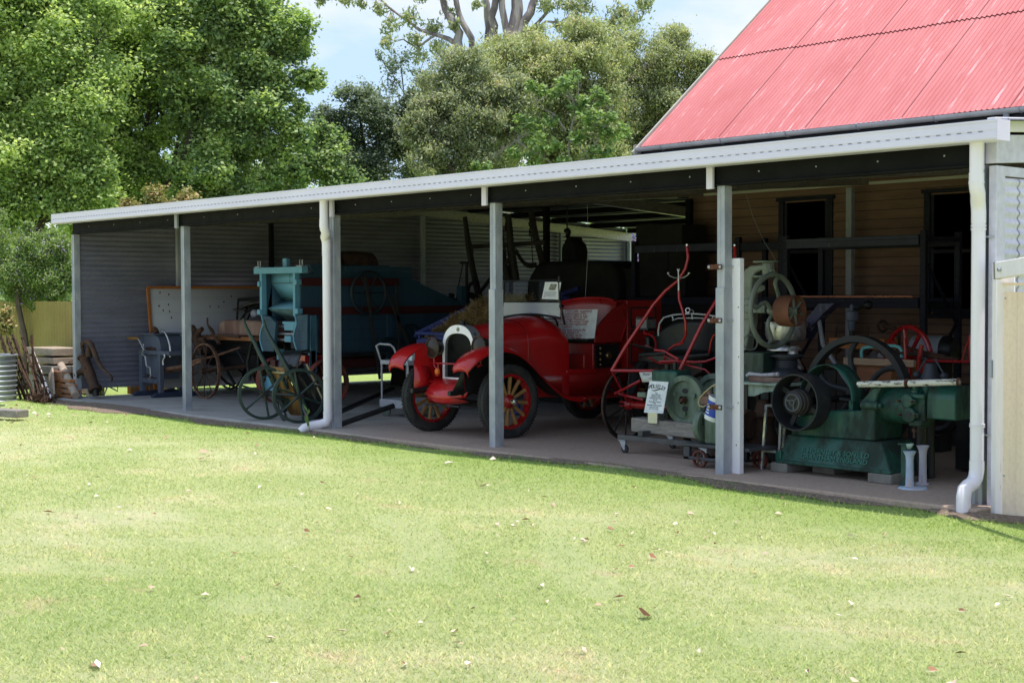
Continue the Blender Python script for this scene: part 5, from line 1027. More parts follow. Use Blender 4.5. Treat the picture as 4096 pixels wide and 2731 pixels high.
    obj('rear_axle', MB().cyl((XC - .55, 3.05, .40), (XC + .55, 3.05, .40), .05), M['black'], T)
    # body: floor, seat, lockers
    obj('floor', MB().bx(XC - .45, XC + .45, 1.74, 3.25, .62, .66), M['red_dull'], T)
    mb = MB(); mb.bx(XC + .40, XC + .47, 1.70, 2.20, .64, .70); obj('sill', mb, M['red'], T, bev=.015)
    obj('seat_box', MB().bx(XC - .45, XC + .42, 2.18, 2.62, .66, .99), M['red_dull'], T, bev=.01)
    obj('seat_front', MB().bx(XC - .45, XC + .40, 2.05, 2.178, .66, .86), M['red_dull'], T, bev=.01)
    obj('seat_cushion', MB().bx(XC - .43, XC + .40, 2.10, 2.54, .992, 1.10), M['leather'], T, bev=.03)
    # recess with brass fittings
    rc = obj('recess', MB().bx(XC + .425, XC + .456, 2.20, 2.58, .70, .975), M['blackwood'], T)
    for z in (.93, .87, .80, .74): obj('brass_knob', MB().sphere((XC + .475, 2.25, z), .020, 12, 8), M['brass'], rc)
    b = MB(); b.lathe((XC + .47, 2.38, .84), (1, 0, 0), [(.0, .03), (.035, .03), (.045, .015), (.045, 0)], 18)
    obj('brass_fitting', b, M['brass'], rc)
    # curved seat back and side wing panels
    def back(u, v):
        x = (u - .5) * 2; zt = 1.515 - .06 * abs(x) ** 2.5; z = 1.0 + (zt - 1.0) * v; return (XC + x * .485, 2.60 - .10 * abs(x) ** 4 - .03 * (1 - v), z)
    sb = obj('seat_back', MB().grid(back, 20, 6), M['red_dull'], T, solid=.02)
    obj('moulding', MB().tube([V(back(u / 20, 1)) + V((0, 0, .004)) for u in range(21)], .014, 8), M['red'], sb)
    for s in (-1, 1):
        pl = [(2.12, 1.0), (2.13, 1.10), (2.20, 1.22), (2.30, 1.30), (2.44, 1.40), (2.60, 1.455), (2.68, 1.44), (2.66, 1.20), (2.56, 1.0)]
        sp = obj('seat_side', MB().prism([(XC + s * .50 - .012, y, z) for y, z in pl], (.024, 0, 0)), M['red_dull'], T, bev=.006)
        obj('moulding', MB().tube([(XC + s * .515, 2.15, 1.19), (XC + s * .515, 2.40, 1.225), (XC + s * .515, 2.655, 1.25)], .006, 6).tube([(XC + s * .515, 2.655, 1.25), (XC + s * .515, 2.55, 1.01)], .008, 6), M['red'], sp)
    lk = obj('locker', MB().bx(XC - .49, XC + .49, 2.69, 3.30, .66, 1.49), M['red_dull'], T, bev=.012)
    mb = MB(); X = XC + .492
    for (y0, y1, z0, z1) in ((2.75, 3.18, 1.17, 1.40), (2.75, 3.18, .74, 1.13)):
        for p, q in (((X, y0, z0), (X, y1, z0)), ((X, y1, z0), (X, y1, z1)), ((X, y1, z1), (X, y0, z1)), ((X, y0, z1), (X, y0, z0))): mb.beam(p, q, .022, .012, (1, 0, 0))
    obj('door_beading', mb, M['ink'], lk)
    # steering wheel and column
    obj('steering_wheel', MB().torus((XC - .20, 1.98, 1.27), (0, .75, .66), .19, .012, 32, 8).tube([(XC - .20, 1.98, 1.27), (XC - .20, 1.70, .95)], .014, 8).spokes((XC - .20, 1.98, 1.27), (0, .75, .66), .0, .19, 4, .008), M['black'], T)
    # windscreen
    x0, x1, Y = XC - .462, XC + .502, 1.56
    fr = MB(); fr.tube([(x0 - .03, Y + .02, 1.27), (x0 - .03, Y, 1.36), (x0 + .0, Y, 1.47), (x0 + .015, Y, 1.73)], .012, 8); fr.tube([(x1 + .02, Y + .06, 1.22), (x1 + .03, Y + .02, 1.32), (x1 + .03, Y, 1.42), (x1 + .0, Y, 1.50), (x1 - .01, Y, 1.77)], .013, 8)
    fr.tube([(x0 + .01, Y, 1.725), (x1 - .02, Y, 1.727)], .009, 8); fr.tube([(x0, Y, 1.474), (x1, Y, 1.474)], .006, 8)
    fr.tube([(x0 - .02, Y, 1.295)] + [(x0 + (x1 - x0) * t, Y - .01, 1.295 + .040 * math.sin(PI * t)) for t in (.1, .2, .3, .4, .5, .6, .7, .8, .9)] + [(x1 + .01, Y, 1.295)], .012, 8)
    fr.cyl((x1 + .01, Y, 1.43), (x1 + .05, Y, 1.43), .02).cyl((x1 - .03, Y, 1.71), (x1 + .03, Y, 1.71), .014)
    ws = obj('windscreen_frame', fr, M['black'], T)
    obj('upper_glass', MB().add([(x0 + .012, Y, 1.478), (x1 - .006, Y, 1.478), (x1 - .012, Y, 1.722), (x0 + .018, Y, 1.722)], [(0, 1, 2, 3)]), M['glass'], ws)
    obj('lower_glass', MB().add([(x0 - .015, Y, 1.30)] + [(x0 + (x1 - x0) * t, Y, 1.30 + .040 * math.sin(PI * t)) for t in (.2, .4, .5, .6, .8)] + [(x1 + .005, Y, 1.30), (x1 - .002, Y, 1.472), (x0 + .004, Y, 1.472)], [tuple(range(9))]), M['reflection_glass'], ws)
    # papers: one behind the glass, one on the seat
    P = thing('windscreen_notice', 'white information sheet with a small photo taped inside the truck windscreen', 'notice', (-6.24, 1.555, 1.50))
    a, b, c, d = V((-6.442, 1.553, 1.512)), V((-6.168, 1.553, 1.503)), V((-6.120, 1.553, 1.703)), V((-6.385, 1.553, 1.706))
    pg = obj('page', MB().add([a, b, c, d], [(0, 1, 2, 3)]), M['paper'], P)
    up = (d - a).normalized(); rt = (b - a).normalized(); m0 = a.lerp(c, .5) + V((0, -.0015, 0))
    obj('photo', MB().quad(m0 + rt * -.05 + up * .005, m0 + rt * .06 + up * .005, m0 + rt * .075 + up * .078, m0 + rt * -.035 + up * .078), M['photo'], P)
    for k in range(6):
        q = m0 + up * (-.018 - k * .0125) - rt * .01; q2 = MB().quad(q - rt * .10, q + rt * (.10 if k < 5 else -.06), q + rt * (.10 if k < 5 else -.06) + up * .004, q - rt * .10 + up * .004); obj('text_line', q2, M['ink_grey'], P)
    P = thing('donation_sign', 'white board of bold red writing propped on the fire engine seat', 'sign', (-6.5, 2.1, 1.0))
    Y = 2.085
    c0 = V((-6.814,2.085,1.188))
    TR, BR = V((-6.063,2.085,1.390)), V((-6.120,2.085,1.051))
    TL, BL = V((-6.995,2.085,1.374)), V((-7.073,2.085,1.021))
    obj('board', MB().prism([TL, TR, BR, BL], (0, .006, 0)), M['paper'], P)
    lines = ["The W.V.V.V.C of QLD (rally  organisers)", "have kindly donated some of the", "profits from previous rallies to help", "The Pringle Cottage Museum of", "Warwick to restore this unique Dodge", "fire engine back to road registerable", "condition.", "Thanks to all who have come to the", "this Festival. Because of", "this vehicle will be back 'on the", "road' sooner rather then later."]
    rt = (TR - TL).normalized(); upv = (TR - BR).normalized(); W_ = (TR - TL).length; H_ = (TR - BR).length
    for k, s in enumerate(lines):
        q = TL.lerp(TR, .5) + (BL - TL) * ((k + .62 + (.22 if k > 6 else 0)) / 11.6) + V((0, -.003, 0))
        text(s, H_ * .128, M['ink_red'], P, facing(q, rt, upv), shear=.25, bold=.0012)
def photo_mat():
    t = NT('small_landscape_photo'); c = t.coord((1, 1, 1)); k = t.ramp(t.noise(c, 22, 4, .6), [(.3, (.03, .04, .03)), (.45, (.12, .12, .06)), (.55, (.20, .20, .16)), (.7, (.35, .45, .55))]); t.bsdf(k, .4); return t.m
M['photo'] = photo_mat()
def painted_reflection():  # pale lavender diffuse stands in for the bright reflection in the pane
    t = NT('lower_glass_painted_reflection'); d = t.n('ShaderNodeBsdfDiffuse'); d.inputs[0].default_value = (.30, .32, .46, 1); tr = t.n('ShaderNodeBsdfTransparent'); tr.inputs[0].default_value = (.7, .72, .8, 1); g = t.n('ShaderNodeBsdfGlossy'); g.inputs['Roughness'].default_value = .15
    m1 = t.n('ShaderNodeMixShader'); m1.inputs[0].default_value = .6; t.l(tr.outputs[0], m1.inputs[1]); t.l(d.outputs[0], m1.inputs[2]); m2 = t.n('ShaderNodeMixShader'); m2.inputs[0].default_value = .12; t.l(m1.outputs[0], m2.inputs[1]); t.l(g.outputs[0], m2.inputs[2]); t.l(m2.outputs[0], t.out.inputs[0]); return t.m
M['reflection_glass'] = painted_reflection()
fire_engine()

# ------------------------------------------------------------ the right half of the shed
def poly_prism(pts, dy): return MB().prism([tuple(p) for p in pts], (0, dy, 0))
def phaeton():
    T = thing('pony_phaeton', 'red and black horse carriage with raised red shafts and a nickel seat rail', 'carriage', (-4.6, 1.8, 0))
    def cw(c, R, out, lab=None):
        c = V(c); w = obj('wheel', MB().spokes(c, (1, 0, 0), .05, R - .02, 12, .013, .1, .010, 6), M['black'], T)
        obj('rim', MB().rim(c, (1, 0, 0), R, R - .035, .030, 44), M['black'], w)
        obj('tyre', MB().rim(c, (1, 0, 0), R + .006, R, .028, 44), M['rust_dark'], w)
        obj('hub', MB().lathe(c, (out, 0, 0), [(0, -.07), (.04, -.07), (.062, -.03), (.062, .03), (.045, .05), (.032, .10), (0, .10)], 18), M['red_part'], w)
    H = (-4.996,1.450,0.375); hx, hy, hz = H; R = .385
    cw((hx, hy, R), R, -1); cw((hx + 1.05, hy, R), R, 1)
    cw((hx, hy + 1.35, .46), .46, -1); cw((hx + 1.05, hy + 1.35, .46), .46, 1)
    obj('axle', MB().cyl((hx + .02, hy, R), (hx + 1.03, hy, R), .026).tube([(hx + .08, hy, R), (hx + .3, hy, R)], .04, 10), M['red_part'], T)
    obj('axle', MB().cyl((hx, hy + 1.35, .46), (hx + 1.05, hy + 1.35, .46), .026), M['red_part'], T)
    # shafts
    s1 = [(-4.843,1.050,0.766), (-4.718,1.120,1.010), (-4.528,1.350,1.456), (-4.428,1.420,1.596), (-4.304,1.480,1.702), (-4.241,1.520,1.820), (-4.219,1.540,1.939), (-4.243,1.550,2.059)]
    s2 = [(-3.906,1.050,0.801), (-3.751,1.200,1.255), (-3.660,1.350,1.533), (-3.620,1.450,1.715), (-3.588,1.520,1.889), (-3.615,1.550,2.038)]
    for s in (s1, s2):
        n = len(s); o = obj('shaft', MB().tube(s, [.020 - .006 * i / n for i in range(n)], 10), M['red_part'], T)
        obj('shaft_tip', MB().cyl(s[-1], V(s[-1]) + V((0, 0, .02)), .013), M['nickel'], o)
    obj('cross_bar', MB().tube([s1[0], s2[0]], .016, 8), M['red_part'], T)
    b = MB(); b.tube([s1[0], (hx + .05, hy - .05, .42), (hx, hy, R)], .012, 8).tube([s2[0], (hx + .95, hy - .05, .42), (hx + 1.0, hy, R)], .012, 8)
    b.tube([(-4.989,1.250,0.509), (-4.622,1.250,0.663)], .014, 8).tube([(-4.998,1.300,0.506), (-4.717,1.400,0.449)], .016, 8)
    obj('draw_bar', b, M['red_part'], T)
    # springs and fifth wheel: a nest of red curved iron
    for pts, r in (([(-4.597,1.350,0.904), (-4.452,1.350,0.849), (-4.153,1.350,0.864), (-3.987,1.350,0.828)], .011), ([(-4.687,1.400,1.025), (-4.548,1.400,0.985), (-4.339,1.400,0.889), (-4.141,1.400,0.874)], .010),
                   ([(-4.392,1.300,0.869), (-4.166,1.300,0.882), (-3.930,1.300,0.879), (-3.781,1.300,0.889), (-3.634,1.300,0.935)], .012), ([(-4.469,1.450,0.872), (-4.426,1.450,0.971), (-4.326,1.450,1.038), (-4.227,1.450,1.067), (-4.185,1.450,1.127)], .010),
                   ([(-3.902,1.500,0.963), (-3.882,1.500,1.069), (-3.848,1.500,1.143), (-3.787,1.500,1.165)], .010), ([(-3.987,1.350,0.828), (-3.823,1.350,0.803), (-3.756,1.350,0.753)], .011), ([(-4.419,1.250,0.988), (-4.290,1.250,0.980), (-4.094,1.250,0.902)], .013)):
        obj('spring_iron', MB().tube(pts, r, 8), M['red_part'], T)
    obj('fifth_wheel', MB().torus((hx + .52, hy, .70), (0, 0, 1), .22, .016, 32, 8), M['red_part'], T)
    b = MB(); b.tube([(-4.622,1.250,0.928), (-4.376,1.250,0.948), (-4.262,1.250,0.958)], .020, 8).tube([(-3.999,1.300,0.934), (-3.727,1.300,0.958)], .018, 8); obj('step_iron', b, M['black'], T)
    obj('foot_plate', MB().add([(-4.787,1.300,1.042), (-4.595,1.300,1.019), (-4.392,1.300,0.987), (-4.871,1.600,0.954)], [(0, 1, 2, 3)]), M['black'], T, solid=.01)
    # splinter pole with three pronged silver fork
    pl = [(-4.136,1.300,1.598), (-4.131,1.300,1.510), (-4.088,1.300,1.408), (-4.045,1.300,1.277), (-4.057,1.320,1.153), (-4.131,1.350,1.063), (-4.265,1.380,1.037), (-4.371,1.400,0.985)]
    po = obj('centre_pole', MB().tube(pl, .013, 8), M['red_part'], T)
    f = MB(); f.tube([pl[0], (-4.141,1.300,1.810)], [.009, .006], 6); f.tube([(-4.292,1.300,1.779), (-4.258,1.300,1.749), (-4.199,1.300,1.730), (-4.136,1.300,1.726), (-4.069,1.300,1.732), (-4.021,1.300,1.754), (-3.988,1.300,1.780)], .006, 6)
    f.beam((-4.141,1.300,1.795), (-4.156,1.300,1.819), .008, .006).beam((-4.141,1.300,1.795), (-4.125,1.300,1.819), .008, .006).beam((-4.282,1.300,1.771), (-4.270,1.300,1.786), .02, .006).beam((-3.995,1.300,1.768), (-4.006,1.300,1.780), .02, .006)
    obj('fork', f, M['alu'], po)
    # seat
    c = V((-4.888,2.500,0.956)); cx = c.x
    def bk(u, v):
        a = (u - .5) * PI * 1.08; r = .50; x = cx + r * math.sin(a); y = 2.62 - .50 * math.cos(a) ** 1 + .0; zt = 1.275 - .19 * abs(math.sin(a)) ** 4
        y = 2.22 + .30 * math.cos(a)
        return (x, y, .86 + (zt - .86) * v + .0)
    sb = obj('seat_back', MB().grid(bk, 36, 8), M['leather'], T, solid=.06)
    obj('seat_cushion', MB().lathe((cx, 2.12, .84), (0, 0, 1), [(0, .10), (.36, .10), (.42, .06), (.42, 0), (0, 0)], 28), M['leather'], T)
    obj('seat_box', MB().bx(cx - .36, cx + .42, 2.05, 2.50, .60, .84), M['blackwood'], T, bev=.01)
    r1 = [(-5.318,2.300,1.091), (-5.318,2.300,1.156), (-5.302,2.300,1.229), (-5.282,2.350,1.297), (-5.197,2.400,1.326), (-5.103,2.500,1.340), (-4.924,2.500,1.341), (-4.736,2.450,1.333), (-4.562,2.400,1.316), (-4.460,2.350,1.271), (-4.389,2.300,1.203)]
    r2 = [(-5.202,2.400,1.265), (-5.155,2.450,1.289), (-5.082,2.500,1.293), (-4.924,2.500,1.295), (-4.789,2.500,1.292), (-4.594,2.450,1.268)]
    m = MB(); m.tube(r1, .009, 8).tube(r2, .007, 8).tube([(-5.208,2.400,1.322), (-5.176,2.400,1.269)], .006, 6).tube([(-4.998,2.500,1.338), (-4.987,2.500,1.278)], .006, 6).tube([(-4.613,2.400,1.323), (-4.611,2.400,1.276)], .006, 6)
    ra = obj('seat_rail', m, M['bucket'], T)  # whitish diffuse colour stands in for the shine on the nickel
    g = V((-5.034,2.500,1.370)); obj('rein_ring', MB().torus(g + V((-.02, 0, .01)), (.3, -1, .1), .026, .007, 16, 6).torus(g + V((.03, 0, -.01)), (.9, -.5, .1), .026, .007, 16, 6), M['nickel'], ra)
    # carriage lamp on a curved red bracket
    a, b_ = V((-5.238,1.900,1.181)), V((-5.057,1.900,1.302))
    L = obj('carriage_lamp', MB().bx(a.x, b_.x, 1.84, 1.86, a.z, b_.z).bx(a.x, b_.x, 1.84, 1.98, b_.z - .012, b_.z + .012).bx(a.x, b_.x, 1.84, 1.98, a.z - .012, a.z + .008), M['black'], T, bev=.004)
    obj('lamp_glass', MB().bx(a.x + .012, b_.x - .012, 1.832, 1.839, a.z + .012, b_.z - .016).bx(b_.x - .004, b_.x + .002, 1.85, 1.97, a.z + .012, b_.z - .016), M['lampglass'], L)
    obj('lamp_bracket', MB().tube([(-5.163,1.900,1.167), (-5.163,1.900,1.127), (-5.043,1.850,1.126), (-4.934,1.800,1.098), (-4.858,1.750,1.051), (-4.812,1.700,0.968)], .012, 8), M['red_part'], T)
    # paper sign
    P = thing('carriage_notice', 'white carriage name card hanging half hidden behind the green engine tank', 'notice', (-4.381,1.050,0.721))
    a, b_, c_, d = V((-4.466,1.050,0.790)), V((-4.167,1.050,0.801)), V((-4.195,1.050,0.676)), V((-4.408,1.050,0.666))
    obj('card', MB().add([a, b_, c_, d], [(0, 1, 2, 3)]), M['paper'], P, solid=.003)
    rt = (b_ - a).normalized(); up = V((0, 0, 1))
    text('PONY PHAETON', .040, M['ink'], P, facing(V((-4.242,1.040,0.751)), rt, up)); text('1.00 PHR', .014, M['ink_grey'], P, facing(V((-4.257,1.040,0.728)), rt, up)); text('Donated to the museum', .014, M['ink_grey'], P, facing(V((-4.242,1.040,0.715)), rt, up))
M['lampglass'] = paint('dull_lamp_glass', (.12, .12, .125), .3, .2, .3, 12, bump=.02)
phaeton()

def disc_wheel(T, c, R, m, w=.06, name='flywheel'):
    """cast disc flywheel facing -Y with a raised rim, two oval holes and lugs"""
    c = V(c)
    ax = (0, -1, 0)
    o = obj(name, MB().lathe(c, ax, [(.0, .012), (R * .16, .012), (R * .16, .0), (R * .74, .0), (R * .78, w * .5), (R * .98, w * .5), (R, w * .42), (R, -w * .5), (0, -w * .5)], 48), m, T)
    for s in (-1, 1):
        z = c.z + s * R * .36; obj('hole', MB().lathe((c.x, c.y - .001, z), ax, [(0, .002), (R * .11, .002), (R * .11, -.002)], 16).xf(Matrix.Translation((c.x, 0, z)) @ Matrix.Diagonal((1.45, 1, 1, 1)) @ Matrix.Translation((-c.x, 0, -z))), M['ink'], o)
    for an in (.35, 2.75, 4.75):
        p = c + V((math.cos(an) * R * .55, -.0, math.sin(an) * R * .55)); obj('lug', MB().bx(p.x - .016, p.x + .016, p.y - .03, p.y, p.z - .02, p.z + .02), m, o, bev=.004)
    obj('shaft_nut', MB().lathe(c, ax, [(0, .07), (.018, .07), (.022, .055), (.022, .012)], 12).lathe(c, ax, [(.042, .05), (.042, .01)], 6), M['rust'], o)
    return o

def wolseley():
    T = thing('stationary_engine', 'grey green stationary engine with two disc flywheels on a timber sleeper', 'engine', (-3.75, .9, .30))
    C = (-3.544,0.720,0.547); cx, _, cz = C
    disc_wheel(T, C, .238, M['green_lt']); disc_wheel(T, (cx, 1.16, cz), .238, M['green_lt'])
    obj('crankshaft', MB().cyl((cx, .70, cz), (cx, 1.2, cz), .022), M['rust_dark'], T)
    obj('crankcase', MB().bx(cx - .16, cx + .13, .80, 1.08, .30, .62), M['green_dk'], T, bev=.03)
    a, b = V((-4.081,0.850,0.693)), V((-3.729,0.850,0.815))
    hp = obj('water_hopper', MB().bx(a.x, b.x - .02, .82, 1.06, a.z - .05, b.z), M['green'], T, bev=.025)
    obj('filler_cap', MB().cyl((a.x + .10, .95, b.z), (a.x + .10, .95, b.z + .05), .028), M['black'], hp); obj('filler_cap', MB().cyl((a.x + .22, .93, b.z), (a.x + .22, .93, b.z + .075), .022), M['black'], hp)
    obj('cylinder', MB().cyl((cx - .28, .95, .52), (cx - .1, .95, .52), .09, n=24), M['green_dk'], T)
    a, b = V((-4.141,0.700,0.543)), V((-4.027,0.700,0.595)); obj('valve_lever', MB().bx(a.x, b.x, .68, .75, a.z, b.z), M['green_lt'], T, bev=.01)
    a, b = V((-3.924,0.600,0.305)), V((-3.799,0.600,0.414)); bx = obj('fuel_box', MB().bx(a.x, b.x, .60, .76, a.z, b.z + .03), M['alu'], T, bev=.004)
    # dolly
    D = thing('castor_dolly', 'low steel dolly on castors with a weathered sleeper carrying the green flywheel engine', 'dolly', (-3.7, .8, 0))
    p = V((-4.232,0.520,0.131)); q = V((-3.960,0.520,0.151))
    x0 = p.x; z0 = .155
    fr = MB(); fr.beam((x0, .52, z0), (x0 + 1.25, .52, z0), .05, .05).beam((x0 + .02, 1.20, z0), (x0 + 1.25, 1.20, z0), .05, .05).beam((x0 + .30, .50, z0 + .052), (x0 + .30, 1.24, z0 + .052), .06, .05)
    f = obj('frame', fr, paint('scuffed_steel_tube', (.09, .085, .09), .5, .2, .3, 9, bump=.05), D, bev=.004)
    obj('tube_end', MB().bx(x0 - .004, x0 + .001, .502, .538, z0 - .018, z0 + .018), M['ink'], f)
    a = V((-4.165,0.620,0.221)); obj('sleeper', MB().beam((a.x, .70, .275), (a.x + 1.25, .72, .255), .17, .14), M['wood_grey'], D, bev=.012)
    for (x, y) in ((x0 + .06, .52), (x0 + .10, 1.18), (x0 + 1.1, .52), (x0 + 1.1, 1.18)):
        c = obj('castor', MB().bx(x - .05, x + .05, y - .03, y + .03, .122, .130).prism([(x - .04, y - .022, .122), (x + .04, y - .022, .122), (x + .035, y - .022, .035), (x + .015, y - .022, .030)], (0, .004, 0)).prism([(x - .04, y + .018, .122), (x + .04, y + .018, .122), (x + .035, y + .018, .035), (x + .015, y + .018, .030)], (0, .004, 0)), M['galv'], D, bev=.002)
        obj('wheel', MB().lathe((x + .02, y, .042), (0, 1, 0), [(0, -.016), (.036, -.016), (.042, -.008), (.042, .008), (.036, .016), (0, .016)], 20), M['rubber'], c)
    # the sign
    P = thing('engine_sign', 'white sign with an arched black title and a flourish leaning on the stationary engine', 'sign', (-3.816,0.560,0.448))
    Yp = .585
    TL, TR, BR, BL = V((-3.883,0.585,0.721)), V((-3.642,0.585,0.722)), V((-3.661,0.530,0.420)), V((-3.908,0.530,0.415))
    n = (TR - TL).cross(TL - BL).normalized(); n = n if n.y < 0 else -n
    obj('board', MB().prism([TL, TR, BR, BL], tuple(n * -.006)), M['paper'], P)
    rt = ((TR - TL).normalized() + (BR - BL).normalized()).normalized(); up = ((TL - BL).normalized() + (TR - BR).normalized()).normalized(); W_ = (TR - TL).length; H_ = (TL - BL).length
    def at_(u, v): return TL + (TR - TL) * u + (BL - TL) * v + n * .003
    for k, ch in enumerate('WOLSELEY'):
        t = (k - 3.5) / 3.5; q = at_(.48 + t * .385, .165 + .045 * t * t + .02 * t); text(ch, H_ * .165 * (1 + .1 * abs(t)), M['ink'], P, facing(q, rt * 1 + up * (-.28 * t - .02), up), bold=.0009)
    sw = MB(); up_, lo_ = [], []
    for i in range(17):
        t = i / 16; y = .265 + .03 * math.sin(t * PI * 1.6 + .3) + .0 * t; th = .002 + .018 * math.sin(PI * t) ** 1.2
        up_.append(at_(.16 + .64 * t, y - th)); lo_.append(at_(.16 + .64 * t, y + th))
    sw.add(up_ + lo_, [(i, i + 1, i + 18, i + 17) for i in range(16)]); obj('flourish', sw, M['ink'], P)
    for k, s in enumerate(['Alma', '3hp at 600 rpm', 'Manufactured by', 'Wolseley Engineering', 'Works', 'Birmingham, England.', '1926', 'Only 200 of these engines', 'were ever built', 'Very few remain']):
        text(s, H_ * .058, M['ink_grey'], P, facing(at_(.49, .37 + k * .0545), rt, up))
    obj('border_line', MB().quad(at_(.03, .925), at_(.97, .925), at_(.97, .93), at_(.03, .93)), M['ink_grey'], P)
wolseley()

def small_engine():
    T = thing('small_pump_engine', 'small green upright engine with a cream hose on a little trolley with rusty red wheels', 'engine', (-2.9, .3, 0))
    a, b = V((-3.076,0.140,0.187)), V((-2.644,0.140,0.261))
    tr = obj('trolley', MB().bx(a.x, b.x + .35, .12, .52, a.z, a.z + .03).bx(a.x + .02, a.x + .09, .13, .17, a.z - .12, a.z).bx(b.x - .03, b.x + .04, .13, .17, a.z - .12, a.z).bx(a.x + .02, b.x + .3, .13, .16, a.z - .12, a.z - .09), paint('grey_trolley_steel', (.05, .05, .058), .5, .1, .3, 9, bump=.05), T, bev=.006)
    R = .080
    for (x, y) in ((a.x + .20, .15), (a.x + .20, .48), (a.x + .62, .12), (a.x + .62, .48)):
        w = obj('wheel', MB().rim((x, y, R), (0, 1, 0), R, R - .016, .028, 28).spokes((x, y, R), (0, 1, 0), .015, R - .01, 6, .006).cyl((x, y - .03, R), (x, y + .03, R), .017), M['red_old'], T)
    obj('axle', MB().cyl((a.x + .20, .15, R), (a.x + .20, .48, R), .010).cyl((a.x + .62, .12, R), (a.x + .62, .48, R), .010), M['black'], T)
    g = V((-2.917,0.250,0.361))
    disc = obj('flywheel', MB().lathe((g.x + .02, .26, g.z + .01), (1, 0, 0), [(0, -.03), (.12, -.03), (.155, -.03), (.155, .03), (.12, .03), (.12, .015), (0, .015)], 32), M['green_lt'], T)
    obj('crankcase', MB().bx(g.x + .06, g.x + .26, .18, .40, a.z + .03, a.z + .30), M['green_lt'], T, bev=.02)
    c = V((-2.868,0.220,0.479)); obj('cylinder', MB().lathe((c.x, .25, c.z - .10), (0, 0, 1), [(.0, .2), (.07, .2), (.075, .16), (.06, .15), (.075, .13), (.06, .12), (.075, .1), (.06, .09), (.075, .07), (.06, .05), (.06, 0)], 24), M['green_dk'], T)
    c = V((-2.810,0.180,0.620)); obj('carburettor', MB().bx(c.x - .06, c.x + .06, .15, .24, c.z - .045, c.z + .03).cyl((c.x - .02, .19, c.z + .03), (c.x - .02, .19, c.z + .07), .03).cyl((c.x - .05, .19, c.z - .05), (c.x - .05, .19, c.z - .10), .012).sphere((c.x + .03, .17, c.z + .06), .025), M['slate'], T, bev=.008)
    c = V((-2.919,0.180,0.484)); obj('spout', MB().cyl((c.x - .02, .18, c.z), (c.x + .08, .2, c.z), .018), M['green_lt'], T)
    c = V((-2.726,0.180,0.712)); obj('fuel_tank', MB().bx(c.x - .03, c.x + .12, .18, .32, c.z - .10, c.z + .06), M['green_lt'], T, bev=.02)
    obj('hose', MB().tube([(-2.663,0.150,0.768), (-2.737,0.150,0.741), (-2.821,0.150,0.681), (-2.875,0.150,0.632), (-2.894,0.150,0.589), (-2.875,0.150,0.557), (-2.833,0.150,0.552), (-2.814,0.170,0.569)], .007, 8), M['hose'], T)
    B = thing('paint_bucket', 'white plastic bucket with a blue printed label hung tilted beside the post', 'bucket', (-2.586,0.000,0.551))
    # tilted pail
    c = V((-2.650,0.100,0.540)); ax = V((.30, .1, .95)).normalized()
    bk = obj('pail', MB().lathe(c, ax, [(0, -.10), (.075, -.10), (.078, -.09), (.092, .10), (.097, .10), (.097, .112), (.088, .112), (.080, -.08), (0, -.08)], 32), M['bucket'], B)
    obj('label_band', MB().lathe(c, ax, [(.0805, -.065), (.0915, .075)], 32), M['bucket_blue'], bk)
    d, u, v = frame(ax)
    for (zz, w, s) in ((.035, .05, .012), (-.01, .035, .010), (-.035, .045, .010)):
        vs = []
        for k in range(6):
            an = math.atan2(-1, -.1); e0 = V((-.25, -1, 0)); e0 = (e0 - ax * e0.dot(ax)).normalized(); sd = ax.cross(e0); t = (k / 5 - .5) * w / .085; r = .0825 + (zz + .065) * .0786 + .001
            e = e0 * math.cos(t) + sd * math.sin(t); vs += [c + ax * (zz - s / 2) + e * r, c + ax * (zz + s / 2) + e * (r + .0004)]
        obj('print_mark', MB().add(vs, [(2 * i, 2 * i + 2, 2 * i + 3, 2 * i + 1) for i in range(5)]), M['bucket'], bk)
small_engine()

def board_and_straps():
    o = simple('white_board', MB().bx(-2.565, -2.345, .055, .115, -.005, 1.875), M['white'], 'tall white painted plank strapped behind the second post from the right', 'plank', None, .006)
    obj('nail', MB().sphere((-2.36, .054, 1.45), .006, 6, 4).sphere((-2.355, .054, 1.02), .006, 6, 4).sphere((-2.36, .054, .62), .006, 6, 4).sphere((-2.38, .054, .25), .006, 6, 4), M['ink'], o, org=tuple(o['_w']))
    for z, lb in ((1.80, 'upper'), (1.335, 'middle'), (.58, 'lower')):
        t = thing('strap_clamp', lb + ' rusty iron strap bolted across the post and the white plank', 'strap', (-2.47, -.07, z - .02))
        s = obj('strap', MB().bx(-2.60, -2.44, -.072, -.067, z - .022, z + .022), M['rust_strap'], t, bev=.002)
        for x in (-2.585, -2.46): obj('bolt', MB().lathe((x, -.072, z), (0, -1, 0), [(.014, 0), (.014, .003), (.009, .004), (.009, .010), (0, .011)], 10), M['galv'], t)
        obj('threaded_rod', MB().cyl((-2.415, -.02, z), (-2.415, .13, z), .006), M['galv'], t)
board_and_straps()

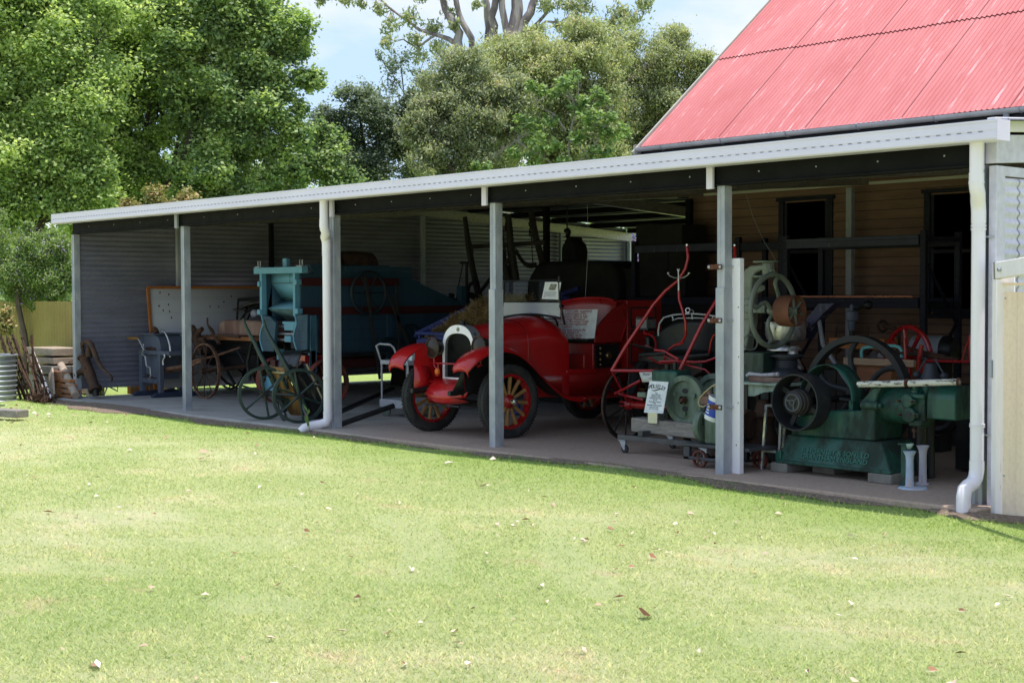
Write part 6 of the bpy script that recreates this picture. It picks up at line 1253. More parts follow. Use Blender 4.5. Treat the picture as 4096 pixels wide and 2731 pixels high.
def drill_press():
    T = thing('belt_driven_press', 'grey green cast iron press with a large curved spoke handwheel and rusty belt pulley', 'press', (-2.75, 1.45, 0))
    wc = V((-2.942,1.300,1.402)); R = .345; ax = (1, 0, 0)
    w = obj('hand_wheel', MB().torus(wc, ax, R, .026, 56, 10), M['drill'], T)
    d, u, v = frame(ax)
    for k in range(4):
        an = k * PI / 2 + .35; pts = []
        for i in range(9):
            t = i / 8; r = .04 + (R - .05) * t; a = an + .34 * math.sin(t * PI * 1.9) * (1 - t * .3); pts.append(wc + (u * math.cos(a) + v * math.sin(a)) * r)
        obj('spoke', MB().tube(pts, .019, 8), M['drill'], w)
    obj('hub', MB().cyl(wc - V((.05, 0, 0)), wc + V((.30, 0, 0)), .035), M['drill'], w)
    pc = wc + V((.10, 0, 0)); pr = .145
    pu = obj('belt_pulley', MB().lathe(pc, ax, [(pr, -.0), (pr + .006, .09), (pr, .18), (pr - .010, .18), (pr - .010, 0)], 44, True), M['rust_pulley'], T)
    obj('pulley_arms', MB().spokes(pc + V((.15, 0, 0)), ax, .03, pr - .005, 6, .011, .3, flat=(.020, .014)).cyl(pc + V((.08, 0, 0)), pc + V((.20, 0, 0)), .030), M['drill'], pu)
    obj('shaft_end', MB().cyl(pc + V((.19, 0, 0)), pc + V((.215, 0, 0)), .018), M['rust'], pu)
    # C frame
    Yc = 1.42
    pts = [(-3.418,1.420,1.003), (-3.419,1.420,1.280), (-3.420,1.420,1.582), (-3.420,1.420,1.741), (-3.388,1.420,1.808), (-3.320,1.420,1.840), (-3.195,1.420,1.848), (-3.112,1.420,1.845), (-3.112,1.420,1.791), (-3.194,1.420,1.793), (-3.257,1.420,1.773), (-3.293,1.420,1.723), (-3.304,1.420,1.648), (-3.308,1.420,1.448), (-3.308,1.420,1.281), (-3.360,1.420,1.071), (-3.370,1.420,1.004)]
    obj('column', MB().prism(pts, (0, .12, 0)), M['drill'], T, bev=.015)
    c = V((-3.143,1.420,1.804)); obj('head', MB().lathe((c.x, 1.48, c.z - .06), (0, 0, 1), [(.0, 0), (.055, 0), (.06, .02), (.06, .12), (.045, .14), (0, .14)], 24).cyl((c.x + .05, 1.46, c.z - .01), (c.x + .09, 1.44, c.z - .02), .02), M['drill'], T)
    c = V((-3.172,1.420,1.875)); obj('feed_wheel', MB().lathe((c.x, 1.48, c.z), (0, 0, 1), [(0, -.012), (.11, -.012), (.125, -.006), (.125, .008), (.11, .012), (0, .006)], 32).cyl((c.x, 1.48, c.z - .06), (c.x, 1.48, c.z), .02), M['drill'], T)
    c = V((-3.194,1.420,1.732)); obj('feed_wheel', MB().lathe((c.x, 1.48, c.z), (0, 0, 1), [(0, -.012), (.10, -.012), (.112, -.006), (.112, .008), (.10, .012), (0, .006)], 32), M['drill'], T)
    c = V((-3.132,1.400,1.622)); obj('boss', MB().cyl((c.x - .05, 1.38, c.z - .02), (c.x + .03, 1.34, c.z), .028), M['drill'], T)
    c = V((-3.198,1.400,1.416)); obj('shaft_bracket', MB().bx(c.x - .13, c.x + .12, 1.34, 1.44, c.z - .04, c.z + .04).bx(c.x - .15, c.x - .08, 1.36, 1.42, c.z - .10, c.z + .10), M['drill'], T, bev=.01)
    obj('foot', MB().prism([(wc.x - .28, 1.40, 0), (wc.x + .12, 1.40, 0), (wc.x + .02, 1.40, .50), (wc.x - .06, 1.40, .95), (wc.x - .20, 1.40, .95)], (0, .10, 0)), M['drill_dk'], T, bev=.01)
    c = V((-3.265,1.360,1.088)); obj('ring_handle', MB().torus(c, (.9, -.4, .1), .075, .007, 26, 6), M['drill'], T)
M['rust_pulley'] = paint('orange_rusted_pulley', (.20, .075, .04), .75, .1, .2, 4, dirt=(.10, .04, .025), damt=.4, dsc=3, bump=.06)
M['drill_dk'] = paint('shaded_green_casting', (.05, .065, .055), .6, 0, .2, 5, bump=.08)
drill_press()

def separator_and_cans():
    T = thing('cream_separator', 'bright metal cream separator bowl on a neck behind the curved spoke wheel', 'cream separator', (-2.75, 2.0, 0))
    c = V((-3.287,1.950,1.204)); x, z = c.x, c.z
    obj('bowl', MB().lathe((x, 1.95, z - .14), (0, 0, 1), [(.0, 0), (.13, .01), (.19, .04), (.205, .10), (.20, .20), (.213, .205), (.213, .215), (.195, .215), (.19, .10), (0, .04)], 40), M['alu'], T)
    obj('skirt', MB().lathe((x - .02, 1.95, z - .20), (0, 0, 1), [(.0, .04), (.16, .04), (.17, .02), (.17, -.01), (0, -.01)], 32), M['alu'], T)
    obj('neck', MB().lathe((x + .09, 1.95, z - .38), (0, 0, 1), [(0, .18), (.05, .18), (.055, .10), (.09, .03), (.11, .0), (.11, -.02), (0, -.02)], 28), M['alu'], T)
    obj('pedestal', MB().lathe((x + .06, 1.95, 0), (0, 0, 1), [(.2, 0), (.2, .04), (.08, .12), (.07, .8), (.10, z - .40)], 24), M['black'], T)
    T = thing('milk_can', 'dark wide mouthed milk can in front of the metal separator', 'milk can', (-2.3, 1.35, 0))
    c = V((-2.825,1.350,0.855)); x = c.x; z1 = V((-2.826,1.350,0.983)).z
    obj('can_body', MB().lathe((x, 1.35, 0), (0, 0, 1), [(0, .3), (.165, .3), (.17, z1 - .26), (.165, z1 - .20), (.155, z1 - .16), (.105, z1 - .12), (.105, z1 - .05)], 36), M['can'], T)
    obj('can_lid', MB().lathe((x, 1.35, z1 - .05), (0, 0, 1), [(0.10, 0), (.115, .01), (.115, .03), (.17, .035), (.17, .05), (0, .055)], 36), M['can'], T)
    obj('can_handle', MB().tube([(x + .15, 1.30, z1 - .20), (x + .21, 1.28, z1 - .19), (x + .21, 1.28, z1 - .25), (x + .17, 1.30, z1 - .27)], .009, 6), M['can'], T)
    # bench
    T = thing('enamel_bench', 'pale green enamel bench between the white plank and the big engine', 'bench', (-2.5, .95, 0))
    a, b = V((-2.924,0.850,0.733)), V((-2.447,0.850,0.766)); z = a.z
    obj('bench_top', MB().bx(a.x - .10, b.x, .83, 1.25, z - .015, z + .008), M['green_pale'], T, bev=.004)
    obj('apron', MB().prism([(-2.969,0.870,0.725), (-2.469,0.870,0.753), (-2.476,0.870,0.685), (-2.726,0.870,0.651), (-2.825,0.870,0.612), (-2.940,0.870,0.608)], (0, .01, 0)), M['green_pale'], T)
    for x in (a.x, b.x - .06):
        for y in (.88, 1.20): obj('leg', MB().bx(x - .02, x + .02, y - .02, y + .02, 0, z - .02), M['black'], T)
    a, b = V((-2.918,0.950,0.746)), V((-2.523,0.950,0.797)); simple('rusty_vice_plate', MB().bx(a.x, b.x, .90, 1.15, z + .009, z + .06), M['slate'], 'rust brown slab lying on the pale green bench', 'slab', None, .008)
    a, b = V((-2.959,0.920,0.795)), V((-2.590,0.920,0.824)); mb = MB(); mb.tube([a, a + V((.03, 0, .02)), a.lerp(b, .5), b], [.014, .018, .014, .02], 8); simple('pale_lever', mb, M['pinkgrey'], 'pale painted metal lever lying across the rusty slab', 'lever')
    a = V((-3.066,1.100,0.809)); simple('grey_box', MB().bx(a.x - .10, a.x + .16, 1.1, 1.3, a.z - .1, a.z + .2), M['green_dk'], 'dark green metal box beside the white plank', 'box', None, .01)
    # stool frame of bright angle
    T = thing('stool_frame', 'bright bare metal stool frame standing left of the green engine', 'stool', (-2.2, .5, 0))
    p0, p1 = V((-2.410,0.450,-0.012)), V((-2.362,0.450,0.579)); p0.z = 0
    q0, q1 = p0 + V((.30, .26, 0)), p1 + V((.28, .26, 0))
    for a, b in ((p0, p1), (p0 + V((.17, .02, 0)), p1 + V((.15, .02, 0))), (p0 + V((0, .30, 0)), p1 + V((0, .28, 0))), (p0 + V((.17, .30, 0)), p1 + V((.15, .28, 0)))): obj('leg', MB().beam(a, b, .022, .022), M['alu'], T, bev=.002)
    t = .30
    def lv(t): return [p0.lerp(p1, t), (p0 + V((.17, .02, 0))).lerp(p1 + V((.15, .02, 0)), t), (p0 + V((.17, .30, 0))).lerp(p1 + V((.15, .28, 0)), t), (p0 + V((0, .30, 0))).lerp(p1 + V((0, .28, 0)), t)]
    for t in (.29, .99):
        L = lv(t)
        for i in range(4): obj('rail', MB().beam(L[i], L[(i + 1) % 4], .02, .02), M['alu'], T, bev=.002)
    # rusty implement in the shadow below the bench
    T = thing('old_gear_case', 'rusty pulley and gear case in the shadow under the pale green bench', 'machine', (-2.55, 1.0, 0))
    c = V((-2.869,0.800,0.352)); obj('pulley', MB().lathe(c, (1, 0, 0), [(.13, -.05), (.14, 0), (.13, .05), (.0, .05)], 30), M['rust_dark'], T)
    c = V((-2.830,0.950,0.425)); obj('case', MB().lathe((c.x, 1.0, 0), (0, 0, 1), [(.16, .10), (.15, .2), (.10, .35), (.12, c.z - .02), (.14, c.z), (.08, c.z + .05), (.05, c.z + .15), (0, c.z + .15)], 24), M['rust_dark'], T)
    c = V((-2.687,0.750,0.029)); obj('rear_wheel', MB().torus((c.x, .8, c.z), (1, 0, 0), .11, .014, 26, 8).spokes((c.x, .8, c.z), (1, 0, 0), 0, .1, 6, .007), M['rust'], T)
    obj('base', MB().bx(-2.75, -2.3, .85, 1.15, .04, .10), M['black'], T)
M['can'] = paint('dark_blue_grey_can', (.035, .038, .050), .55, .2, .25, 5, bump=.04)
M['green_pale'] = paint('pale_green_enamel', (.33, .42, .34), .5, 0, .1, 4, dirt=(.16, .16, .12), damt=.25, dsc=5, bump=.04)
separator_and_cans()

# ------------------------------------------------------------ the big green oil engine and what stands round it
def hornsby():
    T = thing('oil_engine', 'large dark green antique oil engine with raised lettering on its cast base', 'engine', (-1.6, .7, .06))
    # plinth: battered front and ends
    bl, br = V((-2.204,0.400,0.029)), V((-1.055,0.400,0.042)); tl, tr = V((-2.175,0.500,0.320)), V((-1.210,0.500,0.336))
    zb = .085; zt = (tl.z + tr.z) / 2; x0, x1 = bl.x, br.x; y0, y1 = .40, 1.02
    tx0, tx1 = tl.x, tr.x
    pl = MB().hexa([(x0, y0, zb), (x1, y0, zb), (x1, y1, zb), (x0, y1, zb), (tx0, y0 + .10, zt), (tx1, y0 + .10, zt), (tx1, y1 - .08, zt), (tx0, y1 - .08, zt)])
    base = obj('base', pl, M['green'], T, bev=.014)
    obj('base_flange', MB().bx(x0 - .02, x0 + .04, y0 - .004, y1, zb, zb + .10).bx(x0, x1 + .008, y0 - .010, y0 + .03, zb - .004, zb + .028), M['green'], base, bev=.008)
    up = (V((tx0, y0 + .10, zt)) - V((tx0, y0, zb))).normalized()
    def fc(u, v): return V((x0 + (x1 - x0) * u, y0 + .10 * v, zb + (zt - zb) * v)) + up.cross(V((1, 0, 0))).normalized() * -.002
    n = V((1, 0, 0)).cross(up); off = n * .003
    for s, v in (('R HORNSBY & SONS LD', .50), ('GRANTHAM ENGLAND', .29)): text(s, .064, M['green_hi'], base, facing(fc(.50, v) + (off if off.y < 0 else -off), (1, 0, 0), up), ext=.004)
    # crank bed
    bd = [(-2.144,0.520,0.321), (-2.144,0.520,0.428), (-2.105,0.520,0.484), (-1.772,0.520,0.558), (-1.424,0.520,0.578), (-1.421,0.520,0.619), (-1.430,0.520,0.655), (-1.368,0.520,0.715), (-1.308,0.520,0.779), (-1.220,0.520,0.793), (-1.261,0.520,0.720), (-1.286,0.520,0.627), (-1.288,0.520,0.333)]
    obj('crank_bed', poly_prism(bd, .42), M['green'], T, bev=.012)
    a = V((-1.330,0.500,0.631)); obj('bearing_boss', MB().cyl((a.x - .06, .49, a.z), (a.x + .10, .49, a.z), .034, n=20).cyl((a.x + .10, .49, a.z), (a.x + .135, .49, a.z), .024, n=6), M['green'], T)
    # cylinder barrel along x
    c = V((-1.226,0.720,0.624)); z = c.z; xl = V((-1.393,0.720,0.615)).x; xr = V((-0.914,0.720,0.642)).x
    obj('cylinder', MB().lathe((xl, .72, z), (1, 0, 0), [(0, 0), (.165, 0), (.17, .02), (.17, .04), (.15, .05), (.148, xr - xl - .06), (.165, xr - xl - .05), (.165, xr - xl), (0, xr - xl)], 40), M['green'], T)
    # valve chest with oval cover
    a, b = V((-0.988,0.540,0.512)), V((-0.837,0.540,0.736))
    vc = obj('valve_chest', MB().bx(a.x, b.x, .55, .70, a.z, b.z).bx(a.x + .02, b.x - .01, .52, .60, a.z - .03, a.z + .02).bx(a.x - .02, b.x + .01, .53, .68, b.z - .03, b.z + .01), M['green'], T, bev=.010)
    for (px, r, zz) in ((V((-0.975,0.500,0.684)), .052, 0), (V((-0.957,0.500,0.572)), .058, 0)):
        p = px; cv = obj('cover', MB().lathe((p.x, .53, p.z), (0, -1, 0), [(0, .03), (r, .03), (r + .004, .024), (r + .004, 0)], 28).bx(p.x - r - .03, p.x + r + .03, .503, .53, p.z - .018, p.z + .018), M['green'], vc, bev=.004)
        for s in (-1, 1): obj('stud', MB().cyl((p.x + s * (r + .012), .50, p.z), (p.x + s * (r + .012), .472, p.z), .011, n=6).cyl((p.x + s * (r + .012), .50, p.z), (p.x + s * (r + .012), .46, p.z), .006, n=8), M['rust_dark'], cv)
    p = V((-0.951,0.490,0.576)); obj('port', MB().cyl((p.x, .495, p.z), (p.x, .4985, p.z), .024, n=20), M['ink'], vc)
    for x, y, h, r in ((1460, 420, .10, .035), (1525, 440, .13, .040)):
        p = V((-0.966,0.620,0.730)) if x == 1460 else V((-0.912,0.680,0.730)); obj('valve_cap', MB().lathe((p.x, .62 if x == 1460 else .70, p.z - .02), (0, 0, 1), [(r, 0), (r, h * .6), (r * .7, h * .7), (r * .7, h), (0, h)], 20), M['green'], vc)
    # hot bulb housing
    a, b = V((-0.825,0.560,0.546)), V((-0.552,0.560,0.744)); xx0, xx1 = a.x, V((-0.561,0.560,0.539)).x; za = a.z; zc = b.z
    pts = []
    for i in range(9): t = PI * i / 8; pts.append((.73 - .17 * math.cos(t), zc - .02 + .10 * math.sin(t) ** .8))
    obj('hot_bulb_cover', MB().prism([(xx0, .56, za), (xx0, .56, zc - .04)] + [(xx0, y, z_) for y, z_ in pts] + [(xx0, .90, zc - .04), (xx0, .90, za)], (xx1 - xx0, 0, 0)), M['green'], T, bev=.012)
    a, b = V((-0.782,0.660,0.767)), V((-0.633,0.660,0.760)); obj('top_flange', MB().cyl((a.x + .05, .70, a.z - .03), (a.x + .05, .70, a.z + .005), .055, n=20).bx(a.x - .02, b.x + .02, .62, .80, a.z - .05, a.z - .03), M['green'], T, bev=.005)
    b_ = MB(); p = V((-0.949,0.560,0.484)); b_.cyl((p.x, .58, p.z + .02), (p.x, .58, p.z - .10), .010).cyl((p.x, .58, p.z - .03), (p.x, .58, p.z - .055), .022, n=6).sphere((p.x, .58, p.z - .095), .014); obj('drain_cock', b_, M['rust_dark'], T)
    p = V((-0.968,0.700,0.433)); obj('exhaust_pipe', MB().tube([(p.x, .72, p.z + .12), (p.x, .72, p.z - .05), (p.x - .02, .74, .25), (p.x - .02, .74, .05)], .045, 14), M['black'], T)
    # flat belt pulley in front
    c = V((-1.970,0.330,0.628)); R = .245
    pu = obj('belt_pulley', MB().lathe((c.x, .33, c.z), (0, 1, 0), [(R, -.0), (R + .004, .10), (R, .20), (R - .012, .20), (R - .012, 0)], 56, True), M['iron_dull'], T)
    obj('pulley_arms', MB().spokes((c.x, .44, c.z), (0, -1, 0), .05, R - .01, 4, .02, .5, flat=(.045, .02)), M['iron_dull'], pu)
    cl = obj('clutch_hub', MB().lathe((c.x, .44, c.z), (0, -1, 0), [(.115, 0), (.115, .06), (.108, .065), (.108, .10), (.10, .105), (.10, .13), (.085, .14), (.085, .132), (.07, .13), (0, .13)], 36), M['iron_dull'], pu)
    obj('clutch_face', MB().torus((c.x, .305, c.z), (0, -1, 0), .072, .010, 30, 8).spokes((c.x, .308, c.z), (0, -1, 0), .02, .07, 3, .010, .3).torus((c.x, .30, c.z), (0, -1, 0), .022, .008, 20, 8), M['iron_lt'], cl)
    obj('crankshaft', MB().cyl((c.x, .2 + .10, c.z), (c.x, 1.5, c.z), .030), M['black'], T)
    # green crank guard: an arched band
    g = V((-1.862,0.620,0.589)); pts = []
    a0 = V((-1.575,0.550,0.567)); r0 = .30; cx = c.x + .125; cz = c.z - .02
    def gd(u, v): a = -.02 + (PI * .93) * v; return (cx + r0 * math.cos(a) * .92, .60 + .20 * u, cz + .02 + (r0 + .02) * math.sin(a))
    gr = obj('crank_guard', MB().grid(gd, 3, 32), M['green'], T, solid=.010)
    obj('guard_foot', MB().bx(cx + r0 * .92 - .03, cx + r0 * .92 + .01, .60, .82, a0.z, cz + .04), M['green'], gr)
    obj('connecting_rod', MB().tube([(c.x + .2, .72, c.z + .02), (xl, .72, z)], .022, 10), M['black'], T)
    # the large flywheel
    f = V((-1.935,1.220,0.642)); Rf = .545
    fw = obj('flywheel', MB().lathe((f.x, 1.22, f.z), (0, 1, 0), [(Rf, -.05), (Rf, .05), (Rf - .055, .05), (Rf - .065, .03), (Rf - .065, -.03), (Rf - .055, -.05)], 64, True), M['iron_dull'], T)
    d, u, v = frame((0, 1, 0)); sp = MB()
    for k in range(6):
        pts = []
        for i in range(8): t = i / 7; a = k * PI / 3 + .55 + .22 * math.sin(t * PI); r = .06 + (Rf - .10) * t; pts.append(V((f.x, 1.22, f.z)) + (u * math.cos(a) + v * math.sin(a)) * r)
        sp.tube(pts, [.034, .032, .03, .028, .026, .026, .028, .034], 8)
    obj('spoke', sp.cyl((f.x, 1.15, f.z), (f.x, 1.29, f.z), .08), M['iron_dull'], fw)
    # blocks under the base
    for (p, q, lb) in ((V((-2.272,0.420,-0.060)), V((-2.094,0.420,0.027)), 'concrete block under the left end of the green engine base'), (V((-1.269,0.460,-0.053)), V((-1.042,0.460,0.037)), 'concrete block under the right end of the green engine base')):
        simple('concrete_block', MB().bx(p.x, q.x, .39, .85, .0, .083), M['concrete_block'], lb, 'block', None, .01)
    simple('concrete_block', MB().bx(-1.98, -1.75, .6, .9, .0, .083), M['concrete_block'], 'concrete block set back under the green engine base', 'block', None, .01)
M['iron_dull'] = paint('dull_dark_iron', (.020, .021, .026), .6, .2, .25, 5, dirt=(.05, .04, .035), damt=.22, dsc=5, bump=.08)
M['iron_lt'] = paint('worn_grey_iron', (.10, .10, .105), .5, .4, .3, 9, bump=.05)
M['green_hi'] = paint('rubbed_green_enamel', (.03, .15, .11), .4, 0, .1, 4, bump=.02)
hornsby()

def round_the_engine():
    # peeling pole on top
    mb = MB(); mb.tube([(-1.436,0.500,0.802), (-0.959,0.500,0.831), (-0.496,0.500,0.864)], [.026, .028, .026], 12)
    o = simple('peeling_pole', mb, wood('peeling_white_paint', (.60, .57, .52), (.70, .67, .62), (3, 12, 12), .7, (.03, .025, .02), .52), 'round pole with peeling white paint resting across the green engine', 'pole')
    p = V((-0.964,0.500,0.834)); obj('ring', MB().rim(p, (1, 0, 0), .034, .027, .03, 20), M['rust_strap'], o, org=tuple(o['_w'])); q = V((-0.498,0.500,0.864)); obj('ring', MB().rim(q, (1, 0, 0), .032, .025, .02, 20), M['rust_strap'], o, org=tuple(o['_w']))
    # pipe stands
    for (a, b, m, lb) in ((V((-0.849,0.350,0.297)), V((-0.844,0.350,-0.018)), M['blueflaky'], 'flaking light blue pipe stand in front of the green engine'), (V((-0.892,0.620,0.318)), V((-0.892,0.620,-0.016)), M['pinkgrey'], 'lilac grey pipe stand behind the flaking blue one')):
        b.z = 0; T = thing('pipe_stand', lb, 'pipe stand', (b.x, b.y, 0))
        obj('tube', MB().lathe((b.x, b.y, 0), (0, 0, 1), [(.055, 0), (.055, .012), (.034, .016), (.031, .10), (.030, a.z * .75), (.034, a.z - .04), (.052, a.z), (.044, a.z), (.028, a.z - .05), (0, a.z - .05)], 20), m, T)
        if m is M['blueflaky']: obj('foot_plate', MB().lathe((b.x + .03, b.y, 0), (0, 0, 1), [(0, .012), (.11, .012), (.12, 0)], 20), m, T)
    T = thing('green_bracket', 'narrow green iron bracket standing between the engine base and the blue pipe stand', 'bracket', (-1.0, .4, 0))
    a, b = V((-0.931,0.400,0.336)), V((-0.930,0.400,0.078))
    obj('upright', MB().beam((a.x, .40, a.z), (b.x, .40, b.z), .045, .012), M['green'], T)
    obj('top_plate', MB().prism([(-0.975,0.380,0.339), (-0.896,0.380,0.336), (-0.846,0.380,0.356), (-0.910,0.500,0.339)], (0, .0, .012)), M['green'], T)
    obj('funnel', MB().add([(-0.884,0.360,0.353), (-0.811,0.360,0.360), (-0.844,0.360,0.312), (-0.872,0.360,0.312)], [(0, 1, 2, 3)]), M['green_pale'], T, solid=.01)
    a, b, c = V((-0.882,0.360,0.096)), V((-0.938,0.300,-0.022)), V((-0.888,0.300,-0.025)); obj('foot', MB().prism([(a.x - .03, .38, a.z), (a.x + .02, .38, a.z), (c.x, .32, .0), (b.x, .32, .0)], (0, .012, 0)), M['green'], T)
    # governor-like valve gear behind the pole
    p = V((-1.059,1.000,0.851)); z1 = V((-1.060,1.000,0.980)).z; T = thing('governor', 'dark bell shaped valve gear standing behind the peeling pole', 'valve gear', (p.x, 1.0, p.z - .1))
    obj('bell', MB().lathe((p.x, 1.0, p.z - .12), (0, 0, 1), [(0, 0), (.06, 0), (.07, .06), (.085, .12), (.06, .18), (.045, .24), (.02, z1 - p.z + .12), (0, z1 - p.z + .12)], 20), M['can'], T)
    for s in (-1, 1): obj('fly_ball', MB().sphere((p.x + s * .13, 1.0, p.z + .02), .035, 12, 8).tube([(p.x + s * .13, 1.0, p.z + .03), (p.x + s * .04, 1.0, p.z + .16)], .009, 6), M['can'], T)
    obj('stand', MB().cyl((p.x, 1.0, 0), (p.x, 1.0, p.z - .1), .04), M['black'], T)
    # timber crate with batten, teal tube, boards
    a, b = V((-2.413,1.900,0.721)), V((-2.028,1.900,0.907)); T = thing('timber_chest', 'red brown timber chest with a pine batten across its top behind the big flywheel', 'chest', (a.x + .4, 2.1, 0))
    obj('front_panel', MB().bx(a.x, b.x, 1.90, 2.45, .45, b.z), M['wood_red'], T, bev=.006)
    obj('leg', MB().bx(a.x, a.x + .06, 1.92, 1.98, 0, .45).bx(b.x - .06, b.x, 1.92, 1.98, 0, .45), M['wood_red'], T)
    c, d = V((-2.528,1.860,0.884)), V((-1.759,1.860,0.971)); obj('batten', MB().bx(c.x, d.x, 1.85, 1.895, c.z, V((-2.528,1.860,0.950)).z), M['wood_pine'], T, bev=.004)
    T = thing('tube_handle_trolley', 'turquoise tube handle of a trolley standing behind the pine batten', 'trolley', (-1.9, 2.3, .6))
    obj('handle', MB().tube([(-2.624,2.300,0.929), (-2.627,2.300,0.995), (-2.604,2.300,1.026), (-2.554,2.300,1.036), (-2.401,2.300,1.052), (-2.251,2.300,1.055), (-2.197,2.300,1.043), (-2.172,2.300,1.008), (-2.169,2.300,0.943)], .018, 10), M['teal'], T)
    o = simple('folded_sheet', MB().add([(-2.548,2.250,0.932), (-2.458,2.250,1.009), (-2.476,2.350,0.984), (-2.517,2.350,0.930), (-2.389,2.250,0.986), (-2.334,2.250,0.939)], [(0, 1, 2, 3), (3, 4, 5)]), M['galv_post'], 'folded grey and white sheet lying behind the pine batten', 'sheet')
    a, b = V((-3.440,2.900,0.987)), V((-2.761,2.900,1.067)); simple('orange_plank', MB().bx(a.x, b.x, 2.9, 3.15, a.z + .0, b.z + .03), M['orange'], 'orange brown plank lying level behind the turquoise handle', 'plank', None, .004)
    # red implement with a spoked wheel
    T = thing('red_implement', 'red spoked wheel and frame of a farm implement at the right behind the engine', 'farm implement', (-1.2, 2.6, 0))
    c = V((-2.288,2.600,0.931)); R = .30
    w = obj('wheel', MB().torus((c.x, 2.6, c.z), (.25, 1, 0), R, .026, 40, 8).spokes((c.x, 2.6, c.z), (.25, 1, 0), 0, R, 8, .020, .2).cyl((c.x, 2.5, c.z), (c.x, 2.7, c.z), .05), M['red_part'], T)
    fr = MB(); fr.tube([(-2.259,2.300,0.992), (-1.965,2.300,0.982), (-1.760,2.300,0.961), (-1.560,2.300,0.941)], .022, 8).tube([(-2.122,2.300,1.047), (-1.913,2.300,1.002), (-1.710,2.300,0.972)], .014, 8); obj('shaft', fr, M['rust_dark'], T)
    obj('frame', MB().tube([(-1.831,2.200,0.928), (-1.365,2.200,0.935)], .014, 8).tube([(-1.472,2.200,0.938), (-1.439,2.200,1.054), (-1.386,2.200,1.183)], .010, 6).tube([(-1.386,2.200,1.183), (-1.389,2.200,0.932)], .016, 8).tube([(-1.831,2.200,0.928), (-1.901,2.200,0.790)], .02, 8).tube([(-2.016,2.200,0.939), (-2.035,2.200,0.664)], .022, 8).tube([(-1.893,2.200,1.078), (-1.962,2.200,0.667)], .022, 8).tube([(-2.079,2.200,1.138), (-2.056,2.200,0.791)], .016, 8), M['red_part'], T)
    c = V((-2.146,2.900,1.006)); T = thing('motor_drum', 'grey cylindrical motor with a dark end cap behind the red implement', 'motor', (c.x, 2.9, 0)); obj('drum', MB().cyl((c.x - .25, 2.9, c.z), (c.x + .08, 2.9, c.z), .135, n=28), M['galv_post'], T); obj('end_cap', MB().lathe((c.x + .08, 2.9, c.z), (1, 0, 0), [(.14, 0), (.14, .05), (.10, .11), (0, .13)], 28), M['black'], T); obj('stand', MB().bx(c.x - .2, c.x + .1, 2.8, 3.0, 0, c.z - .12), M['black'], T)
    # more dark gear filling the floor behind
    T = thing('machine_bench', 'dark steel workbench with a wheel hub standing behind the oil engine', 'workbench', (-.9, 1.7, 0))
    obj('top', MB().bx(-1.2, -.25, 1.5, 2.0, .58, .64), M['iron_dull'], T, bev=.01); obj('cabinet', MB().bx(-1.15, -.3, 1.55, 1.95, .02, .58), M['black'], T, bev=.01)
    obj('slatted_box', MB().bx(-.62, -.2, 1.2, 1.5, .72, .92), M['wood_grey'], T, bev=.004)
    obj('hub', MB().torus((-1.45, 1.75, .55), (0, 1, 0), .22, .05, 32, 8), M['black'], T)
    c = V((-3.222,3.000,1.292)); T = thing('grease_pump', 'pale grey cylindrical pump with a lever standing by the rear wall', 'pump', (c.x, 3.0, 0))
    obj('barrel', MB().lathe((c.x, 3.0, c.z - .12), (0, 0, 1), [(0, 0), (.03, 0), (.04, .02), (.04, .10), (.065, .11), (.065, .20), (.03, .21), (.02, .27), (0, .28)], 20), M['hammered'], T)
    obj('lever', MB().tube([(c.x, 3.0, c.z + .10), (c.x + .10, 3.0, c.z + .13), (c.x + .18, 3.0, c.z + .17)], .02, 8).sphere((c.x + .20, 3.0, c.z + .15), .05), M['black'], T); obj('post', MB().cyl((c.x, 3.0, 0), (c.x, 3.0, c.z - .1), .03), M['black'], T)
    for s in (-1, 1): obj('side_tube', MB().cyl((c.x + s * .20, 3.0, .3), (c.x + s * .20, 3.0, c.z - .08), .012).sphere((c.x + s * .20, 3.0, c.z - .30), .07), M['rust_dark'], T)
    c = V((-2.970,3.200,1.221)); simple('lamp_fitting', MB().tube([(c.x, 3.2, c.z), (c.x + .13, 3.2, c.z - .02), (c.x + .18, 3.2, c.z - .08), (c.x + .18, 3.2, c.z - .40)], .025, 8).torus((c.x - .01, 3.2, c.z), (1, -.6, .1), .055, .014, 20, 6), M['rust_dark'], 'old curved pipe with a round flange standing by the rack', 'pipe')
    # flaking dark blue scoop
    pts = [(-2.882,2.200,1.465), (-3.066,2.200,1.464), (-3.128,2.200,1.400), (-3.221,2.200,1.304), (-3.190,2.200,1.261), (-3.262,2.200,1.113), (-3.231,2.200,1.105), (-3.138,2.200,1.245), (-3.024,2.200,1.357), (-2.933,2.200,1.426)]
    T = thing('seed_chute', 'flaking dark blue metal chute slanting up beside the separator bowl', 'chute', (-2.2, 2.2, 0)); obj('trough', poly_prism(pts, .14), paint('flaking_navy_paint', (.035, .035, .085), .5, .1, .4, 8, dirt=(.30, .30, .36), damt=.14, dsc=16, bump=.05), T); obj('prop', MB().beam((-3.123,2.250,1.425), (-3.049,2.250,1.048), .03, .03).beam((-2.2, 2.25, 0), (-3.049,2.250,1.048), .03, .03), M['galv_post'], T)
    # boxes and jars in the dark under the rack
    g = random.Random(9)
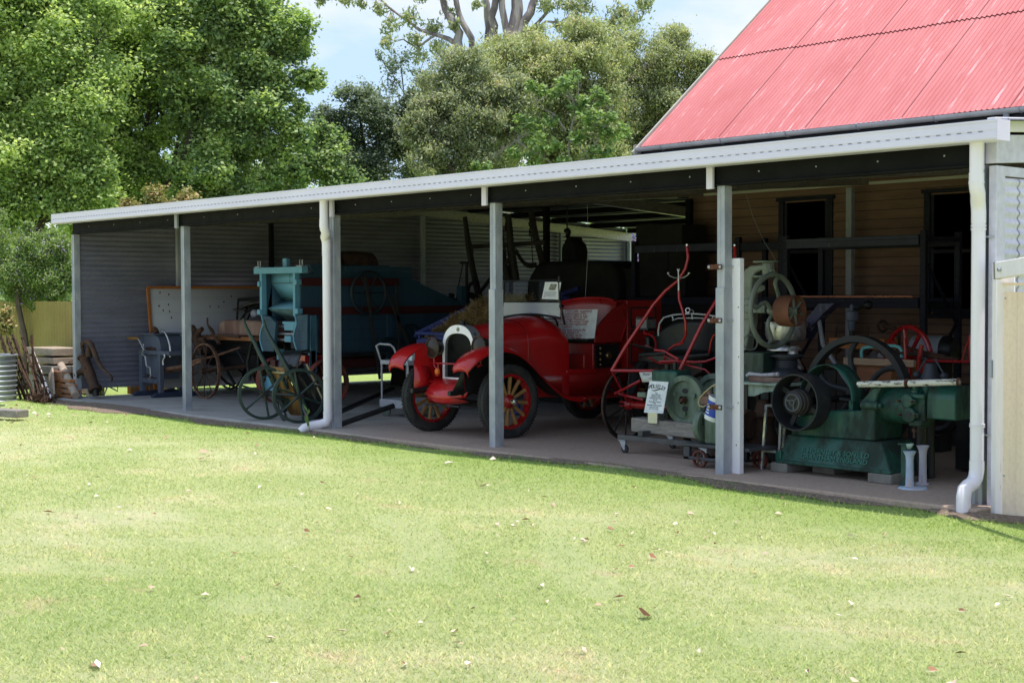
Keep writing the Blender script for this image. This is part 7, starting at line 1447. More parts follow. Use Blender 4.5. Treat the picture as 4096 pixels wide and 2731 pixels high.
    for k, (x, y, w, d, z0, h, m, nm, lb) in enumerate(((-3.4, 3.3, .5, .4, 0, .75, 'black', 'steel_cabinet', 'black steel cabinet in the shadow behind the bench'), (-2.5, 3.6, .6, .4, 0, .62, 'iron_dull', 'machine_case', 'dark machine case on the floor under the rack'), (-1.6, 3.7, .5, .4, 0, .70, 'blackwood', 'tool_chest', 'black tool chest on the floor under the right end of the rack'), (-4.6, 3.4, .5, .5, 0, .95, 'black', 'dark_crate', 'tall black crate behind the carriage seat'))):
        simple(nm, MB().bx(x - w / 2, x + w / 2, y - d / 2, y + d / 2, z0, h), M[m], lb, nm.split('_')[-1], None, .01)
round_the_engine()

def racks():
    def upright(T, x, y, h, w=.075):
        mb = MB().bx(x - w / 2, x + w / 2, y - .03, y + .03, 0, h); u = obj('upright', mb, M['rack'], T, bev=.004); s = MB(); z = .2
        while z < h - .05: s.bx(x - .012, x + .006, y - .0315, y - .0295, z, z + .028); s.bx(x + w / 2 - .001, x + w / 2 + .0012, y - .01, y + .006, z + .02, z + .045); z += .075
        obj('slot_row', s, M['ink'], u); return u
    T = thing('pallet_rack', 'dark blue pallet rack in front of the cottage wall holding copper tubes', 'rack', (-4.3, 5.2, 0))
    xa, xb = V((-5.583,5.000,1.860)).x, V((-3.612,5.000,1.831)).x; h = V((-5.557,5.000,2.272)).z
    hb = V((-3.615,5.000,2.231)).z
    for x, y in ((xa, 5.0), (xb, 5.0), (xa, 5.75), (xb, 5.75)): upright(T, x, y, h + .02)
    z = V((-4.963,5.000,2.194)).z
    for y in (4.99, 5.76):
        b = obj('beam', MB().bx(xa + .04, xb - .04, y - .04, y + .01, z - .07, z + .05).bx(xa + .04, xb - .04, y - .052, y - .04, z + .0, z + .05), M['rack_hi'] if y < 5.2 else M['rack'], T, bev=.004)
        z2 = V((-4.641,5.000,1.454)).z; obj('beam', MB().bx(xa + .04, xb - .04, y - .04, y + .01, z2 - .07, z2 + .05).bx(xa + .04, xb - .04, y - .052, y - .04, z2 - .01, z2 + .05), M['rack'], T, bev=.004)
    for x in (xa, xb): obj('brace', MB().beam((x, 5.03, .45), (x, 5.72, 1.2), .035, .02).beam((x, 5.72, 1.2), (x, 5.03, 1.95), .035, .02).beam((x, 5.03, z), (x, 5.72, z), .04, .04), M['rack'], T)
    o = thing('copper_tubes', 'bundle of long copper tubes lying on the lower beam of the rack', 'copper tubes', (xa + .8, 5.0, z2 + .06))
    for k in range(5): obj('tube', MB().cyl((xa + .02 + k * .05, 4.965 + k * .03, z2 + .062 + .012 * (k % 2)), (xb - .12 - k * .03, 4.965 + k * .03, z2 + .062 + .012 * (k % 2)), .011), M['copper'], o)
    T = thing('pallet_rack', 'dark blue pallet rack left of the others with black bundles above and below its beams', 'rack', (-8.2, 6.3, 0))
    xa, xb = V((-9.234,6.100,1.922)).x, V((-7.241,6.100,1.893)).x; z = V((-8.340,6.100,2.233)).z; z2 = V((-8.340,6.100,1.463)).z
    for x in (xa, xb): upright(T, x, 6.1, z + .12); upright(T, x, 6.7, z + .12)
    for y in (6.1, 6.7): obj('beam', MB().bx(xa, xb, y - .03, y + .02, z - .06, z + .05), M['rack_hi'] if y < 6.2 else M['rack'], T, bev=.004); obj('beam', MB().bx(xa, xb, y - .03, y + .02, z2 - .06, z2 + .05), M['rack'], T, bev=.004)
    # link rack between the two
    T = thing('pallet_rack', 'short dark rack bay between the two longer racks', 'rack', (-6.4, 6.3, 0)); xc = V((-6.479,6.100,1.882)).x
    upright(T, xc, 6.1, z + .12, .11); obj('beam', MB().bx(xb + .05, xc, 6.08, 6.13, z - .07, z + .03), M['rack'], T); obj('beam', MB().bx(xb + .05, xc, 6.08, 6.13, z2 - .06, z2 + .05), M['rack'], T)
    # black bundles
    a, b = V((-9.246,6.200,2.304)), V((-8.336,6.200,2.598))
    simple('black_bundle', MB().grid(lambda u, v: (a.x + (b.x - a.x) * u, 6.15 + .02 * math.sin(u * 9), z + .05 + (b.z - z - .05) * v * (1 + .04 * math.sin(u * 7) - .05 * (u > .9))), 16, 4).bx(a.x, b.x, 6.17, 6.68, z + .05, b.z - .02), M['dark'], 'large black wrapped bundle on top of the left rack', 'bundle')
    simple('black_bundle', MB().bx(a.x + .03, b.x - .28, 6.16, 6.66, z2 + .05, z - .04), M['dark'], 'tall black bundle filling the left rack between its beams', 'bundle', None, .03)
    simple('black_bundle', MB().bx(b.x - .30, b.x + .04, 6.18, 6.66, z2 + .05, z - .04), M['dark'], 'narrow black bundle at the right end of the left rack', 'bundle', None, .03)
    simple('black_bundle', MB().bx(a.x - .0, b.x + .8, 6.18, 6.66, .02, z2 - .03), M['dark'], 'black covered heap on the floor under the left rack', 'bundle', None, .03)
    # hanging wire and string
    simple('hanging_wire', MB().tube([(-4.629,3.000,2.673), (-4.372,2.800,2.398), (-4.066,2.600,2.122), (-3.736,2.300,1.992), (-3.433,2.000,1.870)], .003, 4), M['wire_lt'], 'thin twisted wire hanging down to the rack from the roof', 'wire')
    simple('string', MB().tube([(-7.541,3.400,2.718), (-7.526,3.400,2.212), (-7.559,3.400,1.762), (-7.592,3.400,1.424)], .003, 4), M['wire_lt'], 'thin cord hanging from the rafters behind the fire engine', 'cord')
M['rack_hi'] = paint('blue_rack_beam_scuffed', (.035, .038, .065), .45, .1, .2, 4, dirt=(.30, .28, .28), damt=.02, dsc=9, bump=.02, spec=.3)
M['wire_lt'] = plain('pale_twisted_wire', (.40, .40, .42), .5, .3)
racks()

# ------------------------------------------------------------ the left half of the shed
def hand_pump():
    T = thing('hand_pump', 'rusty cast iron hand pump with a long curved handle leaning in the left corner', 'hand pump', (-14.6, .06, 0))
    Y = .35
    obj('barrel', MB().tube([(-15.102,0.060,0.622), (-15.023,0.060,0.515), (-14.926,0.060,0.390), (-14.809,0.060,0.231), (-14.741,0.060,0.143)], [.085, .075, .085, .08, .085], 16), M['rust_dark'], T)
    obj('barrel_flange', MB().cyl((-14.761,0.060,0.170), (-14.732,0.060,0.126), .105).cyl((-15.112,0.060,0.636), (-15.098,0.060,0.613), .10), M['rust_dark'], T)
    obj('foot', MB().tube([(-14.732,0.060,0.135), (-14.714,0.060,0.045)], .05, 12), M['black'], T)
    obj('spout', MB().tube([(-14.923,0.040,0.437), (-15.085,0.020,0.413), (-15.188,0.000,0.378), (-15.213,-0.020,0.327)], [.06, .05, .045, .042], 12), M['rust_dark'], T)
    obj('spout_lip', MB().cyl((-15.304,0.000,0.323), (-15.143,-0.020,0.323), .02).cyl((-15.231,-0.020,0.414), (-15.212,-0.020,0.378), .015), M['black'], T)
    obj('handle', MB().tube([(-15.071,0.060,0.628), (-15.120,0.060,0.695), (-15.169,0.060,0.767), (-15.147,0.060,0.832), (-15.043,0.060,0.867), (-14.932,0.060,0.860), (-14.842,0.060,0.821), (-14.694,0.040,0.699), (-14.599,0.050,0.566), (-14.383,0.020,0.458), (-14.131,0.000,0.388), (-14.065,0.000,0.347), (-14.076,0.000,0.298)], [.012, .014, .025, .034, .036, .040, .042, .038, .034, .028, .024, .022, .018], 10), M['rust_dark'], T)
    obj('fulcrum', MB().tube([(-14.918,0.060,0.628), (-14.947,0.060,0.700), (-14.924,0.060,0.783)], [.05, .045, .04], 10), M['rust_dark'], T)
hand_pump()

def pegboard():
    T = thing('pegboard', 'large white perforated board with an orange frame leaning on the end wall', 'pegboard', (-14.9, 2.5, 0))
    a, b = V((-14.950,1.099,1.689)), V((-15.000,3.336,1.602)); y0, y1 = a.y, b.y + .9; zt = a.z
    def P(y, z): t = z / zt; return V((-14.80 - .22 * t, y, z))
    z0 = .10
    obj('panel', MB().add([P(y0, z0), P(y1, z0), P(y1, zt), P(y0, zt)], [(0, 1, 2, 3)]), M['pegs'], T, solid=.008)
    w = .045; fr = MB()
    fr.beam(P(y0, z0), P(y0, zt), .04, w, (0, 1, 0)).beam(P(y0, zt), P(y1, zt), .04, w, (0, 0, 1)).beam(P(y1, z0), P(y1, zt), .04, w, (0, 1, 0))
    obj('frame', fr, M['orange'], T, bev=.004)
    for x, y in ((265, 430), (335, 445), (258, 535), (332, 525), (290, 570), (340, 578), (356, 627), (825, 460), (766, 503), (658, 540), (726, 542)):
        ax = CR3(x, y, -14.90)
        obj('peg_hook', MB().bx(ax.x + .03, ax.x + .04, ax.y - .006, ax.y + .008, ax.z - .016, ax.z + .014), M['black'], T)
def CR3(x, y, X):
    """a point on the plane X seen from where the photograph was taken"""
    return PEG[(x, y)]
PEG = {(265, 430): V((-14.950,1.254,1.610)), (335, 445): V((-14.950,1.410,1.580)), (258, 535): V((-14.920,1.220,1.399)), (332, 525): V((-14.920,1.385,1.418)), (290, 570): V((-14.900,1.279,1.328)), (340, 578): V((-14.900,1.391,1.311)), (356, 627): V((-14.900,1.425,1.212)), (825, 460): V((-14.950,2.543,1.545)), (766, 503): V((-14.930,2.390,1.456)), (658, 540): V((-14.920,2.129,1.381)), (726, 542): V((-14.920,2.289,1.376))}
def pegs_mat():
    t = NT('perforated_white_board'); v = t.n('ShaderNodeTexVoronoi'); v.inputs['Randomness'].default_value = 0; v.inputs['Scale'].default_value = 32; c = t.coord(); t.l(c, v.inputs['Vector'])
    k = t.ramp(v.outputs['Distance'], [(.12, (.12, .12, .13)), (.2, (.44, .43, .45))]); t.bsdf(k, .6, 0, None, .3); return t.m
M['pegs'] = pegs_mat()
pegboard()

def hand_mill():
    T = thing('hand_mill', 'slate blue hand cranked mill with a curved hood on a four legged stand', 'hand mill', (-14.4, 1.1, 0))
    m = M['hammered']
    f = lambda Y: None
    # hood: flat side and curved back
    side = [(-14.995,0.950,0.686), (-14.988,0.950,0.953), (-14.532,0.950,0.960), (-14.438,0.950,0.918), (-14.382,0.950,0.855), (-14.356,0.950,0.782), (-14.352,0.950,0.708)]
    obj('hood', poly_prism(side, .42), m, T, bev=.006)
    a, b = V((-14.967,0.920,0.650)), V((-14.180,0.920,0.714)); obj('top_rail', MB().bx(a.x, b.x + .18, .90, 1.45, a.z, b.z), m, T, bev=.006)
    obj('lid', MB().bx(V((-14.940,0.920,0.964)).x, V((-14.475,0.920,0.973)).x, .90, 1.42, V((-14.940,0.920,0.953)).z, V((-14.939,0.920,0.978)).z), m, T, bev=.005)
    body = [(-15.005,0.970,0.643), (-14.992,0.970,0.370), (-14.472,0.970,0.270), (-14.453,0.970,0.659)]
    obj('chute_body', poly_prism(body, .36), m, T, bev=.005)
    x0, x1 = V((-14.908,0.920,0.263)).x, V((-14.312,0.920,0.288)).x
    for x in (x0, x1):
        for y in (.93, 1.42): obj('leg', MB().bx(x - .04, x + .04, y - .035, y + .035, .03, a.z), m, T, bev=.005)
        obj('foot_rail', MB().prism([(x - .045, .78, 0), (x - .045, 1.55, 0), (x - .045, 1.55, .05), (x - .045, 1.48, .075), (x - .045, .86, .075), (x - .045, .78, .04)], (.09, 0, 0)), M['rack_blue'], T, bev=.005)
    z = V((-14.763,0.920,0.227)).z; obj('lower_rail', MB().bx(x0, x1, .91, .95, z - .02, z + .055), m, T, bev=.004)
    obj('crank', MB().tube([(-14.759,0.800,0.892), (-14.674,0.800,0.806), (-14.575,0.800,0.725)], .016, 8).tube([(-14.692,0.840,0.813), (-14.685,0.840,0.721), (-14.735,0.840,0.655), (-14.629,0.840,0.621), (-14.595,0.840,0.474), (-14.470,0.840,0.455), (-14.454,0.840,0.332), (-14.532,0.840,0.278)], .014, 8), M['alu'], T)
    obj('crank_grip', MB().cyl((-15.015,0.750,0.899), (-14.759,0.800,0.898), .022, n=12), M['wood_warm'], T)
    obj('fly_arm', MB().tube([(-14.490,1.000,1.036), (-14.396,1.000,1.037), (-14.284,1.000,0.993), (-14.202,1.000,0.912), (-14.148,1.000,0.813), (-14.127,1.000,0.695), (-14.143,1.000,0.621)], .016, 8).tube([(-14.060,0.860,0.674), (-14.052,0.860,0.629), (-14.109,0.860,0.572), (-14.101,0.860,0.509)], .013, 8), M['alu'], T)
    obj('feed_block', MB().tube([(-14.643,1.000,1.061), (-14.586,1.000,1.016), (-14.549,1.000,0.979)], [.03, .05, .04], 8).tube([(-14.808,0.950,0.728), (-14.652,0.950,0.737), (-14.500,0.950,0.723)], .03, 8), M['rust_dark'], T)
M['rack_blue'] = paint('deep_blue_foot_paint', (.03, .04, .075), .5, 0, .2, 4, bump=.03)
hand_mill()

def covered_car():
    # pale rounded body under a cover
    T = thing('covered_vehicle', 'pale grey rounded vehicle body in the shadow beyond the white perforated board', 'vehicle', (-13.3, 3.4, 0))
    def shell(pts, y0, y1, m, nm):
        n = len(pts); return obj(nm, loft([[(p.x + (q - .5) * 0, y0 + (y1 - y0) * q, p.z * (1 - .10 * (2 * q - 1) ** 2)) for p in pts] for q in [i / 8 for i in range(9)]]), m, T, solid=.02)
    pts = [V(p) for p in ((-15.818,2.600,0.985), (-15.773,2.600,1.115), (-15.603,2.600,1.246), (-15.311,2.600,1.375), (-15.026,2.600,1.461), (-14.747,2.600,1.507), (-14.395,2.600,1.585), (-13.976,2.600,1.615), (-13.423,2.600,1.603))]
    pts = [V((pts[0].x, 0, .35))] + pts; shell(pts, 2.6, 4.0, M['grey_cloth'], 'body_cover')
    p2 = [V(p) for p in ((-16.501,2.300,0.652), (-16.476,2.300,0.806), (-16.319,2.300,0.907), (-16.100,2.300,0.943), (-15.800,2.300,0.953), (-15.381,2.300,0.946))]
    p2 = [V((p2[0].x, 0, .55))] + p2; shell(p2, 2.3, 3.2, M['grey_cloth'], 'bonnet_cover')
    obj('skirt', MB().add([(-16.485,2.280,0.729), (-15.769,2.280,0.757), (-15.793,2.280,0.639), (-16.421,2.280,0.611)], [(0, 1, 2, 3)]), M['rack_blue'], T, solid=.01)
    obj('screen_frame', MB().tube([(-14.675,2.500,1.161), (-14.629,2.500,1.503), (-13.968,2.500,1.524), (-13.969,2.500,1.483), (-14.641,2.500,1.478)], .016, 6), M['black'], T)
    obj('steering_gear', MB().tube([(-14.404,2.400,1.156), (-14.248,2.400,1.280), (-14.094,2.400,1.342), (-13.925,2.400,1.282)], .018, 8).tube([(-14.192,2.400,1.179), (-14.037,2.400,1.352), (-13.848,2.400,1.404)], .016, 8).sphere((-14.247,2.400,1.337), .04), M['black'], T)
    obj('side_lamp', MB().sphere((-13.659,2.200,1.273), .085, 16, 10, (1, .6, .8)), M['galv_post'], T)
    w = V((-15.090,2.600,0.238)); obj('wheel', MB().torus((w.x, 2.6, .52), (0, 1, 0), .5, .02, 40, 8).spokes((w.x, 2.6, .52), (0, 1, 0), .05, .5, 12, .012), M['black'], T)
    obj('under_body', MB().bx(pts[0].x + .1, pts[0].x + 2.1, 2.7, 3.9, .40, .95), M['black'], T)
covered_car()

def old_plough():
    T = thing('wheeled_plough', 'rusty wheeled farm implement with long pointed shafts behind the second post', 'plough', (-13.0, 1.3, 0))
    c = V((-13.971,1.300,0.337)); R = .40
    def whl(c, R, m):
        w = obj('wheel', MB().rim(c, (0, 1, 0), R, R - .022, .045, 44), m, T)
        obj('spoke', MB().spokes(c, (0, 1, 0), .04, R - .01, 10, .009, .2), M['rust_dark'], w); obj('hub', MB().cyl((c[0], c[1] - .08, c[2]), (c[0], c[1] + .08, c[2]), .045), M['rust_dark'], w)
    s1 = V((-13.637,1.300,0.330)); R = .42; whl((s1.x + .02, 1.30, R), R, M['rust_lt']); whl((s1.x + .25, 2.3, R + .1), R + .1, M['rust_dark'])
    obj('axle', MB().cyl((s1.x + .02, 1.3, R), (s1.x + .25, 2.3, R + .08), .03), M['rust_dark'], T)
    obj('shaft', MB().tube([(-14.615,1.000,0.386), (-14.334,1.050,0.431), (-14.000,1.150,0.488), (-13.877,1.300,0.575), (-13.689,1.500,0.632), (-13.113,1.600,0.777)], [.03, .03, .026, .02, .018, .016], 8).tube([(-14.624,1.020,0.371), (-14.307,1.100,0.400), (-14.013,1.200,0.456), (-13.724,1.300,0.570)], [.02, .024, .024, .02], 8), M['rust_lt'], T)
    obj('shaft_board', MB().add([(-14.607,1.000,0.383), (-14.201,1.000,0.473), (-13.949,1.100,0.501), (-13.930,1.100,0.463), (-14.242,1.000,0.407)], [(0, 1, 2, 3, 4)]), M['rust_lt'], T, solid=.012)
    a = V((-14.163,1.500,0.935)); hd = MB(); hd.tube([(-14.377,1.500,1.070), (-14.279,1.500,1.012), (-14.223,1.500,0.894), (-14.071,1.500,0.680)], [.03, .05, .07, .09], 10).tube([(-14.044,1.500,1.046), (-14.142,1.500,1.005), (-14.203,1.500,0.914)], [.035, .045, .05], 8).sphere((-14.337,1.500,1.055), .05).tube([(-14.381,1.500,0.871), (-13.989,1.500,0.879), (-13.916,1.500,0.684)], .045, 8)
    obj('gear_head', hd, M['rust_dark'], T)
    obj('lever', MB().tube([(-13.886,1.500,1.219), (-13.877,1.500,1.117), (-13.756,1.500,1.021), (-13.682,1.500,0.945), (-13.534,1.500,0.831)], [.014, .016, .03, .03, .03], 8).tube([(-13.911,1.500,0.940), (-13.457,1.500,0.959), (-12.945,1.500,0.940)], .02, 8), M['rust_dark'], T)
    obj('platform', MB().bx(V((-14.298,1.700,0.918)).x, V((-12.700,1.700,0.950)).x, 1.6, 2.2, V((-13.646,1.700,0.911)).z - .03, V((-13.645,1.700,0.941)).z), M['wood_red'], T, bev=.006)
    fr = MB()
    for x0, y0, x1, y1 in ((880, 900, 930, 980), (640, 800, 760, 1000), (900, 800, 1000, 1000), (760, 850, 700, 1100)): pass
    fr.tube([(-14.435,1.800,0.761), (-13.974,1.800,0.515), (-13.602,1.800,0.193)], .025, 8).tube([(-13.517,1.800,0.726), (-13.318,1.800,0.537)], .018, 6).tube([(-13.076,1.800,0.892), (-13.227,1.800,0.540), (-13.159,1.800,0.271)], .025, 8).tube([(-14.933,1.900,0.643), (-13.060,1.900,0.697)], .04, 8).tube([(-14.302,1.900,0.339), (-13.996,1.900,0.191), (-13.620,1.900,0.109)], .02, 8)
    obj('frame', fr, M['black'], T)
    obj('dark_hopper', MB().bx(V((-14.691,1.900,0.650)).x, V((-13.096,1.900,0.696)).x, 1.9, 2.5, .45, V((-13.982,1.900,0.870)).z), M['black'], T, bev=.02)
    # rusty plate-like tank resting on the platform
    pts = [(-13.804,1.620,0.943), (-13.790,1.620,1.097), (-13.712,1.620,1.166), (-13.580,1.620,1.187), (-13.138,1.620,1.192), (-12.603,1.620,1.180), (-12.465,1.620,1.135), (-12.468,1.620,0.962)]
    simple('rusty_tank', poly_prism(pts, .4), M['slate'], 'blotchy rust red tank lying on the plough platform', 'tank', None, .03)
M['rust_lt'] = paint('light_brown_rust', (.20, .10, .06), .85, .1, .35, 9, dirt=(.10, .05, .035), damt=.35, dsc=9, bump=.12)
old_plough()

def thresher():
    T = thing('threshing_machine', 'tall sky blue wooden threshing machine with a feed hopper and maroon rails', 'threshing machine', (-11.2, 3, 0))
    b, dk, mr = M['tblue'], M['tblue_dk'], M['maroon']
    Y0 = 1.30
    # key lines of the end face on the plane y = Y0
    xl = V((-12.005,1.300,1.587)).x; xr = V((-11.154,1.300,1.586)).x
    zt = V((-11.561,1.300,1.910)).z; z_mid = V((-11.570,1.300,1.334)).z; zlow = V((-11.412,1.300,0.789)).z
    obj('top_beam', MB().bx(V((-12.143,1.270,1.905)).x, V((-10.907,1.270,1.912)).x, Y0 - .05, Y0 + .05, zt - .045, zt + .045), b, T, bev=.005)
    for x in (xl, xr): obj('corner_stile', MB().bx(x - .028, x + .028, Y0 - .02, Y0 + .06, z_mid - .06, zt - .04), b, T, bev=.004)
    L = 2.9
    # hopper: shallow cheeks, a back that slopes away, then a shelf coloured as lit and a throat coloured as shaded
    D = .15
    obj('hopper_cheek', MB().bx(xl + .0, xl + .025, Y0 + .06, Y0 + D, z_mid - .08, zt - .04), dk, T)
    zb = V((-11.781,1.450,1.729)).z; zs = V((-11.923,1.640,1.485)).z; zk = V((-11.586,1.380,1.369)).z; zq = V((-11.942,1.700,1.193)).z
    yb, ys, yk, yq = Y0 + D, Y0 + .34, Y0 + .08, Y0 + .40
    xa = xl + .02; xb = xr + .5
    xb = xr + .0
    def pan(y_0, z_0, y_1, z_1, x_0=None, x_1=None):
        x_0 = xa if x_0 is None else x_0; x_1 = xb if x_1 is None else x_1
        return MB().add([(x_0, y_0, z_0), (x_1, y_0, z_0), (x_1, y_1, z_1), (x_0, y_1, z_1)], [(0, 1, 2, 3)])
    bp = obj('hopper_back', pan(yb, zb, yb, zt - .03), b, T, solid=.01)
    obj('board_joint', MB().bx(xl + .50, xl + .508, yb - .008, yb - .006, zb, zt - .05).bx(xa, xb, yb - .008, yb - .006, zb - .004, zb + .004), M['ink'], bp)
    obj('hopper_slope', pan(ys, zs, yb, zb), b, T, solid=.01)
    obj('hopper_slope', pan(yk, zk, ys, zs), M['tblue_lt'], T, solid=.01)
    obj('hopper_throat', pan(yq, zq, yk, zk - .012, xa + .05), M['tblue_dusk'], T, solid=.01)
    obj('hopper_cheek', MB().add([(xa, yb, zb), (xa, ys + .1, zb), (xa, ys + .1, zq), (xa, yk, zq), (xa, yk, zk)], [(0, 1, 2, 3, 4)]), dk, T, solid=.01)
    # small rail blocks on the stiles
    for p, q in ((V((-12.051,1.280,1.686)), V((-11.996,1.280,1.758))), (V((-11.097,1.280,1.707)), V((-11.049,1.280,1.779))), (V((-12.063,1.280,1.284)), V((-11.982,1.280,1.357))), (V((-11.111,1.280,1.305)), V((-11.025,1.280,1.380)))):
        obj('rail_end', MB().bx(p.x, q.x, Y0 - .05, Y0 + .04, p.z, q.z), b, T, bev=.006)
    # curvy cheeks of the lower outlet
    for pts, y in (([(-11.984,1.280,1.276), (-11.953,1.280,1.204), (-11.943,1.280,1.145), (-11.995,1.280,1.076), (-12.028,1.280,0.989), (-12.022,1.280,0.904), (-11.984,1.280,0.828), (-11.953,1.280,0.766), (-11.687,1.280,0.765), (-11.619,1.280,1.174), (-11.772,1.280,1.261)], 0),
                   ([(-11.126,1.280,1.284), (-11.097,1.280,1.214), (-11.091,1.280,1.156), (-11.129,1.280,1.090), (-11.167,1.280,1.006), (-11.154,1.280,0.924), (-11.118,1.280,0.850), (-11.089,1.280,0.799), (-10.839,1.280,0.801), (-10.825,1.280,1.299)], 0)):
        o = obj('outlet_cheek', poly_prism(pts, .05), dk, T, bev=.006)
        n = 8; obj('cheek_edge', MB().tube([V(p) + V((0, -.004, 0)) for p in pts[:8]], .013, 6), b, o)
        g = MB(); xa = min(V(p).x for p in pts); xb = max(V(p).x for p in pts); z = zlow + .13
        while z < z_mid - .1: g.bx(xa + .05, xb - .05, y + 1.2765, y + 1.2795, z, z + .005); z += .145
        obj('board_joint', g, M['ink'], o)
    obj('outlet_box', MB().bx(xl + .05, xr, Y0 + .45, Y0 + .75, zlow, z_mid - .1), M['black'], T)
    st = MB()
    for z in (V((-11.560,1.400,1.122)).z, V((-11.562,1.400,1.017)).z, V((-11.563,1.400,0.933)).z): st.cyl((xl + .2, Y0 + .12, z), (xr - .02, Y0 + .12, z), .017)
    obj('roller', st, M['galv_post'], T)
    for a, q in ((V((-11.515,1.360,1.069)), V((-11.226,1.360,1.161))), (V((-11.510,1.360,0.905)), V((-11.349,1.360,0.993))), (V((-11.902,1.360,1.058)), V((-11.822,1.360,1.145))), (V((-11.559,1.360,1.157)), V((-11.218,1.360,1.193)))): obj('bracket', MB().bx(a.x, q.x, Y0 + .05, Y0 + .09, a.z, q.z), b, T, bev=.004)
    # long side
    xs = xr + .02; yE = Y0 + 3.05
    zr1 = V((-11.339,1.500,1.745)).z; zr2 = V((-11.345,1.500,1.338)).z
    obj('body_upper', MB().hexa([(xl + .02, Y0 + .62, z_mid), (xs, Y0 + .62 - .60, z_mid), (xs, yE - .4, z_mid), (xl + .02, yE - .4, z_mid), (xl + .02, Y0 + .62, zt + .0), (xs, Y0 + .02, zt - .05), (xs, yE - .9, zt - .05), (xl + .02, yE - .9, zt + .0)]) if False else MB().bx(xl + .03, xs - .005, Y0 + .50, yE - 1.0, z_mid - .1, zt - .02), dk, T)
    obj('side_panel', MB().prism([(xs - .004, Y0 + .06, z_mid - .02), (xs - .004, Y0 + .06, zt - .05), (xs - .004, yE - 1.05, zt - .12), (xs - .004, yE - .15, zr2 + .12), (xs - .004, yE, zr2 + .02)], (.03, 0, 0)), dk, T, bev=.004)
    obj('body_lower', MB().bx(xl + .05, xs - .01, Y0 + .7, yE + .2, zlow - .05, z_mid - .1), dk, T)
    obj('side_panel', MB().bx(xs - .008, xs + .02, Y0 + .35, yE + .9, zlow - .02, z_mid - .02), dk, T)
    g = MB(); z = zlow + .13
    while z < z_mid - .1: g.bx(xs + .019, xs + .0215, Y0 + .38, yE + .9, z, z + .005); z += .145
    obj('board_joint', g, M['ink'], T)
    obj('side_rail', MB().bx(xs + .026, xs + .06, Y0 + .06, yE - 1.3, zr1 - .055, zr1 + .055), mr, T, bev=.004)
    obj('side_rail', MB().bx(xs + .026, xs + .06, Y0 + .06, yE + .4, zr2 - .055, zr2 + .055), mr, T, bev=.004)
    obj('side_stile', MB().bx(xs + .022, xs + .05, Y0 + .36, Y0 + .48, .95 * zlow, zr2 - .055), mr, T, bev=.004)
    for y in (Y0 + .27, Y0 + 1.6, Y0 + 2.9): obj('side_post', MB().bx(xs - .01, xs + .03, y - .05, y + .05, .48, zr2 - .055), b if y < 2 else dk, T, bev=.004)
    obj('leg', MB().bx(xl + .06, xl + .14, Y0 + .2, Y0 + .28, .5, zlow), b, T); obj('leg', MB().bx(xr - .02, xr + .05, Y0 + .22, Y0 + .30, .5, zlow), b, T)
    obj('top_board', MB().bx(xl - .05, xs + .10, Y0 + .6, Y0 + .7, zt + .03, zt + .09).bx(xl + .3, xs + .05, Y0 + .8, Y0 + 2.0, zt - .01, zt + .06), dk, T, bev=.004)
    p = V((-11.568,1.300,1.960)); obj('top_block', MB().bx(p.x - .05, p.x + .05, Y0 + .1, Y0 + .16, zt + .045, zt + .17), b, T, bev=.004)
    for px in (V((-12.067,1.300,1.938)), V((-10.998,1.300,1.955))):
        q = MB(); q.bx(px.x - .06, px.x + .06, Y0 - .04, Y0 + .04, zt + .045, zt + .06)
        for s in (-1, 1): q.cyl((px.x + s * .03, Y0, zt + .06), (px.x + s * .03, Y0, zt + .14), .009, n=8)
        obj('bolt_plate', q, M['galv_post'], T)
    obj('stained_hood', MB().lathe((xl + .55, Y0 + 1.2, zt + .05), (0, 1, 0), [(.22, -.3), (.24, 0), (.22, .3), (0, .3)], 24), M['rust_dark'], T)
    obj('pale_shelf', MB().hexa([(xs - .02, Y0 + .3, zr1 + .10), (xs + .05, Y0 + .3, zr1 + .10), (xs + .05, Y0 + 1.6, zr1 + .10), (xs - .02, Y0 + 1.6, zr1 + .10), (xs - .02, Y0 + .22, zr1 + .22), (xs + .02, Y0 + .22, zr1 + .24), (xs + .02, Y0 + 1.6, zr1 + .24), (xs - .02, Y0 + 1.6, zr1 + .22)]), M['tblue_dk'], T)
    # belt wheels on the side
    for y, z, R in ((Y0 + 1.15, zr2 + .25, .30), (Y0 + 1.9, zlow + .1, .22), (Y0 + 1.5, .75, .18)):
        obj('belt_wheel', MB().torus((xs + .13, y, z), (1, 0, 0), R, .022, 36, 8).spokes((xs + .13, y, z), (1, 0, 0), 0, R, 6, .012).cyl((xs, y, z), (xs + .18, y, z), .025), M['tblue_bk'], T)
    bl = MB(); 
    for k, (ya, za, yb, zb2) in enumerate(((Y0 + 1.42, zr2 + .3, Y0 + 2.1, .30), (Y0 + 1.05, zr2 + .5, Y0 + 1.3, .35), (Y0 + 1.6, zr2 + .4, Y0 + 1.68, .5))): bl.beam((xs + .18, ya, za), (xs + .18, yb, zb2), .008, .045, (0, 1, 0))
    obj('drive_belt', bl, M['wood_grey_dk'], T)
    # chassis, draw bar, red wheels
    obj('chassis', MB().bx(xl + .05, xl + .17, Y0 + .1, yE + 1.1, .52, .64).bx(xr - .12, xr, Y0 + .1, yE + 1.1, .52, .64), mr, T)
    obj('axle_beam', MB().bx(xl - .12, xr + .12, Y0 + .30, Y0 + .44, .36, .46), mr, T)
    obj('bolster', MB().prism([(-12.272,1.400,0.307), (-12.255,1.400,0.369), (-12.199,1.400,0.384), (-11.991,1.400,0.405), (-11.883,1.400,0.290), (-11.854,1.400,0.197), (-12.315,1.400,0.183)], (0, .1, 0)), b, T, bev=.005)
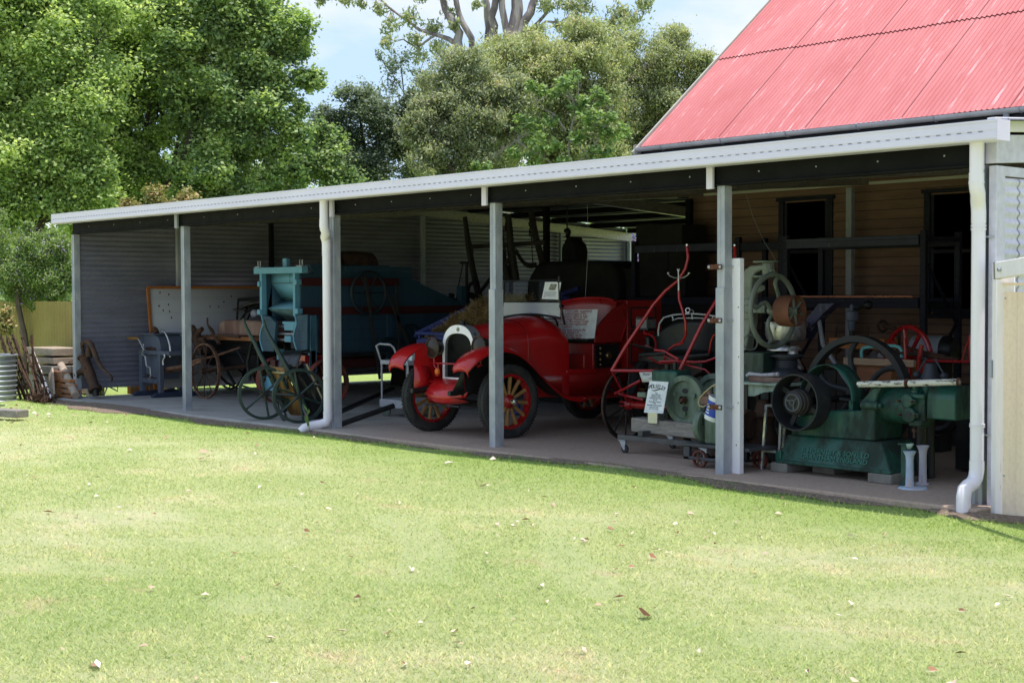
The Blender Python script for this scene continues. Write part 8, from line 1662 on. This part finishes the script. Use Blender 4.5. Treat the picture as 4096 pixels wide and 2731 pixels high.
    obj('turntable', MB().prism([(-11.553,1.450,0.641), (-11.475,1.450,0.720), (-11.145,1.450,0.721), (-11.147,1.450,0.621)], (0, .3, 0)), M['red_part'], T)
    def rw(x, y, R, out):
        w = obj('wheel', MB().rim((x, y, R), (1, 0, 0), R, R - .016, .11, 44), M['red_old'], T)
        obj('spoke', MB().spokes((x, y, R), (1, 0, 0), .03, R - .01, 12, .009, .1), M['red_old'], w); obj('hub', MB().cyl((x - .09, y, R), (x + .09, y, R), .05), M['red_old'], w)
    w1 = V((-12.590,1.500,0.165))
    rw(xl - .14, Y0 + .34, .335, -1); rw(xr + .18, Y0 + .40, .335, 1); rw(xl - .14, yE + .5, .40, -1); rw(xr + .18, yE + .5, .40, 1)
    obj('axle', MB().cyl((xl - .14, Y0 + .36, .335), (xr + .18, Y0 + .40, .335), .025).cyl((xl - .14, yE + .5, .40), (xr + .18, yE + .5, .40), .025), M['black'], T)
    # the picture taped in the hopper
    P = thing('hopper_picture', 'small dark photograph with a white border taped inside the blue hopper', 'picture', (xl + .4, Y0 + .2, zs + .2))
    a, bb, c, d = V((-12.158,1.680,1.517)), V((-11.863,1.680,1.517)), V((-12.175,1.780,1.719)), V((-12.474,1.780,1.709))
    obj('border', MB().add([a, bb, c, d], [(0, 1, 2, 3)]), M['paper'], P)
    m0 = (a + bb + c + d) / 4; k = .86; up = V((0, -.006, 0)); obj('print', MB().add([m0 + (q - m0) * k + up for q in (a, bb, c, d)], [(0, 1, 2, 3)]), M['photo_dk'], P)
M['wood_grey_dk'] = paint('old_belt_leather', (.035, .030, .028), .8, 0, .3, 6, bump=.05)
def pm2():
    t = NT('dark_old_photo'); k = t.ramp(t.noise(t.coord(), 14, 5, .7), [(.35, (.02, .02, .022)), (.5, (.06, .06, .07)), (.62, (.16, .17, .20)), (.72, (.40, .40, .42))]); t.bsdf(k, .35); return t.m
M['photo_dk'] = pm2()
M['tblue_lt'] = paint('sky_blue_paint_lit', (.15, .33, .44), .5, 0, .06, 3, bump=.02)  # the same blue, paled as if the upturned shelf catches light
M['tblue_dusk'] = paint('grey_blue_shade', (.09, .17, .19), .6, bump=.02)  # the same blue, darkened as if the throat lies in shade
M['tblue_bk'] = paint('blackened_blue_wheel', (.012, .022, .03), .6, 0, .3, 5, bump=.05)
thresher()

def barrow():
    T = thing('sack_barrow', 'dark green two wheeled seed barrow with long handles and a varnished board', 'barrow', (-9.5, .2, 0))
    g = M['green_dk']
    def wl(c, R):
        c = V(c); ax = V((.90, -.30, 0)).normalized()
        w = obj('wheel', MB().rim(c, ax, R, R - .035, .05, 48), g, T)
        obj('spoke', MB().spokes(c, ax, .03, R - .02, 6, .017, .35, .014), g, w); obj('hub', MB().cyl(c - ax * .06, c + ax * .09, .035), M['black'], w)
    lc = V((-9.867,-0.020,0.238)); rc = V((-9.147,0.020,0.249))
    wl((lc.x, -.02, .335), .335); wl((rc.x, .02, .335), .335)
    obj('axle', MB().cyl((lc.x, -.02, .335), (rc.x, .02, .335), .018), M['black'], T)
    # handles
    for pts in ([(-10.220,-0.100,1.272), (-10.205,-0.080,1.185), (-10.139,-0.060,1.072), (-10.078,-0.020,0.966), (-10.000,0.000,0.832), (-9.915,0.050,0.667), (-9.875,0.120,0.469), (-9.852,0.200,0.254), (-9.808,0.250,0.086)],
                [(-9.822,-0.050,1.250), (-9.807,-0.030,1.152), (-9.744,-0.010,1.041), (-9.679,0.000,0.968), (-9.592,0.030,0.836), (-9.536,0.080,0.702), (-9.456,0.140,0.516), (-9.407,0.220,0.321), (-9.341,0.280,0.105)]):
        n = len(pts); obj('handle', MB().tube(pts, [.016, .020, .024, .028, .030, .034, .034, .034, .030][:n], 10), g if True else None, T)
    # varnished back board
    bd = [(-9.952,0.100,0.686), (-9.841,0.100,0.664), (-9.717,0.100,0.661), (-9.594,0.100,0.669), (-9.642,0.200,0.506), (-9.578,0.280,0.279), (-9.511,0.340,0.054), (-9.809,0.340,0.043), (-9.853,0.280,0.151), (-9.891,0.200,0.381)]
    o = obj('back_board', MB().add([tuple(p) for p in bd], [tuple(range(len(bd)))]), M['wood_warm'], T, solid=.018)
    obj('metal_strip', MB().add([(-9.870,0.090,0.608), (-9.513,0.090,0.605), (-9.502,0.090,0.583), (-9.854,0.090,0.581)], [(0, 1, 2, 3)]), M['hose'], o, solid=.006)
    obj('cross_slat', MB().beam((-9.735,0.120,0.610), (-9.671,0.200,0.384), .035, .03, (0, -1, 0)), g, o)
    # curved black drum cover behind
    sd = [(-9.401,0.300,0.713), (-9.371,0.420,0.448), (-9.240,0.480,0.152), (-9.320,0.480,0.019), (-9.524,0.420,-0.005), (-9.582,0.250,0.611), (-9.527,0.250,0.658), (-9.464,0.280,0.712)]
    obj('seed_box_side', MB().add([tuple(p) for p in sd], [tuple(range(len(sd)))]), M['blackwood'], T, solid=.012)
    def hood(u, v):
        a = PI * (.05 + .62 * v); P0 = V((-9.954,0.350,0.532)); Q0 = V((-9.518,0.350,0.550)); c = P0.lerp(Q0, u); return (c.x - .03 + .16 * math.cos(a) * .6, .40 - .20 * math.cos(a), c.z + .06 + .26 * math.sin(a))
    obj('curved_cover', MB().grid(hood, 10, 14), M['blackwood'], T, solid=.012)
    obj('cover_rib', MB().tube([hood(0, i / 12) for i in range(13)], .010, 6).tube([hood(.5, i / 12) for i in range(13)], .010, 6).tube([hood(1, i / 12) for i in range(13)], .010, 6), M['leather'], T)
    obj('edge_strip', MB().tube([(-9.380,0.290,0.707), (-9.357,0.410,0.449)], .014, 6).tube([(-9.345,0.420,0.411), (-9.270,0.470,0.225)], .012, 6), M['hose'], T)
    obj('stay', MB().tube([(-9.945,0.050,0.507), (-9.981,0.050,0.467), (-9.973,0.050,0.513), (-9.917,0.050,0.550), (-9.848,0.050,0.533)], .010, 6).tube([(-9.439,0.050,0.550), (-9.473,0.050,0.504), (-9.453,0.050,0.468)], .012, 6).tube([(-9.707,0.080,0.208), (-9.651,0.060,0.069), (-9.542,0.050,0.006), (-9.460,0.050,0.037)], .012, 8).tube([(-9.789,0.220,0.104), (-9.704,0.200,0.020), (-9.596,0.200,-0.018)], .014, 8), M['black'], T)
    obj('wing_nut', MB().sphere((-9.877,0.000,0.659), .02).sphere((-9.626,0.200,0.664), .035).sphere((-9.499,0.200,0.594), .03), M['black'], T)
barrow()

def trolley_and_poles():
    T = thing('hand_trolley', 'pale grey two shelf hand trolley beside the fire engine wheel', 'trolley', (-9.0, 1.5, 0))
    Y = 1.35; m = M['galv_post']
    a, b = V((-9.275,1.350,0.727)), V((-9.301,1.350,0.225)); xL = a.x; xR = xL + .58
    zt = a.z; zb = V((-9.302,1.350,0.175)).z
    obj('upper_shelf', MB().bx(xL, xR, Y, Y + .45, zt - .055, zt), M['trol'], T, bev=.006)
    obj('lower_shelf', MB().bx(xL - .02, xR, Y, Y + .45, zb - .055, zb + .05), M['trol'], T, bev=.006)
    for x in (xL + .01, xR - .02):
        for y in (Y + .02, Y + .43): obj('leg', MB().cyl((x, y, zb), (x, y, zt), .013), M['trol'], T)
    hd = [(xL, Y + .01, zt), (-9.235,1.300,0.812), (-9.258,1.280,0.909), (-9.189,1.280,0.936), (-9.012,1.320,0.929), (-8.995,1.360,0.892), (-8.952,1.380,0.775), (xR - .1, Y + .1, zt)]
    obj('push_handle', MB().tube(hd, .014, 8), M['trol'], T)
    for x, y in ((xL + .06, Y + .05), (xR - .04, Y + .05), (xL + .06, Y + .4), (xR - .04, Y + .4)):
        w = obj('castor', MB().lathe((x, y, .06), (.4, -1, 0), [(0, -.02), (.05, -.02), (.062, -.012), (.062, .012), (.05, .02), (0, .02)], 24), M['green_lt'], T); obj('fork', MB().beam((x, y + .03, .06), (x, y + .02, zb - .05), .02, .01), M['galv_post'], w)
    simple('white_carton', MB().bx(xL + .18, xR - .04, Y + .1, Y + .3, zt + .001, zt + .10), M['bucket'], 'small pale carton on the top shelf of the hand trolley', 'carton', None, .004)
    for a, b, lb in ((V((-9.031,0.550,0.117)), V((-10.122,2.200,0.276)), 'long black pole on the floor running back behind the hand trolley'), (V((-8.403,0.120,0.031)), V((-8.265,0.800,0.221)), 'long black pole on the floor ending behind the fire engine tyre')):
        a.z = max(a.z, .03); simple('black_pole', MB().tube([a, b], .032, 10), M['black'], lb, 'pole')
M['trol'] = paint('pale_grey_trolley_paint', (.42, .42, .46), .5, 0, .1, 4, dirt=(.24, .17, .13), damt=.1, dsc=7, bump=.03)
trolley_and_poles()

def hay_wagon():
    T = thing('blue_wagon', 'ultramarine blue wooden wagon heaped with hay behind the fire engine', 'wagon', (-8.8, 3.2, 0))
    m = M['wagonblue']
    obj('side_board', MB().beam((-9.864,2.400,1.039), (-9.189,2.400,1.034), .03, .045).beam((-10.035,2.600,1.017), (-9.373,3.200,1.457), .03, .10, (0, 0, 1)), m, T, bev=.006)
    obj('front_ladder', MB().beam((-10.027,2.500,0.987), (-9.924,2.700,1.068), .05, .05).beam((-9.870,2.450,0.906), (-9.161,2.450,0.980), .08, .10).beam((-9.846,2.450,0.921), (-9.834,2.450,1.024), .04, .04), m, T, bev=.015)
    a = V((-9.800,2.600,0.963)); obj('bed', MB().bx(a.x - .1, a.x + 1.9, 2.7, 4.3, .75, .85), m, T)
    obj('wheel', MB().torus((a.x + .3, 2.7, .42), (0, 1, 0), .40, .03, 36, 8).spokes((a.x + .3, 2.7, .42), (0, 1, 0), 0, .4, 10, .014), M['black'], T); obj('wheel', MB().torus((a.x + 1.6, 2.7, .42), (0, 1, 0), .40, .03, 36, 8).spokes((a.x + 1.6, 2.7, .42), (0, 1, 0), 0, .4, 10, .014), m, T)
    # hay: a mound under many loose stalks
    g = np.random.default_rng(8)
    ridge = [V((-10.097,2.800,0.966)), V((-9.930,2.800,1.073)), V((-9.795,2.900,1.192)), V((-9.638,3.000,1.295)), V((-9.482,3.100,1.354)), V((-9.373,3.200,1.457)), V((-9.264,3.300,1.500))]
    def top(x):
        for p, q in zip(ridge[:-1], ridge[1:]):
            if p.x <= x <= q.x: return p.z + (q.z - p.z) * (x - p.x) / (q.x - p.x)
        return ridge[0].z if x < ridge[0].x else ridge[-1].z
    x0, x1 = ridge[0].x, ridge[-1].x + .6
    def fn(u, v):
        x = x0 + (x1 - x0) * u; y = 2.72 + 1.5 * v; h = top(x); return (x, y, .85 + (h - .85) * math.sin(PI * min(1, .12 + v * .88)) ** .55 + .03 * math.sin(x * 17 + y * 9))
    hy = obj('hay_heap', MB().grid(fn, 40, 16).bx(x0, x1, 2.74, 4.2, .8, 1.0), M['hay'], None, org=(x0, 3.4, .85)); tag(hy, 'heap of dry hay piled on the blue wagon', 'hay', kind='stuff')
    n = 9000; u = g.random(n); v = g.random(n) ** 1.5 * .5; P = np.array([fn(a, b) for a, b in zip(u, v)]) + g.normal(0, .012, (n, 3)); d = g.normal(0, 1, (n, 3)); d[:, 2] *= .5; d /= np.linalg.norm(d, axis=1)[:, None]; l = g.uniform(.03, .11, n)[:, None]; s = np.cross(d, g.normal(0, 1, (n, 3))); s /= np.linalg.norm(s, axis=1)[:, None]; w = .0028
    vs = np.stack([P - d * l - s * w, P - d * l + s * w, P + d * l + s * w, P + d * l - s * w], 1).reshape(-1, 3) - np.array([x0, 3.4, .85])
    st = fast_mesh('hay_stalks', vs, 4, g.random(n), leafmat('hay_stalk', [(0, (.16, .10, .045)), (.5, (.30, .20, .09)), (1, (.50, .37, .19))], .2)); st.parent = hy
M['hay'] = paint('dry_hay', (.20, .13, .06), .95, 0, .35, 20, bump=.3, bsc=40)
hay_wagon()

def dark_back_row():
    # upright poles, chains and a hoist hook standing against the end wall
    T = thing('upright_harrow', 'tall dark implement of slanting timber poles and chains standing behind the hay', 'implement', (-11.8, 5.2, 0))
    rd = M['rust_dk2']
    for pts, r in (([(-11.887,5.000,2.793), (-11.806,5.000,2.351), (-11.705,5.000,1.978), (-11.553,5.000,1.540), (-11.502,5.000,1.373)], [.035, .05, .05, .055, .06]), ([(-10.842,5.000,2.798), (-10.796,5.000,2.356), (-10.725,5.000,2.028), (-10.665,5.000,1.767)], [.04, .05, .05, .05]),
                   ([(-10.768,5.400,2.842), (-10.661,5.400,2.443), (-10.554,5.400,2.161), (-10.507,5.400,2.029)], [.05, .05, .05, .05]), ([(-11.030,5.000,2.248), (-10.945,5.000,2.032), (-10.836,5.000,1.769)], [.05, .05, .05])):
        obj('pole', MB().tube(pts, r, 8), rd, T)
    obj('strut', MB().tube([(-11.578,5.000,1.557), (-11.296,5.000,1.789), (-10.995,5.000,1.984), (-10.699,5.000,2.191)], .03, 6).tube([(-11.883,5.000,2.556), (-11.728,5.000,2.349), (-11.690,5.000,2.214)], .015, 6), rd, T)
    obj('cross_rail', MB().beam((-11.937,5.200,2.328), (-10.246,5.200,2.345), .03, .07), rd, T)
    obj('rod', MB().tube([(-10.887,5.000,2.686), (-10.870,5.000,2.227), (-10.750,5.000,1.768)], .010, 5).tube([(-11.016,5.000,2.543), (-10.919,5.000,2.196)], .010, 5).tube([(-10.327,5.000,2.519), (-10.316,5.000,2.214), (-10.289,5.000,1.956)], .010, 5).tube([(-11.464,4.600,2.053), (-11.570,4.600,1.707), (-11.663,4.600,1.375)], .010, 5).tube([(-11.375,4.600,2.060), (-11.380,4.600,1.327)], .025, 6).tube([(-11.516,4.600,2.054), (-11.349,4.600,2.051)], .02, 6), rd, T)
    mb = MB()
    def chain(a, b, n, r):
        a, b = V(a), V(b)
        for i in range(n): q = a.lerp(b, i / (n - 1)) - V((0, 0, .10 * math.sin(PI * i / (n - 1)))); mb.torus(q, (1, .3, 0) if i % 2 else (.2, 1, .3), r, r * .3, 10, 5)
    chain((-10.687,5.000,2.239), (-10.246,5.000,2.004), 22, .032); chain((-10.880,5.000,2.735), (-10.892,5.000,2.621), 6, .04); chain((-10.782,5.400,2.645), (-10.765,5.400,2.545), 5, .04)
    obj('chain', mb, rd, T)
    o = MB(); o.tube([(-11.613,4.700,1.475), (-11.980,4.700,1.466), (-12.686,4.700,1.482)], .03, 6).tube([(-11.901,4.700,1.373), (-11.860,4.700,1.575)], .05, 6).tube([(-12.127,4.700,1.372), (-12.100,4.700,1.508)], .05, 6).tube([(-11.664,4.700,1.591), (-11.356,4.700,1.541), (-11.180,4.700,1.442), (-11.105,4.700,1.377)], .05, 8).torus((-11.473,4.800,1.541), (.3, 1, 0), .2, .03, 24, 6).tube([(-11.509,4.700,1.574), (-11.614,4.700,1.391)], .04, 6)
    T2 = thing('iron_windlass', 'dark iron windlass and levers low against the end wall above the blue box', 'windlass', (-12.3, 4.7, .8)); obj('gear', o, rd, T2)
    obj('curved_tine', MB().tube([(-13.089,4.600,1.813), (-12.891,4.600,1.734), (-12.766,4.600,1.595)], .012, 5).tube([(-12.697,4.700,1.732), (-12.601,4.700,1.628), (-12.658,4.700,1.491)], .010, 5), rd, T2)
    obj('stand', MB().bx(-12.9, -11.6, 4.8, 5.0, .0, .9), M['black'], T2)
    a, b = V((-12.412,4.300,1.341)), V((-11.163,4.300,1.380)); T3 = thing('blue_feed_box', 'dull blue timber box with a pale blue top edge behind the thresher', 'box', ((a.x + b.x) / 2, 4.5, 0))
    obj('top_edge', MB().bx(a.x, b.x, 4.28, 4.34, a.z - .005, a.z + .05), M['tblue_dk'], T3, bev=.004); obj('side', MB().bx(a.x + .02, b.x + .1, 4.34, 5.0, .45, a.z - .02), M['tblue_dull'], T3, bev=.01)
    obj('corner_post', MB().bx(b.x - .05, b.x + .06, 4.26, 4.36, .4, a.z + .35), M['tblue_dk'], T3)
    # hanging hoist block with coat-like sacks
    T = thing('hoist_block', 'black iron hoist block with a big hook hanging from the rafter', 'hoist', V((-12.071,7.500,2.132)))
    obj('hook', MB().tube([(-12.152,7.500,2.620), (-12.146,7.500,2.649), (-12.111,7.500,2.656), (-12.079,7.500,2.626), (-12.094,7.500,2.585), (-12.129,7.500,2.537)], [.03, .045, .05, .05, .045, .03], 10), M['black'], T)
    bl = [(-12.153,7.500,2.530), (-12.094,7.500,2.544), (-12.047,7.500,2.563), (-12.023,7.500,2.476), (-11.953,7.500,2.433), (-11.901,7.500,2.309), (-11.890,7.500,2.125), (-12.273,7.500,2.120), (-12.266,7.500,2.359), (-12.200,7.500,2.465)]
    obj('block', poly_prism(bl, .3), M['dark'], T, bev=.03)
    obj('suspension', MB().cyl((-12.117,7.500,2.537), (V((-12.117,7.500,2.537)).x, 7.5, 3.1), .012), M['black'], T)
    # the dark hooded buggy behind the fire engine
    T = thing('hooded_buggy', 'dark buggy with a rounded folding hood in the shadow behind the fire engine', 'buggy', (-10.5, 6.3, 0))
    hp = [(-11.522,6.000,1.778), (-11.446,6.000,1.880), (-11.293,6.000,2.050), (-11.168,6.000,2.081), (-10.559,6.000,2.083), (-9.972,6.000,2.079), (-9.790,6.000,2.064), (-9.654,6.000,2.021), (-9.564,6.000,1.938), (-9.498,6.000,1.760), (-9.498,6.000,1.405), (-11.550,6.000,1.398)]
    obj('hood', poly_prism(hp, 1.2), M['canvas_dk'], T, bev=.06)
    a, b = V((-9.825,6.200,1.960)), V((-9.432,6.200,1.979)); obj('seat_back', MB().bx(a.x, b.x + .3, 6.2, 7.2, .6, a.z), M['canvas_dk'], T, bev=.04)
    a, b = V((-11.441,5.900,1.434)), V((-9.183,5.900,1.486)); obj('body', MB().bx(a.x, b.x, 5.9, 7.1, .55, a.z), M['black'], T, bev=.02)
    obj('blue_brace', MB().beam((-10.625,5.600,1.471), (-9.919,5.600,1.649), .05, .06).beam((-10.673,5.600,1.537), (-10.104,5.600,1.488), .05, .06), M['wagonblue'], T)
    for x in (-11.6, -9.8): obj('wheel', MB().torus((x, 5.9, .5), (0, 1, 0), .48, .025, 36, 8).spokes((x, 5.9, .5), (0, 1, 0), 0, .48, 10, .014), M['black'], T)
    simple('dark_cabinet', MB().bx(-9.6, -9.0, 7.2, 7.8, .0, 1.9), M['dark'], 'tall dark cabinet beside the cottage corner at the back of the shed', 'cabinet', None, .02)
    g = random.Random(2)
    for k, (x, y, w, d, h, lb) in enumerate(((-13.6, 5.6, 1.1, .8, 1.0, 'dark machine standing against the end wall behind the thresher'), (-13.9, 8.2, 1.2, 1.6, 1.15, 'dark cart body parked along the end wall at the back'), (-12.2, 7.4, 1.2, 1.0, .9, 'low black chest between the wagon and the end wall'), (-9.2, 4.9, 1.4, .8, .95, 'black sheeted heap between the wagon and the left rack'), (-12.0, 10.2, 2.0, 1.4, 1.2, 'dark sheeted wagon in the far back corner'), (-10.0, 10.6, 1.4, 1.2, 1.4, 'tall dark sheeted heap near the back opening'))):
        mb = MB(); mb.grid(lambda u, v: (x + (u - .5) * w + .02 * math.sin(v * 9), y - d / 2 + .02 * math.sin(u * 11 + v * 5), h * v), 8, 6).bx(x - w / 2 + .01, x + w / 2 - .01, y - d / 2 + .03, y + d / 2, .0, h)
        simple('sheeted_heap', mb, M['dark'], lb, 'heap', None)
M['rust_dk2'] = paint('blackened_iron_and_timber', (.022, .018, .017), .8, .1, .4, 6, bump=.15)
M['canvas_dk'] = paint('blackish_green_canvas', (.014, .015, .010), .8, 0, .35, 3, bump=.15, bsc=18)
M['tblue_dull'] = paint('dull_blue_boards', (.03, .09, .15), .7, 0, .2, 4, bump=.05)  # darker, duller blue than the thresher front
dark_back_row()

def far_wood():
    """a belt of trees well behind the yard, which closes the view under the roofs"""
    g = np.random.default_rng(77); P = []; SH = []; NB = []
    for k in range(420):
        an = math.radians(g.uniform(92, 186)); R = g.uniform(52, 66); c = np.array([CAM.x + math.cos(an) * R, CAM.y + math.sin(an) * R, g.uniform(.2, 6.4) ** 1.0]); r = g.uniform(.9, 1.9); n = 210
        d = g.normal(0, 1, (n, 3)); d /= np.linalg.norm(d, axis=1)[:, None]; P.append(c + d * r * np.cbrt(g.uniform(.2, 1, n))[:, None]); NB.append(d * .8 + np.array([0, 0, .9])); SH.append(np.clip(.38 + g.uniform(-.2, .2) + d[:, 2] * .22 + g.normal(0, .15, n), 0, 1))
    v = leaf_quads(np.concatenate(P), np.concatenate(NB), .42, 0, g); o = fast_mesh('far_trees', v, 4, np.concatenate(SH), M['leaf_camphor_dk']); tag(o, 'distant belt of green trees beyond the yard', 'woodland', kind='stuff')
far_wood()
